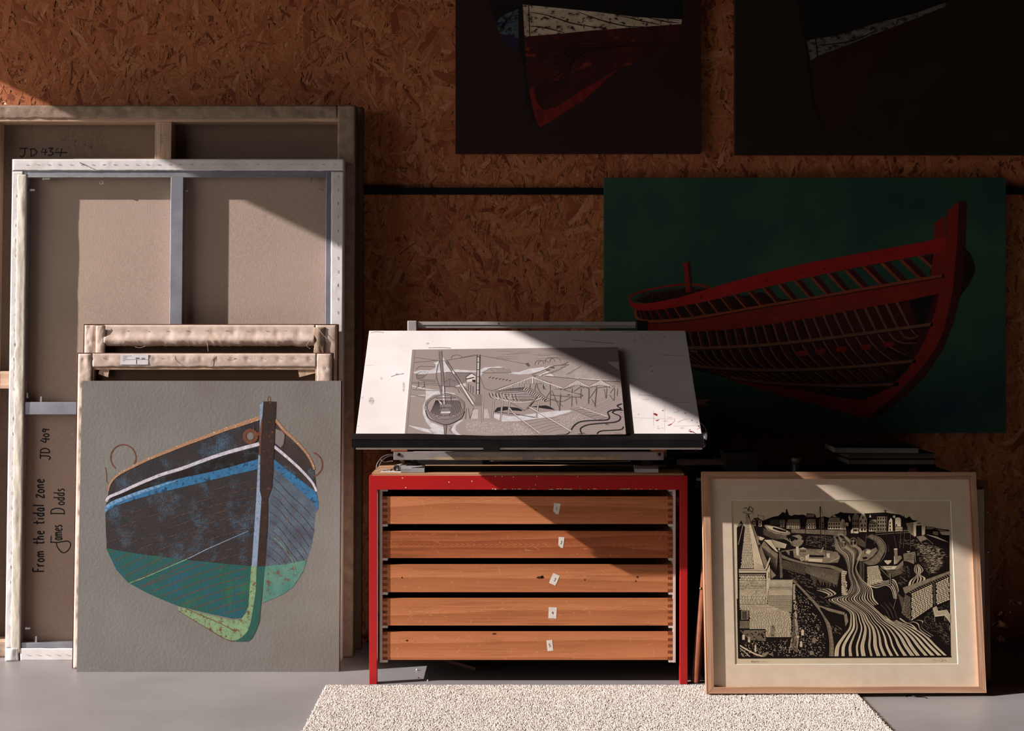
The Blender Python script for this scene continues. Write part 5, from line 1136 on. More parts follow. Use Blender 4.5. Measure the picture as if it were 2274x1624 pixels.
def glass_mat():
    m = bpy.data.materials.new('glass'); m.use_nodes = True; t = m.node_tree; t.nodes.clear()
    o = t.nodes.new('ShaderNodeOutputMaterial'); mx = t.nodes.new('ShaderNodeMixShader'); tr = t.nodes.new('ShaderNodeBsdfTransparent'); gl = t.nodes.new('ShaderNodeBsdfGlossy'); ge = t.nodes.new('ShaderNodeNewGeometry'); dp = t.nodes.new('ShaderNodeVectorMath'); dp.operation = 'DOT_PRODUCT'; t.links.new(ge.outputs['Normal'], dp.inputs[0]); t.links.new(ge.outputs['Incoming'], dp.inputs[1])
    def mth(op, x, y=None):
        n = t.nodes.new('ShaderNodeMath'); n.operation = op
        for i, v in enumerate((x, y)):
            if isinstance(v, (int, float)): n.inputs[i].default_value = v
            elif v is not None: t.links.new(v, n.inputs[i])
        return n.outputs[0]
    fac = mth('ADD', mth('MULTIPLY', mth('POWER', mth('SUBTRACT', 1.0, mth('ABSOLUTE', dp.outputs['Value'])), 5.0), .9), .05)
    gl.inputs['Roughness'].default_value = .01; tr.inputs[0].default_value = (.98, .98, .97, 1)
    t.links.new(fac, mx.inputs[0]); t.links.new(tr.outputs[0], mx.inputs[1]); t.links.new(gl.outputs[0], mx.inputs[2]); t.links.new(mx.outputs[0], o.inputs[0]); return m
M['glass'] = glass_mat()
RZ = .0125
def on_z(px, py, z): Y = (CAMZ-z)*F/(py-HY); return W(px, py, Y)
BLp = on_z(1569.5, 1540.5, RZ+.004); BRp = Vector((WX(2190, 4.60), 4.60, .012))
U = (BRp-BLp).normalized(); r_ = ray(1560, 1048); tt = (BLp-CAM).dot(U)/r_.dot(U); TLp = CAM+r_*tt
fp = Panel((BLp+BRp)/2, U, TLp-BLp); fw = (BRp-BLp).length; fh = (TLp-BLp).length
t = tag(empty('framed_print', mt=fp.mt), 'black and white harbour print in a pale wooden frame, leaning right of the plan chest', 'picture')
fb = .0225; T = .026
X = lambda px, py=1300, d=0: fp.at(px, py, d)[0]
Z = lambda py, px=1870, d=0: fp.at(px, py, d)[1]
MB().prism([(-fw/2, fh), (fw/2, fh), (fw/2-fb, fh-fb), (-fw/2+fb, fh-fb)], 0, T, 'frame_wood').build('frame_rail', t, bevel=.001)
MB().prism([(-fw/2, 0), (fw/2, 0), (fw/2-fb, fb*.85), (-fw/2+fb, fb*.85)], 0, T, 'frame_wood').build('frame_rail', t, bevel=.001)
MB().prism([(-fw/2, 0), (-fw/2, fh), (-fw/2+fb, fh-fb), (-fw/2+fb, fb*.85)], 0, T, 'frame_wood_v').build('frame_rail', t, bevel=.001)
MB().prism([(fw/2, 0), (fw/2, fh), (fw/2-fb, fh-fb), (fw/2-fb, fb*.85)], 0, T, 'frame_wood_v').build('frame_rail', t, bevel=.001)
MB().box(-fw/2+fb, fw/2-fb, .017, .0195, fb*.85, fh-fb, 'glass').build('glass', t) if 0 else MB().add([(-fw/2+fb-.002, .009, fb*.85-.002), (fw/2-fb+.002, .009, fb*.85-.002), (fw/2-fb+.002, .009, fh-fb+.002), (-fw/2+fb-.002, .009, fh-fb+.002)], [(0, 1, 2, 3)], 'glass').build('glass', t)
ma = .0125; mw0 = fp.at(1626, 1111.5, ma); mw1 = fp.at(2115.5, 1110.5, ma); mw2 = fp.at(2123.5, 1474, ma); mw3 = fp.at(1630, 1478.5, ma)
ix0, ix1, iz0, iz1 = (mw0[0]+mw3[0])/2, (mw1[0]+mw2[0])/2, (mw2[1]+mw3[1])/2, (mw0[1]+mw1[1])/2
b = MB(); o0, o1, o2, o3 = -fw/2+fb-.003, fw/2-fb+.003, fb*.85-.003, fh-fb+.003
b.box(o0, ix0, ma, ma+.0018, o2, o3, 'mat').box(ix1, o1, ma, ma+.0018, o2, o3, 'mat').box(ix0, ix1, ma, ma+.0018, o2, iz0, 'mat').box(ix0, ix1, ma, ma+.0018, iz1, o3, 'mat')
b.build('mount_card', t)
c = .0022
b = MB(); q = [(ix0, iz0), (ix1, iz0), (ix1, iz1), (ix0, iz1)]; q2 = [(ix0+c, iz0+c), (ix1-c, iz0+c), (ix1-c, iz1-c), (ix0+c, iz1-c)]
b.add([(x, ma, z) for x, z in q]+[(x, ma+.0018, z) for x, z in q2], [(0, 1, 5, 4), (1, 2, 6, 5), (2, 3, 7, 6), (3, 0, 4, 7)], 'bevel'); b.build('mount_bevel', t)
pp = ma+.002
sheet = MB().box(o0, o1, pp, pp+.001, o2, o3, 'paper').build('paper_sheet', t)
MB().box(o0, o1, pp+.0012, T-.001, o2, o3, 'back_card').build('backing_board', t)
a = Art(fp, pp, .00007)
def A5(): a.f(1620, 1110, 7.735)
def A6(): a.f(1870, 1110, 7.735)
def A7(): a.f(1620, 1290, 7.735)
def A8(): a.f(1870, 1290, 7.735)
a.f(0, 0, 1)
sky = [(1636, 1173), (1641, 1164), (1646, 1156), (1650, 1164), (1655, 1172), (1657, 1142), (1659, 1141), (1668, 1160), (1674, 1151), (1683, 1150), (1694, 1157), (1706, 1152), (1716, 1148), (1728, 1146), (1733, 1142), (1738, 1137), (1744, 1140), (1746, 1130), (1748, 1131), (1752, 1144), (1758, 1146), (1764, 1143), (1772, 1144), (1784, 1143), (1790, 1146), (1792, 1140), (1810, 1142), (1813, 1150), (1830, 1147), (1842, 1150), (1850, 1144), (1862, 1140), (1866, 1137), (1872, 1139), (1890, 1140), (1914, 1141), (1930, 1140), (1950, 1139), (1966, 1138), (1980, 1141), (1998, 1143), (2006, 1147), (2012, 1151), (2020, 1147), (2026, 1155), (2040, 1157), (2052, 1164), (2058, 1170), (2076, 1172), (2090, 1175), (2108, 1177), (2108.5, 1190)]
inkp = sky+[(2109, 1300), (2112, 1459), (1900, 1461), (1640, 1462.5), (1638, 1320)]
a.poly(inkp, 'inkb', L=1)
a.poly([(2086, 1182), (2108, 1181), (2108, 1189), (2092, 1188)], 'paper', L=3)
st = lambda pts, w=1, m='cut', sm=True, L=5, tp=0: a.stroke(pts, w, m, sm=sm, L=L, taper=tp)
# town along the quay
def house(x0, x1, y0, y1, roof, nx, ny, m='cut', L=4, off=6):
    a.poly([(x0, y0), (x1, y0), (x1, y1), (x0, y1)], m, L=L)
    if roof: a.poly([(x0-4, y0), (x0+roof, y0-75), (x1-roof*.3, y0-78), (x1+4, y0)], 'cut2', L=L)
    for i in range(nx):
        for j in range(ny):
            x = x0+(i+.5)*(x1-x0)/nx; y = y0+(j+.5)*(y1-y0)/ny; w = min(11, (x1-x0)/nx*.26); h = min(17, (y1-y0)/ny*.3); a.poly([(x-w, y-h), (x+w, y-h), (x+w, y+h), (x-w, y+h)], 'inkb', L=L+1)
A5()
house(400, 450, 350, 450, 0, 1, 2, 'cut2'); house(490, 555, 370, 460, 0, 1, 2); house(870, 940, 350, 470, 0, 1, 3, 'cut2'); house(980, 1210, 415, 495, 30, 7, 2); house(1310, 1480, 410, 495, 25, 4, 2); house(1540, 1620, 380, 480, 20, 2, 2, 'cut2'); house(1690, 1900, 385, 510, 30, 5, 2)
a.poly([(1900, 515), (1900, 400), (1935, 325), (1985, 400), (2000, 515)], 'cut', L=4); a.poly([(410, 330), (440, 350), (445, 450), (400, 440)], 'cut', L=4); a.poly([(450, 320), (540, 350), (560, 380), (490, 370)], 'cut2', L=4)
for k in range(12): st([(700+k*22, 345), (705+k*22, 430)], .9, 'cut2', False)
a.poly([(1310, 300), (1330, 250), (1470, 255), (1440, 300)], 'cut2', L=4); a.poly([(130, 440), (185, 400), (215, 430), (140, 470)], 'cut2', L=4); a.poly([(1760, 290), (1800, 262), (1840, 300)], 'cut', L=4)
a.bricks([(1060, 505), (2010, 530), (2010, 620), (1060, 570)], 5, 44, 'cut2', L=4)
A6()
house(175, 290, 330, 570, 25, 3, 3, 'cut2'); a.poly([(298, 555), (298, 325), (335, 240), (340, 205), (370, 205), (375, 235), (425, 325), (420, 555)], 'cut', L=5)
for x, y in ((320, 375), (400, 372), (335, 445), (392, 443), (390, 515), (335, 515), (357, 310)): a.poly([(x-11, y-20), (x+11, y-20), (x+11, y+20), (x-11, y+20)], 'inkb', L=7)
house(460, 590, 420, 545, 20, 3, 2); house(600, 770, 290, 540, 0, 4, 4, 'cut2'); a.poly([(795, 540), (805, 370), (835, 310), (860, 345), (868, 540)], 'cut', L=4)
for y in (400, 460, 515): a.poly([(815, y-18), (835, y-18), (835, y+18), (815, y+18)], 'inkb', L=6)
a.poly([(912, 330), (930, 308), (985, 305), (1008, 335), (1010, 465), (912, 460)], 'cut', L=4); house(912, 1035, 475, 540, 0, 6, 1); a.poly([(920, 425), (940, 420), (942, 455), (922, 455)], 'inkb', L=6)
a.poly([(150, 535), (180, 490), (280, 490), (275, 580), (150, 575)], 'cut', L=5); a.poly([(200, 510), (260, 510), (250, 545), (205, 540)], 'inkb', L=6); a.poly([(105, 310), (125, 260), (150, 350), (130, 385)], 'cut', L=4); a.poly([(215, 240), (245, 240), (240, 265), (218, 262)], 'cut', L=4); a.poly([(480, 250), (500, 300), (465, 305)], 'cut', L=4); a.poly([(875, 275), (910, 270), (912, 320), (870, 300)], 'cut', L=4)
a.poly([(60, 390), (110, 400), (105, 460), (60, 440)], 'cut', L=4); a.poly([(30, 330), (60, 430), (50, 520), (-20, 500)], 'cut', L=4)
# lifeboat shed and slip
a.poly([(1100, 405), (1230, 385), (1230, 630), (1140, 560)], 'cut2', L=4); a.poly([(1230, 632), (1225, 392), (1310, 362), (1420, 405), (1435, 430), (1420, 600), (1370, 612), (1365, 440), (1270, 445), (1270, 625)], 'cut', L=5); a.poly([(1270, 445), (1365, 440), (1368, 610), (1272, 622)], 'inkb', L=6); st([(1290, 408), (1350, 405)], 1.6, 'inkb', False, 7)
for k in range(7): st([(1112+k*17, 408), (1130+k*14, 550)], .5, 'inkb', False, 6)
a.poly([(1275, 635), (1400, 615), (1460, 680), (1350, 720)], 'cut2', L=4); st([(1280, 640), (1400, 790)], .8, 'cut2', False); st([(1400, 620), (1560, 760)], .8, 'cut2', False)
a.poly([(1440, 490), (1470, 460), (1570, 465), (1580, 500), (1530, 510), (1450, 505)], 'cut2', L=4); a.poly([(1560, 545), (1640, 545), (1660, 570), (1640, 615), (1560, 590)], 'cut2', L=4); a.poly([(1590, 490), (1840, 545), (1842, 565), (1720, 570)], 'cut2', L=2); 
for k in range(9): st([(1450+k*22, 600+k*8), (1640+k*22, 640+k*11)], .5, 'cut', False)
st([(570, 560), (1130, 530), (1250, 640)], 1.6, 'cut2', False); st([(570, 600), (1140, 560)], .9, 'cut2', False)
# sea glitter
a.dots([(950, 680), (1300, 690), (1700, 820), (1800, 980), (1650, 1250), (1480, 1300), (1440, 1200), (1330, 1050), (1250, 800), (1000, 760)], 330, 'cut2', 34, 4.5, -.12, L=3)
a.dots([(1280, 760), (1700, 850), (1720, 1100), (1560, 1290), (1500, 1200), (1400, 1000)], 260, 'cut', 28, 3.5, -.12, L=4)
a.dots([(1000, 1100), (1190, 1170), (1130, 1400), (960, 1500)], 50, 'cut2', 40, 4, .6, L=3)
A5(); a.dots([(1320, 610), (1850, 640), (1880, 870), (1320, 780)], 170, 'cut2', 30, 4, 0, L=3)
# masts
for x0, y0, x1, y1, w in ((1558, 110, 1570, 850, 1.7), (1330, 250, 1280, 780, .8), (1045, 460, 1080, 830, .8), (1635, 520, 1650, 980, .9), (485, 250, 505, 740, .9), (590, 275, 575, 440, .9)): st([(x0, y0), (x1, y1)], w, 'inkb', False, 8)
for p0, p1 in (((1555, 120), (1520, 250)), ((1562, 120), (1605, 270)), ((485, 262), (590, 290)), ((1640, 600), (1780, 900)), ((1330, 840), (1640, 970)), ((1700, 640), (1780, 880)), ((1970, 440), (1960, 700))): st([p0, p1], .6, 'inkb', False, 8)
st([(1575, 300), (1575, 840)], .4, 'cut2', False, 8); st([(1640, 530), (1655, 960)], .5, 'cut2', False, 8)
A6()
for x0, y0, x1, y1, w in ((738, 180, 790, 900, 1.3), (885, 370, 925, 830, 1.2), (1062, 260, 1040, 840, 1.1), (1165, 560, 1165, 850, .9), (190, 470, 195, 640, .7), (405, 590, 385, 930, .9), (560, 400, 540, 760, .7), (350, 400, 350, 640, .6), (1000, 550, 980, 830, .5)): st([(x0, y0), (x1, y1)], w, 'inkb', False, 9); st([(x0+9, y0+250 if y0 < 500 else y0), (x1+9, y1)], .45, 'cut2', False, 9)
st([(715, 190), (760, 190)], 1.4, 'inkb', False, 9)
# moored boats in the upper harbour
A5()
a.poly([(590, 440), (640, 425), (870, 480), (1040, 555), (1050, 590), (950, 620), (780, 590), (650, 530)], 'cut2', L=4); a.poly([(620, 445), (770, 460), (1000, 540), (980, 570), (860, 560), (700, 510)], 'cut', L=5); a.poly([(750, 470), (980, 535), (970, 560), (860, 545), (740, 500)], 'inkb', L=6)
for k in range(4): st([(580, 500+k*28), (760, 600+k*22), (980, 630+k*12)], 1, 'cut2')
a.poly([(480, 620), (600, 660), (560, 700), (500, 690)], 'cut', L=4)
for k in range(6): st([(720+k*12, 690+k*24), (980-k*4, 770+k*12)], 1.5, 'cut', False)
for k in range(8): st([(850+k*26, 640+k*4), (1070, 720+k*9)], .9, 'cut' if k % 2 else 'inkb', False)
for k in range(7): a.ring(1150, 670, 30+k*15, 32+k*17, .8, 'cut', a0=.2, a1=2.6, L=5)
a.poly([(1060, 620), (1200, 600), (1250, 640), (1230, 690), (1120, 640)], 'cut2', L=4)
a.poly([(880, 880), (1050, 860), (1180, 830), (1560, 850), (1850, 900), (1900, 980), (1860, 1080), (1640, 1090), (1300, 1060), (1080, 980)], 'cut2', L=3)
for k in range(5): st([(1300, 800+k*14), (1600, 790+k*22), (1800, 860+k*18)], .6, 'inkb')
a.poly([(1140, 810), (1185, 800), (1190, 960), (1150, 955)], 'cut', L=6); a.poly([(1200, 850), (1320, 850), (1330, 960), (1210, 970)], 'cut2', L=6); a.poly([(1195, 845), (1260, 820), (1320, 845)], 'cut', L=7); a.poly([(1300, 970), (1370, 930), (1360, 1020), (1310, 1055)], 'cut', L=7); a.poly([(1340, 1010), (1600, 1020), (1590, 1075), (1350, 1060)], 'cut', L=6)
for x in (1225, 1260, 1295): a.poly([(x-10, 870), (x+10, 870), (x+10, 900), (x-10, 900)], 'inkb', L=7)
a.ring(1245, 1020, 26, 26, 1.6, 'cut', L=7); a.poly([(1370, 950), (1620, 960), (1620, 990), (1370, 985)], 'inkb', L=6); a.poly([(1660, 930), (1720, 920), (1720, 1000), (1680, 1000)], 'cut', L=6); st([(1720, 1070), (1880, 1000)], 1, 'cut', False, 6); st([(1570, 900), (1610, 820)], 1.6, 'cut', False, 6)
a.poly([(900, 900), (960, 880), (1020, 960), (1000, 1000), (930, 940)], 'inkb', L=4); a.poly([(1030, 880), (1090, 870), (1110, 1020), (1030, 990)], 'inkb', L=4)
A6()
for cx, cy, rx, ry in ((30, 760, 62, 95), (190, 740, 72, 90)):
    a.ell(cx, cy, rx, ry, 'cut2', L=4); a.ell(cx, cy-10, rx*.75, ry*.7, 'inkb', L=5); a.ring(cx, cy, rx*.9, ry*.9, .6, 'inkb', L=6); st([(cx-30, cy-30), (cx+30, cy-30)], 1, 'cut', False, 6); st([(cx, cy-50), (cx, cy+50)], .8, 'cut', False, 6)
# curved pier
def ribbon(L_, R_, m, L, n=60):
    L_ = smooth(L_, 8); R_ = smooth(R_, 8)
    return L_, R_
P1 = [(420, 640), (560, 700), (620, 780), (630, 860), (560, 960), (460, 1040), (360, 1070)]; P2 = [(480, 600), (640, 660), (730, 770), (745, 880), (700, 1000), (600, 1100), (450, 1130)]
s1, s2 = smooth(P1, 6), smooth(P2, 6); a.strip(s1, s2, 'cut2', L=6)
for i in range(0, len(s1), 1): st([s1[i], s2[i]], .5, 'inkb', False, 7)
st(P1, 1.4, 'inkb', True, 8); st(P2, 1.4, 'inkb', True, 8); st([(x-6, y+2) for x, y in P1], .5, 'cut', True, 8); st([(x+10, y-4) for x, y in P2], .5, 'cut', True, 8)
a.poly([(240, 1030), (330, 890), (430, 840), (500, 860), (580, 820), (610, 870), (540, 960), (440, 1040), (330, 1060)], 'cut2', L=4); a.poly([(340, 990), (420, 980), (440, 1010), (370, 1030)], 'inkb', L=5); a.poly([(400, 910), (440, 865), (500, 880), (460, 940)], 'cut', L=5)
for k in range(6): st([(260, 640+k*24), (400, 740+k*16)], .8, 'cut2')
a.bricks([(430, 1150), (620, 1130), (700, 1400), (430, 1480)], 13, 7, 'cut', L=6)
for k in range(24): st([(300, 1070+k*13), (340, 1085+k*13)], .5, 'cut2', False, 5)
for k in range(26): st([(355, 1080+k*14), (380, 1092+k*14)], .5, 'cut2', False, 5)
# two stern boats
a.poly([(650, 1140), (950, 1130), (1040, 1030), (1060, 940), (1000, 890), (900, 870), (880, 960), (730, 900), (640, 1060)], 'inkb', L=7); a.poly([(650, 1140), (950, 1135), (1050, 1040), (1050, 1130), (940, 1200), (760, 1215), (690, 1190)], 'cut2', L=8); a.poly([(700, 1150), (940, 1142), (900, 1195), (740, 1200)], 'cut', L=9); st([(750, 1165), (850, 1168)], 1.0, 'inkb', False, 10)
a.poly([(720, 1045), (770, 1040), (785, 1050), (800, 1038), (850, 1042), (840, 1070), (800, 1105), (780, 1115), (735, 1075)], 'cut', L=9); a.poly([(890, 970), (905, 970), (905, 1115), (890, 1110)], 'cut', L=9); a.poly([(890, 860), (950, 860), (950, 970), (900, 970)], 'cut2', L=8); a.ell(920, 850, 34, 13, 'cut', L=9)
for k in range(6): st([(760+k*10, 1225+k*24), (930+k*8, 1215+k*14), (1045, 1100+k*30)], 1.1, 'cut2', True, 8)
a.poly([(800, 1330), (830, 1260), (850, 1330), (845, 1480), (820, 1480)], 'inkb', L=9); st([(808, 1340), (825, 1265), (830, 1470)], .7, 'cut', False, 10); st([(640, 1170), (800, 1330)], .5, 'cut', False, 10)
a.poly([(900, 980), (1000, 960), (1030, 1000), (940, 1100), (900, 1110)], 'cut2', L=8); a.ring(925, 1065, 15, 30, .8, 'cut', L=9)
a.poly([(1050, 930), (1250, 895), (1270, 960), (1240, 1110), (1120, 1060), (1060, 1050)], 'cut2', L=7)
for k in range(4): st([(1060, 950+k*28), (1150, 950+k*26), (1250, 915+k*36)], .9, 'inkb', True, 8)
a.poly([(1110, 882), (1138, 890), (1165, 880), (1160, 895), (1138, 908), (1118, 898)], 'cut', L=9); a.poly([(1245, 890), (1275, 960), (1260, 1080), (1235, 1115)], 'inkb', L=9); st([(1250, 900), (1262, 1080)], .6, 'cut', False, 10)
# flowing sand ripples
def flow(Lc, Rc, n, seed, L=5, wmul=1.0, fill=.6):
    rs = random.Random(seed); Ls = smooth(Lc, 7); Rs = smooth(Rc, 7); m = min(len(Ls), len(Rs)); Ls, Rs = Ls[:m], Rs[:m]
    for i in range(n):
        c0 = (i+.5-fill*.5)/n; c1 = (i+.5+fill*.5)/n; th = rs.random()*6
        A_, B_ = [], []
        for j in range(m):
            f = j/(m-1); wv = .10/n*math.sin(f*9+th); ends = min(1, (f+.03)*9, (1-f+.12)*9); cc = (c0+c1)/2+wv; hw = (c1-c0)/2*ends*(.75+.25*math.sin(f*5+th*2))
            for P, u in ((A_, cc-hw), (B_, cc+hw)): P.append((Ls[j][0]+(Rs[j][0]-Ls[j][0])*u, Ls[j][1]+(Rs[j][1]-Ls[j][1])*u))
        a.strip(A_, B_, 'cut', L=L)
        if rs.random() < .6:
            mid = [((p[0]*.45+q_[0]*.55), (p[1]*.45+q_[1]*.55)) for p, q_ in zip(A_, B_)]; a.stroke(mid[3:], .45, 'inkb', sm=False, L=L+1)
a.f(0, 0, 1)
flow([(1850, 1190), (1852, 1205), (1856, 1222), (1872, 1236), (1880, 1256), (1884, 1282), (1888, 1302), (1872, 1322), (1838, 1332), (1862, 1346), (1884, 1360), (1886, 1378), (1882, 1396), (1868, 1414), (1854, 1436), (1851, 1458)],
     [(1868, 1184), (1880, 1192), (1896, 1206), (1914, 1222), (1908, 1244), (1902, 1262), (1914, 1286), (1936, 1306), (1942, 1330), (1958, 1348), (1976, 1366), (1996, 1380), (2030, 1394), (2062, 1414), (2086, 1436), (2108, 1456)], 17, 3)
flow([(1925, 1300), (1945, 1307), (1965, 1302), (1978, 1310), (1984, 1330)], [(1945, 1285), (1965, 1290), (1985, 1286), (1994, 1300), (1998, 1330)], 5, 5)
flow([(1960, 1375), (1985, 1386), (2010, 1386), (2020, 1392), (2040, 1408), (2060, 1418)], [(2000, 1370), (2020, 1384), (2040, 1376), (2055, 1378), (2048, 1392), (2075, 1412)], 3, 8, wmul=.6, fill=.35)
flow([(2032, 1255), (2028, 1268), (2034, 1278), (2020, 1290), (2014, 1303)], [(2040, 1252), (2052, 1266), (2044, 1276), (2056, 1284), (2054, 1292)], 5, 6)
flow([(1826, 1330), (1838, 1322), (1822, 1315), (1812, 1312)], [(1848, 1324), (1858, 1318), (1846, 1308), (1830, 1306)], 3, 9)
a.poly([(1940, 1345), (1965, 1338), (1985, 1332), (1992, 1352), (2000, 1372), (1985, 1380), (1960, 1365)], 'inkb', L=8)
for k in range(3): st([(1955+k*10, 1343-k*2), (1968+k*9, 1356), (1976+k*8, 1374)], .5, 'cut2', True, 9)
# near quay with coping, facing left
A5()
s1 = smooth([(880, 930), (1050, 1010), (1300, 1075), (1500, 1100), (1750, 1130), (1900, 1180), (2000, 1230)], 6); s2 = smooth([(890, 1000), (1050, 1050), (1290, 1110), (1500, 1150), (1700, 1170), (1850, 1220), (1970, 1290)], 6)
a.poly([(900, 1010), (1290, 1110), (1700, 1170), (1980, 1280), (2060, 1300), (2060, 1500), (2000, 1640), (1600, 1560), (1300, 1500), (1100, 1400), (900, 1200)], 'inkb', L=4)
a.strip(s1, s2, 'cut2', L=6)
for i in range(len(s1)): st([s1[i], s2[i]], .5, 'inkb', False, 7)
a.bricks([(900, 1030), (1300, 1120), (1300, 1300), (900, 1180)], 9, 16, 'cut2', gap=.5, L=6); a.bricks([(1300, 1125), (1900, 1220), (1850, 1460), (1300, 1260)], 13, 32, 'cut2', gap=.35, L=6)
for k in range(22): x = 1400+k*21; st([(x, 1220+k*4), (x, 1330+k*6+R()*110)], .9, 'cut2', False, 7)
a.dots([(930, 1200), (1300, 1330), (1600, 1500), (1600, 1560), (1300, 1500), (1080, 1380)], 90, 'cut2', 26, 5, .35, L=6)
A6(); a.bricks([(-15, 1215), (95, 1230), (110, 1640), (-10, 1640)], 13, 1, 'cut', gap=.3, L=7, jit=0, stag=0); 
A8(); a.bricks([(0, 20), (110, 10), (110, 200), (10, 250)], 6, 1, 'cut', gap=.3, L=7, jit=0, stag=0)
# church tower
A5()
st([(275, 250), (150, 775)], .9, 'cut', False, 6); a.poly([(290, 245), (325, 245), (600, 1190), (185, 1190)], 'inkb', L=5)
a.bricks([(290, 250), (318, 250), (420, 1180), (188, 1180)], 34, 6, 'cut', L=6, jit=.5); a.poly([(322, 300), (345, 330), (600, 1185), (425, 1190)], 'cut', L=7)
a.stroke([(325, 245), (350, 340), (600, 1190)], 1.3, 'inkb', sm=False, L=8)
for k in range(6): st([(440, 1085+k*18), (585, 1140+k*8)], .5, 'cut2', False, 8)
a.poly([(360, 380), (380, 380), (640, 1060), (600, 1180)], 'cut2', L=6)
a.poly([(545, 790), (590, 710), (720, 860), (830, 930), (800, 1300), (720, 1360), (690, 1120), (620, 1180)], 'cut2', L=4)
for k in range(26): st([(540+k*10, 800+k*8), (700+k*5, 1180+k*6)], .55, 'inkb', False, 5)
a.poly([(590, 690), (710, 690), (770, 800), (840, 900), (800, 890)], 'cut', L=5); a.poly([(490, 770), (530, 780), (520, 860)], 'inkb', L=7); a.poly([(615, 975), (690, 975), (650, 1070)], 'inkb', L=7); a.poly([(690, 985), (705, 1010), (640, 1190), (605, 1200)], 'cut', L=7)
a.bricks([(850, 880), (890, 900), (915, 1340), (870, 1350)], 30, 2, 'cut2', L=6); a.ell(850, 850, 14, 22, 'cut', L=7, n=8)
a.poly([(160, 1195), (625, 1190), (630, 1255), (160, 1255)], 'cut', L=7); st([(160, 1210), (625, 1212)], .9, 'inkb', False, 8); st([(160, 1225), (625, 1228)], .9, 'cut2', False, 8)
a.poly([(160, 1258), (630, 1258), (620, 1630), (165, 1630)], 'inkb', L=5)
a.bricks([(165, 1272), (625, 1272), (625, 1298), (165, 1298)], 1, 15, 'cut', gap=.5, L=7, jit=0); a.bricks([(168, 1302), (620, 1302), (625, 1640), (172, 1640)], 12, 9, 'cut', L=7, jit=.5)
a.poly([(632, 1230), (690, 1120), (700, 1370), (650, 1640), (630, 1640)], 'cut', L=6); a.poly([(670, 1240), (682, 1250), (680, 1360), (668, 1340)], 'inkb', L=8)
a.poly([(685, 1380), (1100, 1380), (1090, 1640), (665, 1640)], 'inkb', L=6); a.bricks([(690, 1385), (1080, 1385), (1075, 1640), (672, 1640)], 14, 19, 'cut', gap=.3, L=7, jit=.2); st([(680, 1380), (1095, 1382)], 1, 'cut', False, 8)
# gull weather vane
st([(240, 155), (290, 140), (320, 185), (400, 215)], 1.3, 'inkb', True, 8); st([(320, 185), (345, 120), (405, 165), (380, 205)], 1.3, 'inkb', True, 8); st([(335, 115), (350, 190)], 1, 'inkb', True, 8); a.poly([(230, 215), (290, 215), (340, 190), (400, 225), (425, 242), (360, 240), (280, 240)], 'paper', L=8); st([(230, 215), (290, 214), (340, 190), (425, 240), (280, 240), (230, 218)], .8, 'inkb', False, 9)
# lower church walls and graveyard
A7()
a.poly([(165, 0), (625, 0), (630, 420), (1060, 540), (1060, 980), (780, 970), (620, 1050), (170, 850)], 'inkb', L=5)
a.bricks([(168, 0), (620, 0), (628, 400), (172, 400)], 15, 10, 'cut', L=7, jit=.5); a.bricks([(172, 405), (630, 405), (1060, 560), (175, 500)], 5, 18, 'cut', L=7, jit=.4); a.bricks([(340, 510), (1060, 560), (1060, 830), (345, 830)], 13, 17, 'cut', L=7, jit=.4)
a.bricks([(175, 690), (345, 690), (345, 820), (175, 820)], 6, 5, 'cut2', L=7); a.bricks([(620, 830), (1060, 830), (1060, 970), (620, 970)], 6, 9, 'cut', L=7, jit=.5)
a.bricks([(175, 850), (620, 850), (620, 1040), (340, 1020)], 8, 16, 'cut2', L=6, keep=.9)
a.poly([(200, 510), (325, 510), (325, 665), (200, 670)], 'cut2', L=8); a.poly([(215, 525), (295, 525), (295, 660), (215, 655)], 'inkb', L=9)
for k in range(7): st([(222+k*12, 528), (222+k*12, 652)], .4, 'cut2', False, 10)
a.poly([(700, 960), (705, 810), (740, 750), (785, 800), (775, 965)], 'cut2', L=8); a.poly([(718, 940), (722, 810), (742, 775), (768, 810), (760, 945)], 'inkb', L=9)
for k in range(5): st([(724+k*9, 800), (724+k*9, 930)], .4, 'cut', False, 10)
a.bricks([(672, 0), (1075, 0), (1060, 540), (640, 540)], 27, 19, 'cut', gap=.34, L=7, jit=.2)
a.poly([(640, 0), (672, 0), (640, 400), (628, 400)], 'cut', L=7); st([(1085, 0), (1065, 560)], 1.2, 'cut2', False, 8); a.bricks([(1095, 60), (1130, 60), (1130, 330), (1090, 330)], 14, 1, 'cut', L=7)
a.bricks([(1090, 340), (1150, 340), (1190, 980), (1170, 1230)], 26, 1, 'cut', gap=.4, L=7); a.bricks([(1085, 560), (1150, 560), (1170, 1240), (1060, 1180)], 24, 2, 'cut2', gap=.35, L=6)
a.poly([(1150, 965), (1170, 940), (1200, 965), (1175, 995)], 'cut', L=9)
a.dots([(1130, 130), (1420, 420), (1560, 700), (1640, 1000), (1650, 1320), (170, 1330), (170, 1130), (330, 1040), (620, 1060), (1060, 1000), (1080, 700), (1130, 600)], 620, 'cut', 13, 8, .6, L=4)
for x, y, w, h in ((240, 970, 22, 45), (335, 1010, 20, 48), (1255, 890, 24, 50), (1450, 1020, 30, 45), (1230, 1090, 20, 50), (1410, 1240, 34, 36), (445, 1160, 14, 65)): a.poly([(x-w, y+h), (x-w, y-h*.6), (x-w*.5, y-h), (x+w*.5, y-h), (x+w, y-h*.6), (x+w, y+h)], 'cut' if w < 30 else 'cut2', L=6)
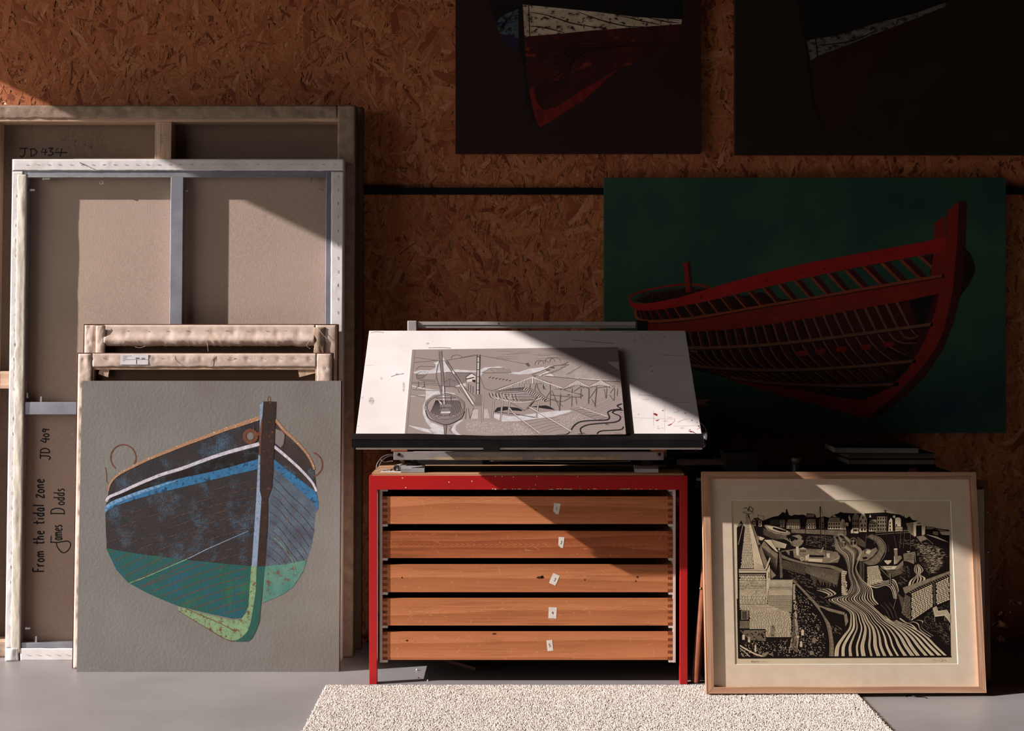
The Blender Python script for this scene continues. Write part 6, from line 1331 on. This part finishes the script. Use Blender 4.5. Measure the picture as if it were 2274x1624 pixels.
st([(170, 1110), (400, 1240), (620, 1320)], 3, 'cut', True, 6); st([(170, 1150), (380, 1330)], 1.5, 'cut', False, 6); st([(200, 1240), (270, 1330)], 1, 'cut', False, 6); a.poly([(540, 1280), (640, 1220), (680, 1245), (600, 1310)], 'cut2', L=6); st([(1070, 1000), (1020, 1240)], 1, 'cut', False, 7)
# curving graveyard wall
s1 = smooth([(1095, 0), (1300, 210), (1460, 390), (1600, 580), (1680, 760), (1720, 950), (1735, 1130), (1725, 1310)], 6); s2 = smooth([(1110, -10), (1320, 200), (1490, 380), (1640, 580), (1730, 760), (1770, 950), (1790, 1130), (1785, 1310)], 6)
a.poly([(1400, 430), (1600, 640), (1680, 900), (1700, 1310), (1640, 1310), (1640, 900), (1500, 560)], 'inkb', L=6); a.strip(s1, s2, 'cut2', L=7)
for i in range(0, len(s1), 2): st([s1[i], s2[i]], .5, 'inkb', False, 8)
st([(x-12, y) for x, y in s1[::6]], .6, 'cut', True, 8)
a.poly([(1540, 460), (1700, 520), (1960, 600), (1980, 780), (1900, 790), (1720, 730), (1640, 620)], 'inkb', L=8); a.poly([(1500, 420), (1560, 430), (1980, 545), (1970, 590), (1700, 520)], 'cut2', L=9); a.poly([(1965, 590), (2010, 560), (2040, 700), (1990, 790)], 'cut2', L=9)
for k in range(30): x = 1250+R()*450; y = 130+(x-1250)*.42+R()*150; st([(x, y), (x+20+R()*30, y+15+R()*20)], .6, 'cut2', False, 6)
for k in range(26): x = 1700+R()*200; y = 760+R()*120+(x-1700)*.1; st([(x, y), (x+20+R()*25, y+15+R()*20)], .7, 'cut2', False, 8)
# right-hand quay block
A8()
a.poly([(1020, 140), (1840, -160), (1842, 340), (1500, 520), (1180, 710), (900, 500), (960, 200)], 'inkb', L=7)
a.poly([(1040, 120), (1300, 30), (1840, -165), (1840, -120), (1300, 110), (1150, 190), (1080, 230)], 'cut2', L=8)
for k in range(36): f = k/35; x = 1150+690*f; y = 190-305*f; st([(x, y), (x+34, y+22)], .6, 'inkb' if k % 2 else 'cut', False, 9)
a.bricks([(1190, 220), (1550, 55), (1560, 440), (1190, 690)], 13, 8, 'cut', gap=.28, L=9); a.bricks([(1610, 40), (1840, -70), (1842, 330), (1620, 420)], 12, 5, 'cut', gap=.28, L=9)
a.bricks([(1080, 230), (1170, 280), (1175, 690), (1020, 560)], 14, 3, 'cut2', gap=.35, L=9)
for k in range(18): st([(960+k*4, 230+k*15), (1050+k*2, 300+k*15)], .5, 'cut2', False, 9)
st([(960, 170), (880, 480)], .9, 'cut2', False, 9); st([(1575, 50), (1590, 430)], .7, 'cut2', False, 10)
for k in range(12): st([(1560, 60+k*30), (1605, 50+k*30)], .5, 'cut2', False, 10)
a.dots([(1400, 600), (1560, 500), (1840, 380), (1845, 1180), (1750, 1050), (1640, 890), (1500, 860), (1380, 800)], 300, 'cut2', 17, 5, .5, L=4)
a.poly([(1555, 470), (1620, 435), (1650, 520), (1800, 500), (1860, 590), (1860, 730), (1760, 600), (1590, 620)], 'cut', L=9)
for k in range(4): a.stroke([(1575+k*14, 465-k*7), (1600+k*14, 590-k*15), (1780+k*6, 570-k*18), (1860, 700-k*28)], .5, 'inkb', sm=False, L=10)
a.poly([(1590, 622), (1765, 605), (1750, 700), (1595, 710)], 'inkb', L=9); st([(1588, 620), (1592, 700)], .6, 'cut', False, 10); st([(1765, 610), (1755, 690)], .6, 'cut', False, 10); st([(1850, 770), (1840, 860)], .6, 'cut', False, 10)
# border of the block, pencil title and signature under it
a.f(0, 0, 1); a.poly([(1636, 1330), (1641, 1330), (1643, 1460), (1639, 1463)], 'inkb', L=11); a.poly([(1639, 1459), (2112, 1456.5), (2112, 1460), (1639, 1463)], 'inkb', L=11)
M['pencil_soft'] = pm('soft_pencil', '#94836c', '#87775f', 30)
letters(a, 'maris', 1668, 1472, 6, 0, .6, 'pencil_soft', L=2); letters(a, 'at st moes', 1690, 1472, 6, 0, .6, 'pencil_soft', L=2) if 0 else None
a.stroke([(1668, 1471), (1672, 1467), (1676, 1471), (1682, 1469), (1690, 1471), (1700, 1469)], .6, 'pencil_soft', L=2); a.stroke([(1706, 1471), (1712, 1468), (1716, 1471), (1726, 1469), (1736, 1471)], .6, 'pencil_soft', L=2) if 0 else None
a.stroke([(2071, 1470), (2075, 1465), (2078, 1469), (2083, 1467), (2090, 1469)], .6, 'pencil_soft', L=2); a.stroke([(2086, 1464), (2094, 1464), (2090, 1470), (2096, 1467), (2102, 1469), (2098, 1466)], .6, 'pencil_soft', L=2)
tag(a.build('harbour_scene', sheet), 'black harbour scene')

# two more frames tucked behind
def back_frame(label, pxr, pyt, Yb, Yt, w, m, T, z0=.001):
    xr = WX(pxr, Yb); zt = WZ(pyt, Yt); p = Panel((xr-w/2, Yb, z0), (1, 0, 0), (0, Yt-Yb, zt-z0)); h = math.hypot(Yt-Yb, zt-z0)
    t = tag(empty('picture_frame', mt=p.mt), label, 'picture frame'); bw = .02
    for x0, x1, a0, a1 in ((-w/2, -w/2+bw, 0, h), (w/2-bw, w/2, 0, h), (-w/2+bw, w/2-bw, 0, bw), (-w/2+bw, w/2-bw, h-bw, h)): MB().box(x0, x1, 0, T, a0, a1, m).build('frame_rail', t, bevel=.0008)
    MB().box(-w/2+bw, w/2-bw, T*.55, T*.8, bw, h-bw, 'back_card').build('backing_board', t)
    return t, p, w, h
M['dark_frame'] = pm('dark_frame', '#6d4733', '#5b3a29', 20, rough=.6)
M['card'] = pm('thin_card', '#a58a74', '#97806b', 10)
t, p, w, h = back_frame('brown picture frame, rearmost of those leaning behind the harbour print', 2201, 1068, 4.735, 4.765, .80, 'dark_frame', .018)
for py in (1137, 1226): MB().lathe([(.003, 0), (.003, .0015), (.001, .002)], 'steel', 10, Matrix.Translation((w/2-.004, -.0001, p.at(2195, py)[1])) @ Matrix.Rotation(PI/2, 4, 'X')).build('screw', t)
xr = WX(2190, 4.71); zt = WZ(1088, 4.735); p = Panel((xr-.36, 4.722, .001), (1, 0, 0), (0, .010, zt))
t = tag(empty('backing_sheet', mt=p.mt), 'thin tan card edge between the harbour print and the brown frame', 'card')
MB().box(-.36, .36, 0, .005, 0, zt, 'card').build('sheet', t)
# wooden pole
b = MB(); b.tube([(WX(1544, 4.78), 4.78, .004), (WX(1560, 4.79), 4.775, .30), (WX(1573, 4.79), 4.77, .6)], [.015, .013, .011], 'block', 12)
t = tag(empty('wooden_pole'), 'reddish wooden pole leaning in the gap between plan chest and harbour print', 'pole'); b.build('shaft', t)
MB().lathe([(.002, 0), (.005, .002), (.005, .004), (.002, .006)], pm('brass', '#b98d4e', '#a27a42', 20, rough=.3, metal=.8), 14, Matrix.Translation((WX(1556, 4.76), 4.757, WZ(1307, 4.76))) @ Matrix.Rotation(PI/2, 4, 'X')).build('brass_knob', t)

# ------------------------------------------------------------------ dark cupboard bench and what stands on it
M['bench'] = pm('dark_bench', '#1c1411', '#17100e', 6, rough=.7)
M['pale_strip'] = pm('pale_strip', '#a89a8c', '#948778', 20)
bxa, bxb, bya, byb, bz = .62, 1.60, 4.80, 5.36, .672
t = tag(empty('workbench', ((bxa+bxb)/2, bya, 0)), 'low black workbench against the wall behind the harbour print', 'bench'); ox, oy = (bxa+bxb)/2, bya
MB().box(bxa-ox, bxb-ox, 0, byb-oy, bz-.025, bz, 'bench').build('worktop', t, bevel=.001)
MB().box(bxa+.02-ox, bxb-.02-ox, .03, byb-.01-oy, .06, bz-.0255, 'bench').build('cabinet', t, bevel=.001)
MB().box(bxa+.03-ox, bxb-.03-ox, .06, byb-.03-oy, .0, .0595, 'bench').build('plinth', t)
MB().box(bxa-ox+.002, .09+bxa-ox, -.002, -.0003, WZ(1068, 4.8), WZ(1062, 4.8), 'pale_strip').build('edge_label', t)
# loudspeaker
M['spk'] = pm('speaker_black', '#131010', '#0e0c0c', 10, rough=.5); M['cone'] = pm('speaker_cone', '#1b1818', '#151212', 10, rough=.5); M['chrome'] = pm('chrome', '#b9b9bd', '#a5a5aa', 10, rough=.18, metal=1)
ys = 5.06; sx0, sx1 = WX(1480, ys), WX(1586, ys); sz1 = WZ(907, ys); 
t = tag(empty('loudspeaker', ((sx0+sx1)/2, ys, bz)), 'black loudspeaker with a chromed cone ring behind the right end of the drawing board', 'speaker'); ox, oy = (sx0+sx1)/2, ys
bzs = WZ(1020, ys)
MB().box(sx0-ox, sx1-ox, 0, .305, bzs-bz, sz1-bz, 'spk').build('cabinet', t, bevel=.004)
cm = Matrix.Translation((WX(1534, ys)-ox, 0, WZ(968, ys)-bz)) @ Matrix.Rotation(PI/2, 4, 'X')
cone = MB().lathe([(.006, -.012), (.02, -.010), (.052, .002), (.056, .0035), (.056, .0)], 'cone', 32, cm).build('cone', t)
MB().lathe([(.0605, 0), (.0605, .004), (.056, .005), (.0562, .0036)], 'chrome', 40, cm).build('cone_ring', t)
t2 = tag(MB().box(WX(1480, 5.0), WX(1606, 5.0), 4.96, 5.405, bzs-.012, bzs-.0005, 'pale_strip').build('shelf_board', bevel=.001), 'thin grey board under the loudspeaker on the bench', 'board')
tag(MB().box(.45, .585, 5.12, 5.41, TZ+.0003, bzs-.0125, 'spk').build('sun_blocker', bevel=.002), 'flat black case added to stop low sun, on the plan chest under the speaker board', 'case')  # added box, keeps low sun off the wall past the table end
for i, px in enumerate((1560, 1592)):
    MB().box(WX(px, 5.0)-.008, WX(px, 5.0)+.008, 5.0, 5.28, bz+.0005, bzs-.0125, 'bench').build('support_block', t2)
# small wooden clamp head on the speaker
b = MB().prism([(0, 0), (.042, 0), (.042, .012), (.03, .016), (.03, .022), (.042, .026), (.042, .03), (0, .03)], -.015, .015, 'back_card')
o = b.build('wooden_clamp', bevel=.001); o.location = (WX(1547, ys+.04), ys+.04, sz1+.0005); tag(o, 'small brown notched wooden block on top of the loudspeaker', 'block')
# plastic tub
M['tub'] = pm('grey_plastic', '#4b4340', '#403936', 6, rough=.35, spec=.5)
ya = 4.90
t = tag(empty('plastic_tub', (WX(1645, ya), ya+.06, bz+.0006)), 'dark grey plastic tub of odds and ends standing on the bench', 'tub')
w0, w1, zt = WX(1612, ya)-WX(1645, ya), WX(1681, ya)-WX(1645, ya), WZ(1008, ya)-bz
b = MB()
for x0, x1, y0, y1 in ((w0, w1, -.06, -.057), (w0, w1, .057, .06), (w0, w0+.003, -.057, .057), (w1-.003, w1, -.057, .057)): b.box(x0, x1, y0, y1, .003, zt, 'tub')
b.box(w0, w1, -.06, .06, 0, .003, 'tub'); b.build('bowl', t)
b = MB()
for x0, x1, y0, y1 in ((w0-.006, w1+.004, -.066, -.06), (w0-.006, w1+.004, .06, .066), (w0-.006, w0, -.06, .06), (w1, w1+.004, -.06, .06)): b.box(x0, x1, y0, y1, zt-.012, zt+.002, 'tub')
b.build('rim', t, bevel=.001)
for i, (dx, dy, rz, m) in enumerate(((-.02, -.01, .5, 'silver'), (.015, .01, -.4, 'drip2'), (.0, .03, 1.1, 'tape'))):
    o = MB().box(-.012, .012, -.004, .004, 0, .006, m).build('offcut', bevel=.001); o.location = (WX(1645, ya)+dx, ya+.06+dy, bz+.0035); o.rotation_euler = (0, 0, rz)
    tag(o, ['silver', 'tan', 'cream'][i]+' offcut inside the grey plastic tub', 'offcut')
# small jar and paint tin
def jar(name, px0, px1, py, yy, m, mlid, label, cat):
    r = (WX(px1, yy)-WX(px0, yy))/2; h = WZ(py, yy)-bz
    t = tag(empty(name, ((WX(px0, yy)+WX(px1, yy))/2, yy, bz)), label, cat)
    MB().lathe([(r*.92, 0), (r, .003), (r, h*.74), (r*.9, h*.78)], m, 20).build('body', t); MB().lathe([(r*.97, h*.785), (r*.97, h*.99), (r*.9, h)], mlid, 20).build('lid', t)
jar('jar', 1757, 1782, 1017, 4.92, 'tub', 'grey_steel', 'small lidded jar on the bench right of the tub', 'jar')
jar('jar', 1595, 1609, 1000, 5.22, 'tub', 'tub', 'narrow dark pot on the bench behind the tub', 'pot')
o = MB().box(-.04, .04, -.03, .03, 0, .075, 'dark_frame').build('small_box', bevel=.001); o.location = (WX(1632, 5.2), 5.2, bz+.0005); tag(o, 'small dark brown box on the bench behind the plastic tub', 'box')
# heap of brushes and tubes
hm = [pm('tool_grey', '#5c5550'), pm('tool_tan', '#8a6a4c'), pm('tool_green', '#3c5c40'), pm('tool_red', '#7c2a26'), pm('tool_blue', '#3b5268'), pm('tool_white', '#a9a19a')]
rs = random.Random(4)
tools = [(1690, 1750, 'paintbrush', 0, 4.94, .10), (1695, 1765, 'pencil', 1, 4.96, -.2), (1700, 1745, 'paint_tube', 4, 4.99, .35), (1786, 1840, 'paintbrush', 1, 4.93, .25), (1790, 1850, 'pencil', 5, 4.95, -.12), (1800, 1880, 'ruler', 0, 4.97, .05), (1880, 1930, 'pencil', 2, 4.90, .1), (1905, 1985, 'felt_pen', 3, 4.93, -.15), (1940, 1998, 'felt_pen', 5, 4.90, .2), (1960, 2010, 'felt_pen', 2, 4.91, -.3), (1985, 2030, 'felt_pen', 4, 4.89, .35), (1870, 1960, 'ruler', 4, 4.885, .02)]
desc = {'paintbrush': ('paintbrush', 'lying among tools on the bench'), 'pencil': ('pencil', 'lying on the bench'), 'felt_pen': ('pen', 'lying in front of the book stack'), 'paint_tube': ('tube', 'lying beside the plastic tub'), 'ruler': ('ruler', 'lying flat on the bench')}
cn = ['grey', 'tan', 'green', 'red', 'blue', 'white']; where = ['left of the jar', 'just left of the jar', 'left of the jar', 'right of the jar', 'right of the jar', 'right of the jar', 'below the books', 'below the books', 'below the books', 'below the books', 'at the right end of the books', 'below the books']
for i, (p0, p1, kind, mi, yy, rz) in enumerate(tools):
    L_ = WX(p1, yy)-WX(p0, yy); r = .0045 if kind != 'paint_tube' else .010
    t = tag(empty(kind, (WX((p0+p1)/2, yy), yy, bz)), f'{cn[mi]} {desc[kind][0]} {desc[kind][1]}, {where[i]}', desc[kind][0]); t.rotation_euler = (0, 0, rz)
    if kind == 'ruler': MB().box(-L_/2, L_/2, -.012, .012, .0003, .003, hm[mi]).build('blade', t)
    else:
        mt = Matrix.Translation((-L_/2, 0, r+.0003+.003*(i % 3 == 1))) @ Matrix.Rotation(PI/2, 4, 'Y')
        prof = [(r*.55, 0), (r, L_*.1), (r, L_*.8)] if kind != 'paintbrush' else [(r*.4, 0), (r, L_*.4), (r*.8, L_*.8)]
        MB().lathe(prof, hm[mi], 10, mt).build('shaft' if kind != 'paint_tube' else 'body', t)
        MB().lathe([(r*.8, L_*.801), (r*.7, L_*.92), (r*.15, L_)], hm[1] if kind != 'felt_pen' else hm[(mi+2) % 6], 10, mt).build({'paintbrush': 'bristles', 'pencil': 'tip', 'felt_pen': 'cap', 'paint_tube': 'cap'}[kind], t)
# books
M['cover'] = pm('book_cover', '#100c0c', '#15100f', 10, rough=.35); M['pages'] = pm('book_pages', '#b3a499', '#96887e', 100, st=(1, 1, 14), rough=.9)
def book(px0, px1, zb, th, y0, dep, rz, label):
    w = WX(px1, y0)-WX(px0, y0); t = tag(empty('book', ((WX(px0, y0)+WX(px1, y0))/2, y0+dep/2, zb)), label, 'book', 'stack of large books on the bench'); t.rotation_euler = (0, 0, rz); ct = .0025
    MB().box(-w/2+.003, w/2-.003, -dep/2+.003, dep/2, ct, th-ct, 'pages').build('pages', t)
    MB().box(-w/2, w/2, -dep/2, dep/2, 0, ct-.0002, 'cover').build('cover', t, bevel=.0006); MB().box(-w/2, w/2, -dep/2, dep/2, th-ct+.0002, th, 'cover').build('cover', t, bevel=.0006)
    MB().box(-w/2, w/2, dep/2+.0002, dep/2+.003, 0, th, 'cover').build('spine', t)
y0 = 5.02; z = WZ(1033, y0)
zb0 = bz+.0005
tag(MB().box(WX(1865, y0), WX(2080, y0), y0+.004, y0+.24, zb0, z-.0005, 'bench').build('storage_box', bevel=.001), 'low black box under the stack of books', 'box')
book(1884, 2076, z, .0205, y0, .2, .0, 'black-covered book at the bottom of the three-book stack')
book(1883, 2075, z+.021, .0215, y0, .21, .01, 'dark book in the middle of the three-book stack, ragged pale pages')
book(1858, 2045, z+.043, .023, y0-.04, .23, -.06, 'black book with gold lines on top of the three-book stack')
# mouse-like red tool and orange striped grip
o = MB().lathe([(.004, -.022), (.014, -.016), (.019, 0), (.016, .014), (.006, .022)], hm[3], 18, Matrix.Rotation(PI/2, 4, 'Y')).build('burnisher'); o.location = (WX(2030, 4.92), 4.92, bz+.0195); tag(o, 'dark red rounded hand tool in front of the books', 'hand tool')
t = tag(empty('knife_grip', (WX(2082, 4.92), 4.92, bz)), 'black tool grip with two orange bands at the right end of the bench', 'hand tool')
MB().box(-.040, .040, -.012, .012, .0003, .026, 'spk').build('grip', t, bevel=.005)
for x in (-.034, -.022): MB().box(x-.002, x+.002, -.0125, .0125, .0002, .0265, pm('orange_band', '#b3492a')).build('band', t, bevel=.001)

# ------------------------------------------------------------------ things on the plan chest under the drawing board
M['cable'] = pm('grey_cable', '#8f8a86', '#7c7773', 20, rough=.5)
for i, (pts, r, lab) in enumerate((([(836, 1042, 4.80), (838, 1030, 4.84), (850, 1015, 4.88), (868, 1009.5, 4.9), (890, 1012, 4.92)], .0018, 'grey cable arching at the left end of the plan chest top, outermost'), ([(842, 1035, 4.84), (850, 1022, 4.88), (866, 1013, 4.92), (888, 1014, 4.94)], .0014, 'thin grey cable arching just inside the outermost one'), ([(846, 1022, 4.92), (855, 1026, 4.95), (872, 1024, 4.96)], .0016, 'short dark cable end beside the silver cylinder'))):
    o = MB().tube([W(*q) for q in smooth(pts, 6)], r, 'cable', 7).build('cable'); tag(o, lab, 'cable')
ya = 4.80; r = .0115
t = tag(empty('silver_cylinder', (WX(879, ya), ya, TZ)), 'small silver cylinder with a black end on the plan chest, beside the left clamp', 'cylinder')
mt = Matrix.Translation((.003, 0, r+.0005)) @ Matrix.Rotation(-.35, 4, 'Z') @ Matrix.Rotation(PI/2, 4, 'X')
MB().lathe([(r*.95, -.045), (r, -.043), (r, -.001)], 'silver', 20, mt).build('body', t); MB().lathe([(r*.96, -.0008), (r*.96, .004), (r*.7, .005), (r*.6, .003)], 'black_metal', 20, mt).build('end_cap', t)
for i, (x0, x1, y0_, y1_, z0_, m, lab) in enumerate(((838, 866, 4.82, 4.90, 0, 'card', 'scrap of tan card at the left end of the chest top'), (845, 900, 4.772, 4.80, 0, 'label_white', 'strip of white paper at the front left of the chest top'))):
    o = MB().box(WX(x0, y0_), WX(x1, y0_), y0_, y1_, TZ+.0004, TZ+.0018, m).build('paper_scrap'); tag(o, lab, 'paper')
tag(MB().box(WX(905, 4.9), WX(1500, 4.9), 4.86, 5.0, TZ+.0173, TZ+.034, 'dark_in').build('slab', bevel=.001), 'black portfolio put under the drawing board to block sun across the plan chest', 'slab')  # stands for dark clutter under the board, put in to block sun
tag(MB().tube([W(*q) for q in smooth([(1085, 1024.5, 4.85), (1150, 1023.8, 4.85), (1240, 1027, 4.85), (1320, 1026.5, 4.85), (1400, 1024.5, 4.86)], 5)], .0012, 'silver', 6).build('wire'), 'thin white wire lying over the black portfolio', 'wire')
# framed panel on the floor under the chest, crumbs, bent wire
t = tag(empty('picture_frame', (-.128, 4.95, 0)), 'dark picture frame lying flat on the floor under the plan chest', 'picture frame'); t.rotation_euler = (0, 0, math.radians(40))
for x0, x1, y0_, y1_ in ((0, .30, 0, .014), (0, .30, .286, .30), (0, .014, .014, .286), (.286, .30, .014, .286)): MB().box(x0, x1, y0_, y1_, .0005, .012, 'dark_frame').build('frame_rail', t, bevel=.0008)
MB().box(.0145, .2855, .0145, .2855, .0005, .006, 'spk').build('panel', t)
for i, (px, py, r, lab) in enumerate(((926, 1489.5, .004, 'whitish crumb at the back edge of the sunlit floor patch'), (928.5, 1507, .003, 'dark crumb in the middle of the sunlit floor patch'), (950, 1513, .003, 'pale crumb at the front right of the sunlit floor patch'))):
    Y = CAMZ*F/(py-HY); c = MB().lathe([(r*.4, 0), (r, r*.5), (r*.8, r*1.2), (r*.2, r*1.6)], ['tape', 'dark_frame', 'label_white'][i], 7); o = c.build('crumb'); o.location = (WX(px, Y), Y, .0002); tag(o, lab, 'crumb')
tag(MB().tube([(WX(px, 4.58), CAMZ*F/(py-HY), .0025) for px, py in smooth([(2012, 1548.5), (2024, 1546.5), (2036, 1549), (2050, 1549.5), (2056, 1552)], 5)], .0016, 'black_metal', 6).build('bent_wire'), 'short bent wire on the floor in front of the harbour print', 'wire')
# cord hanging on the far left
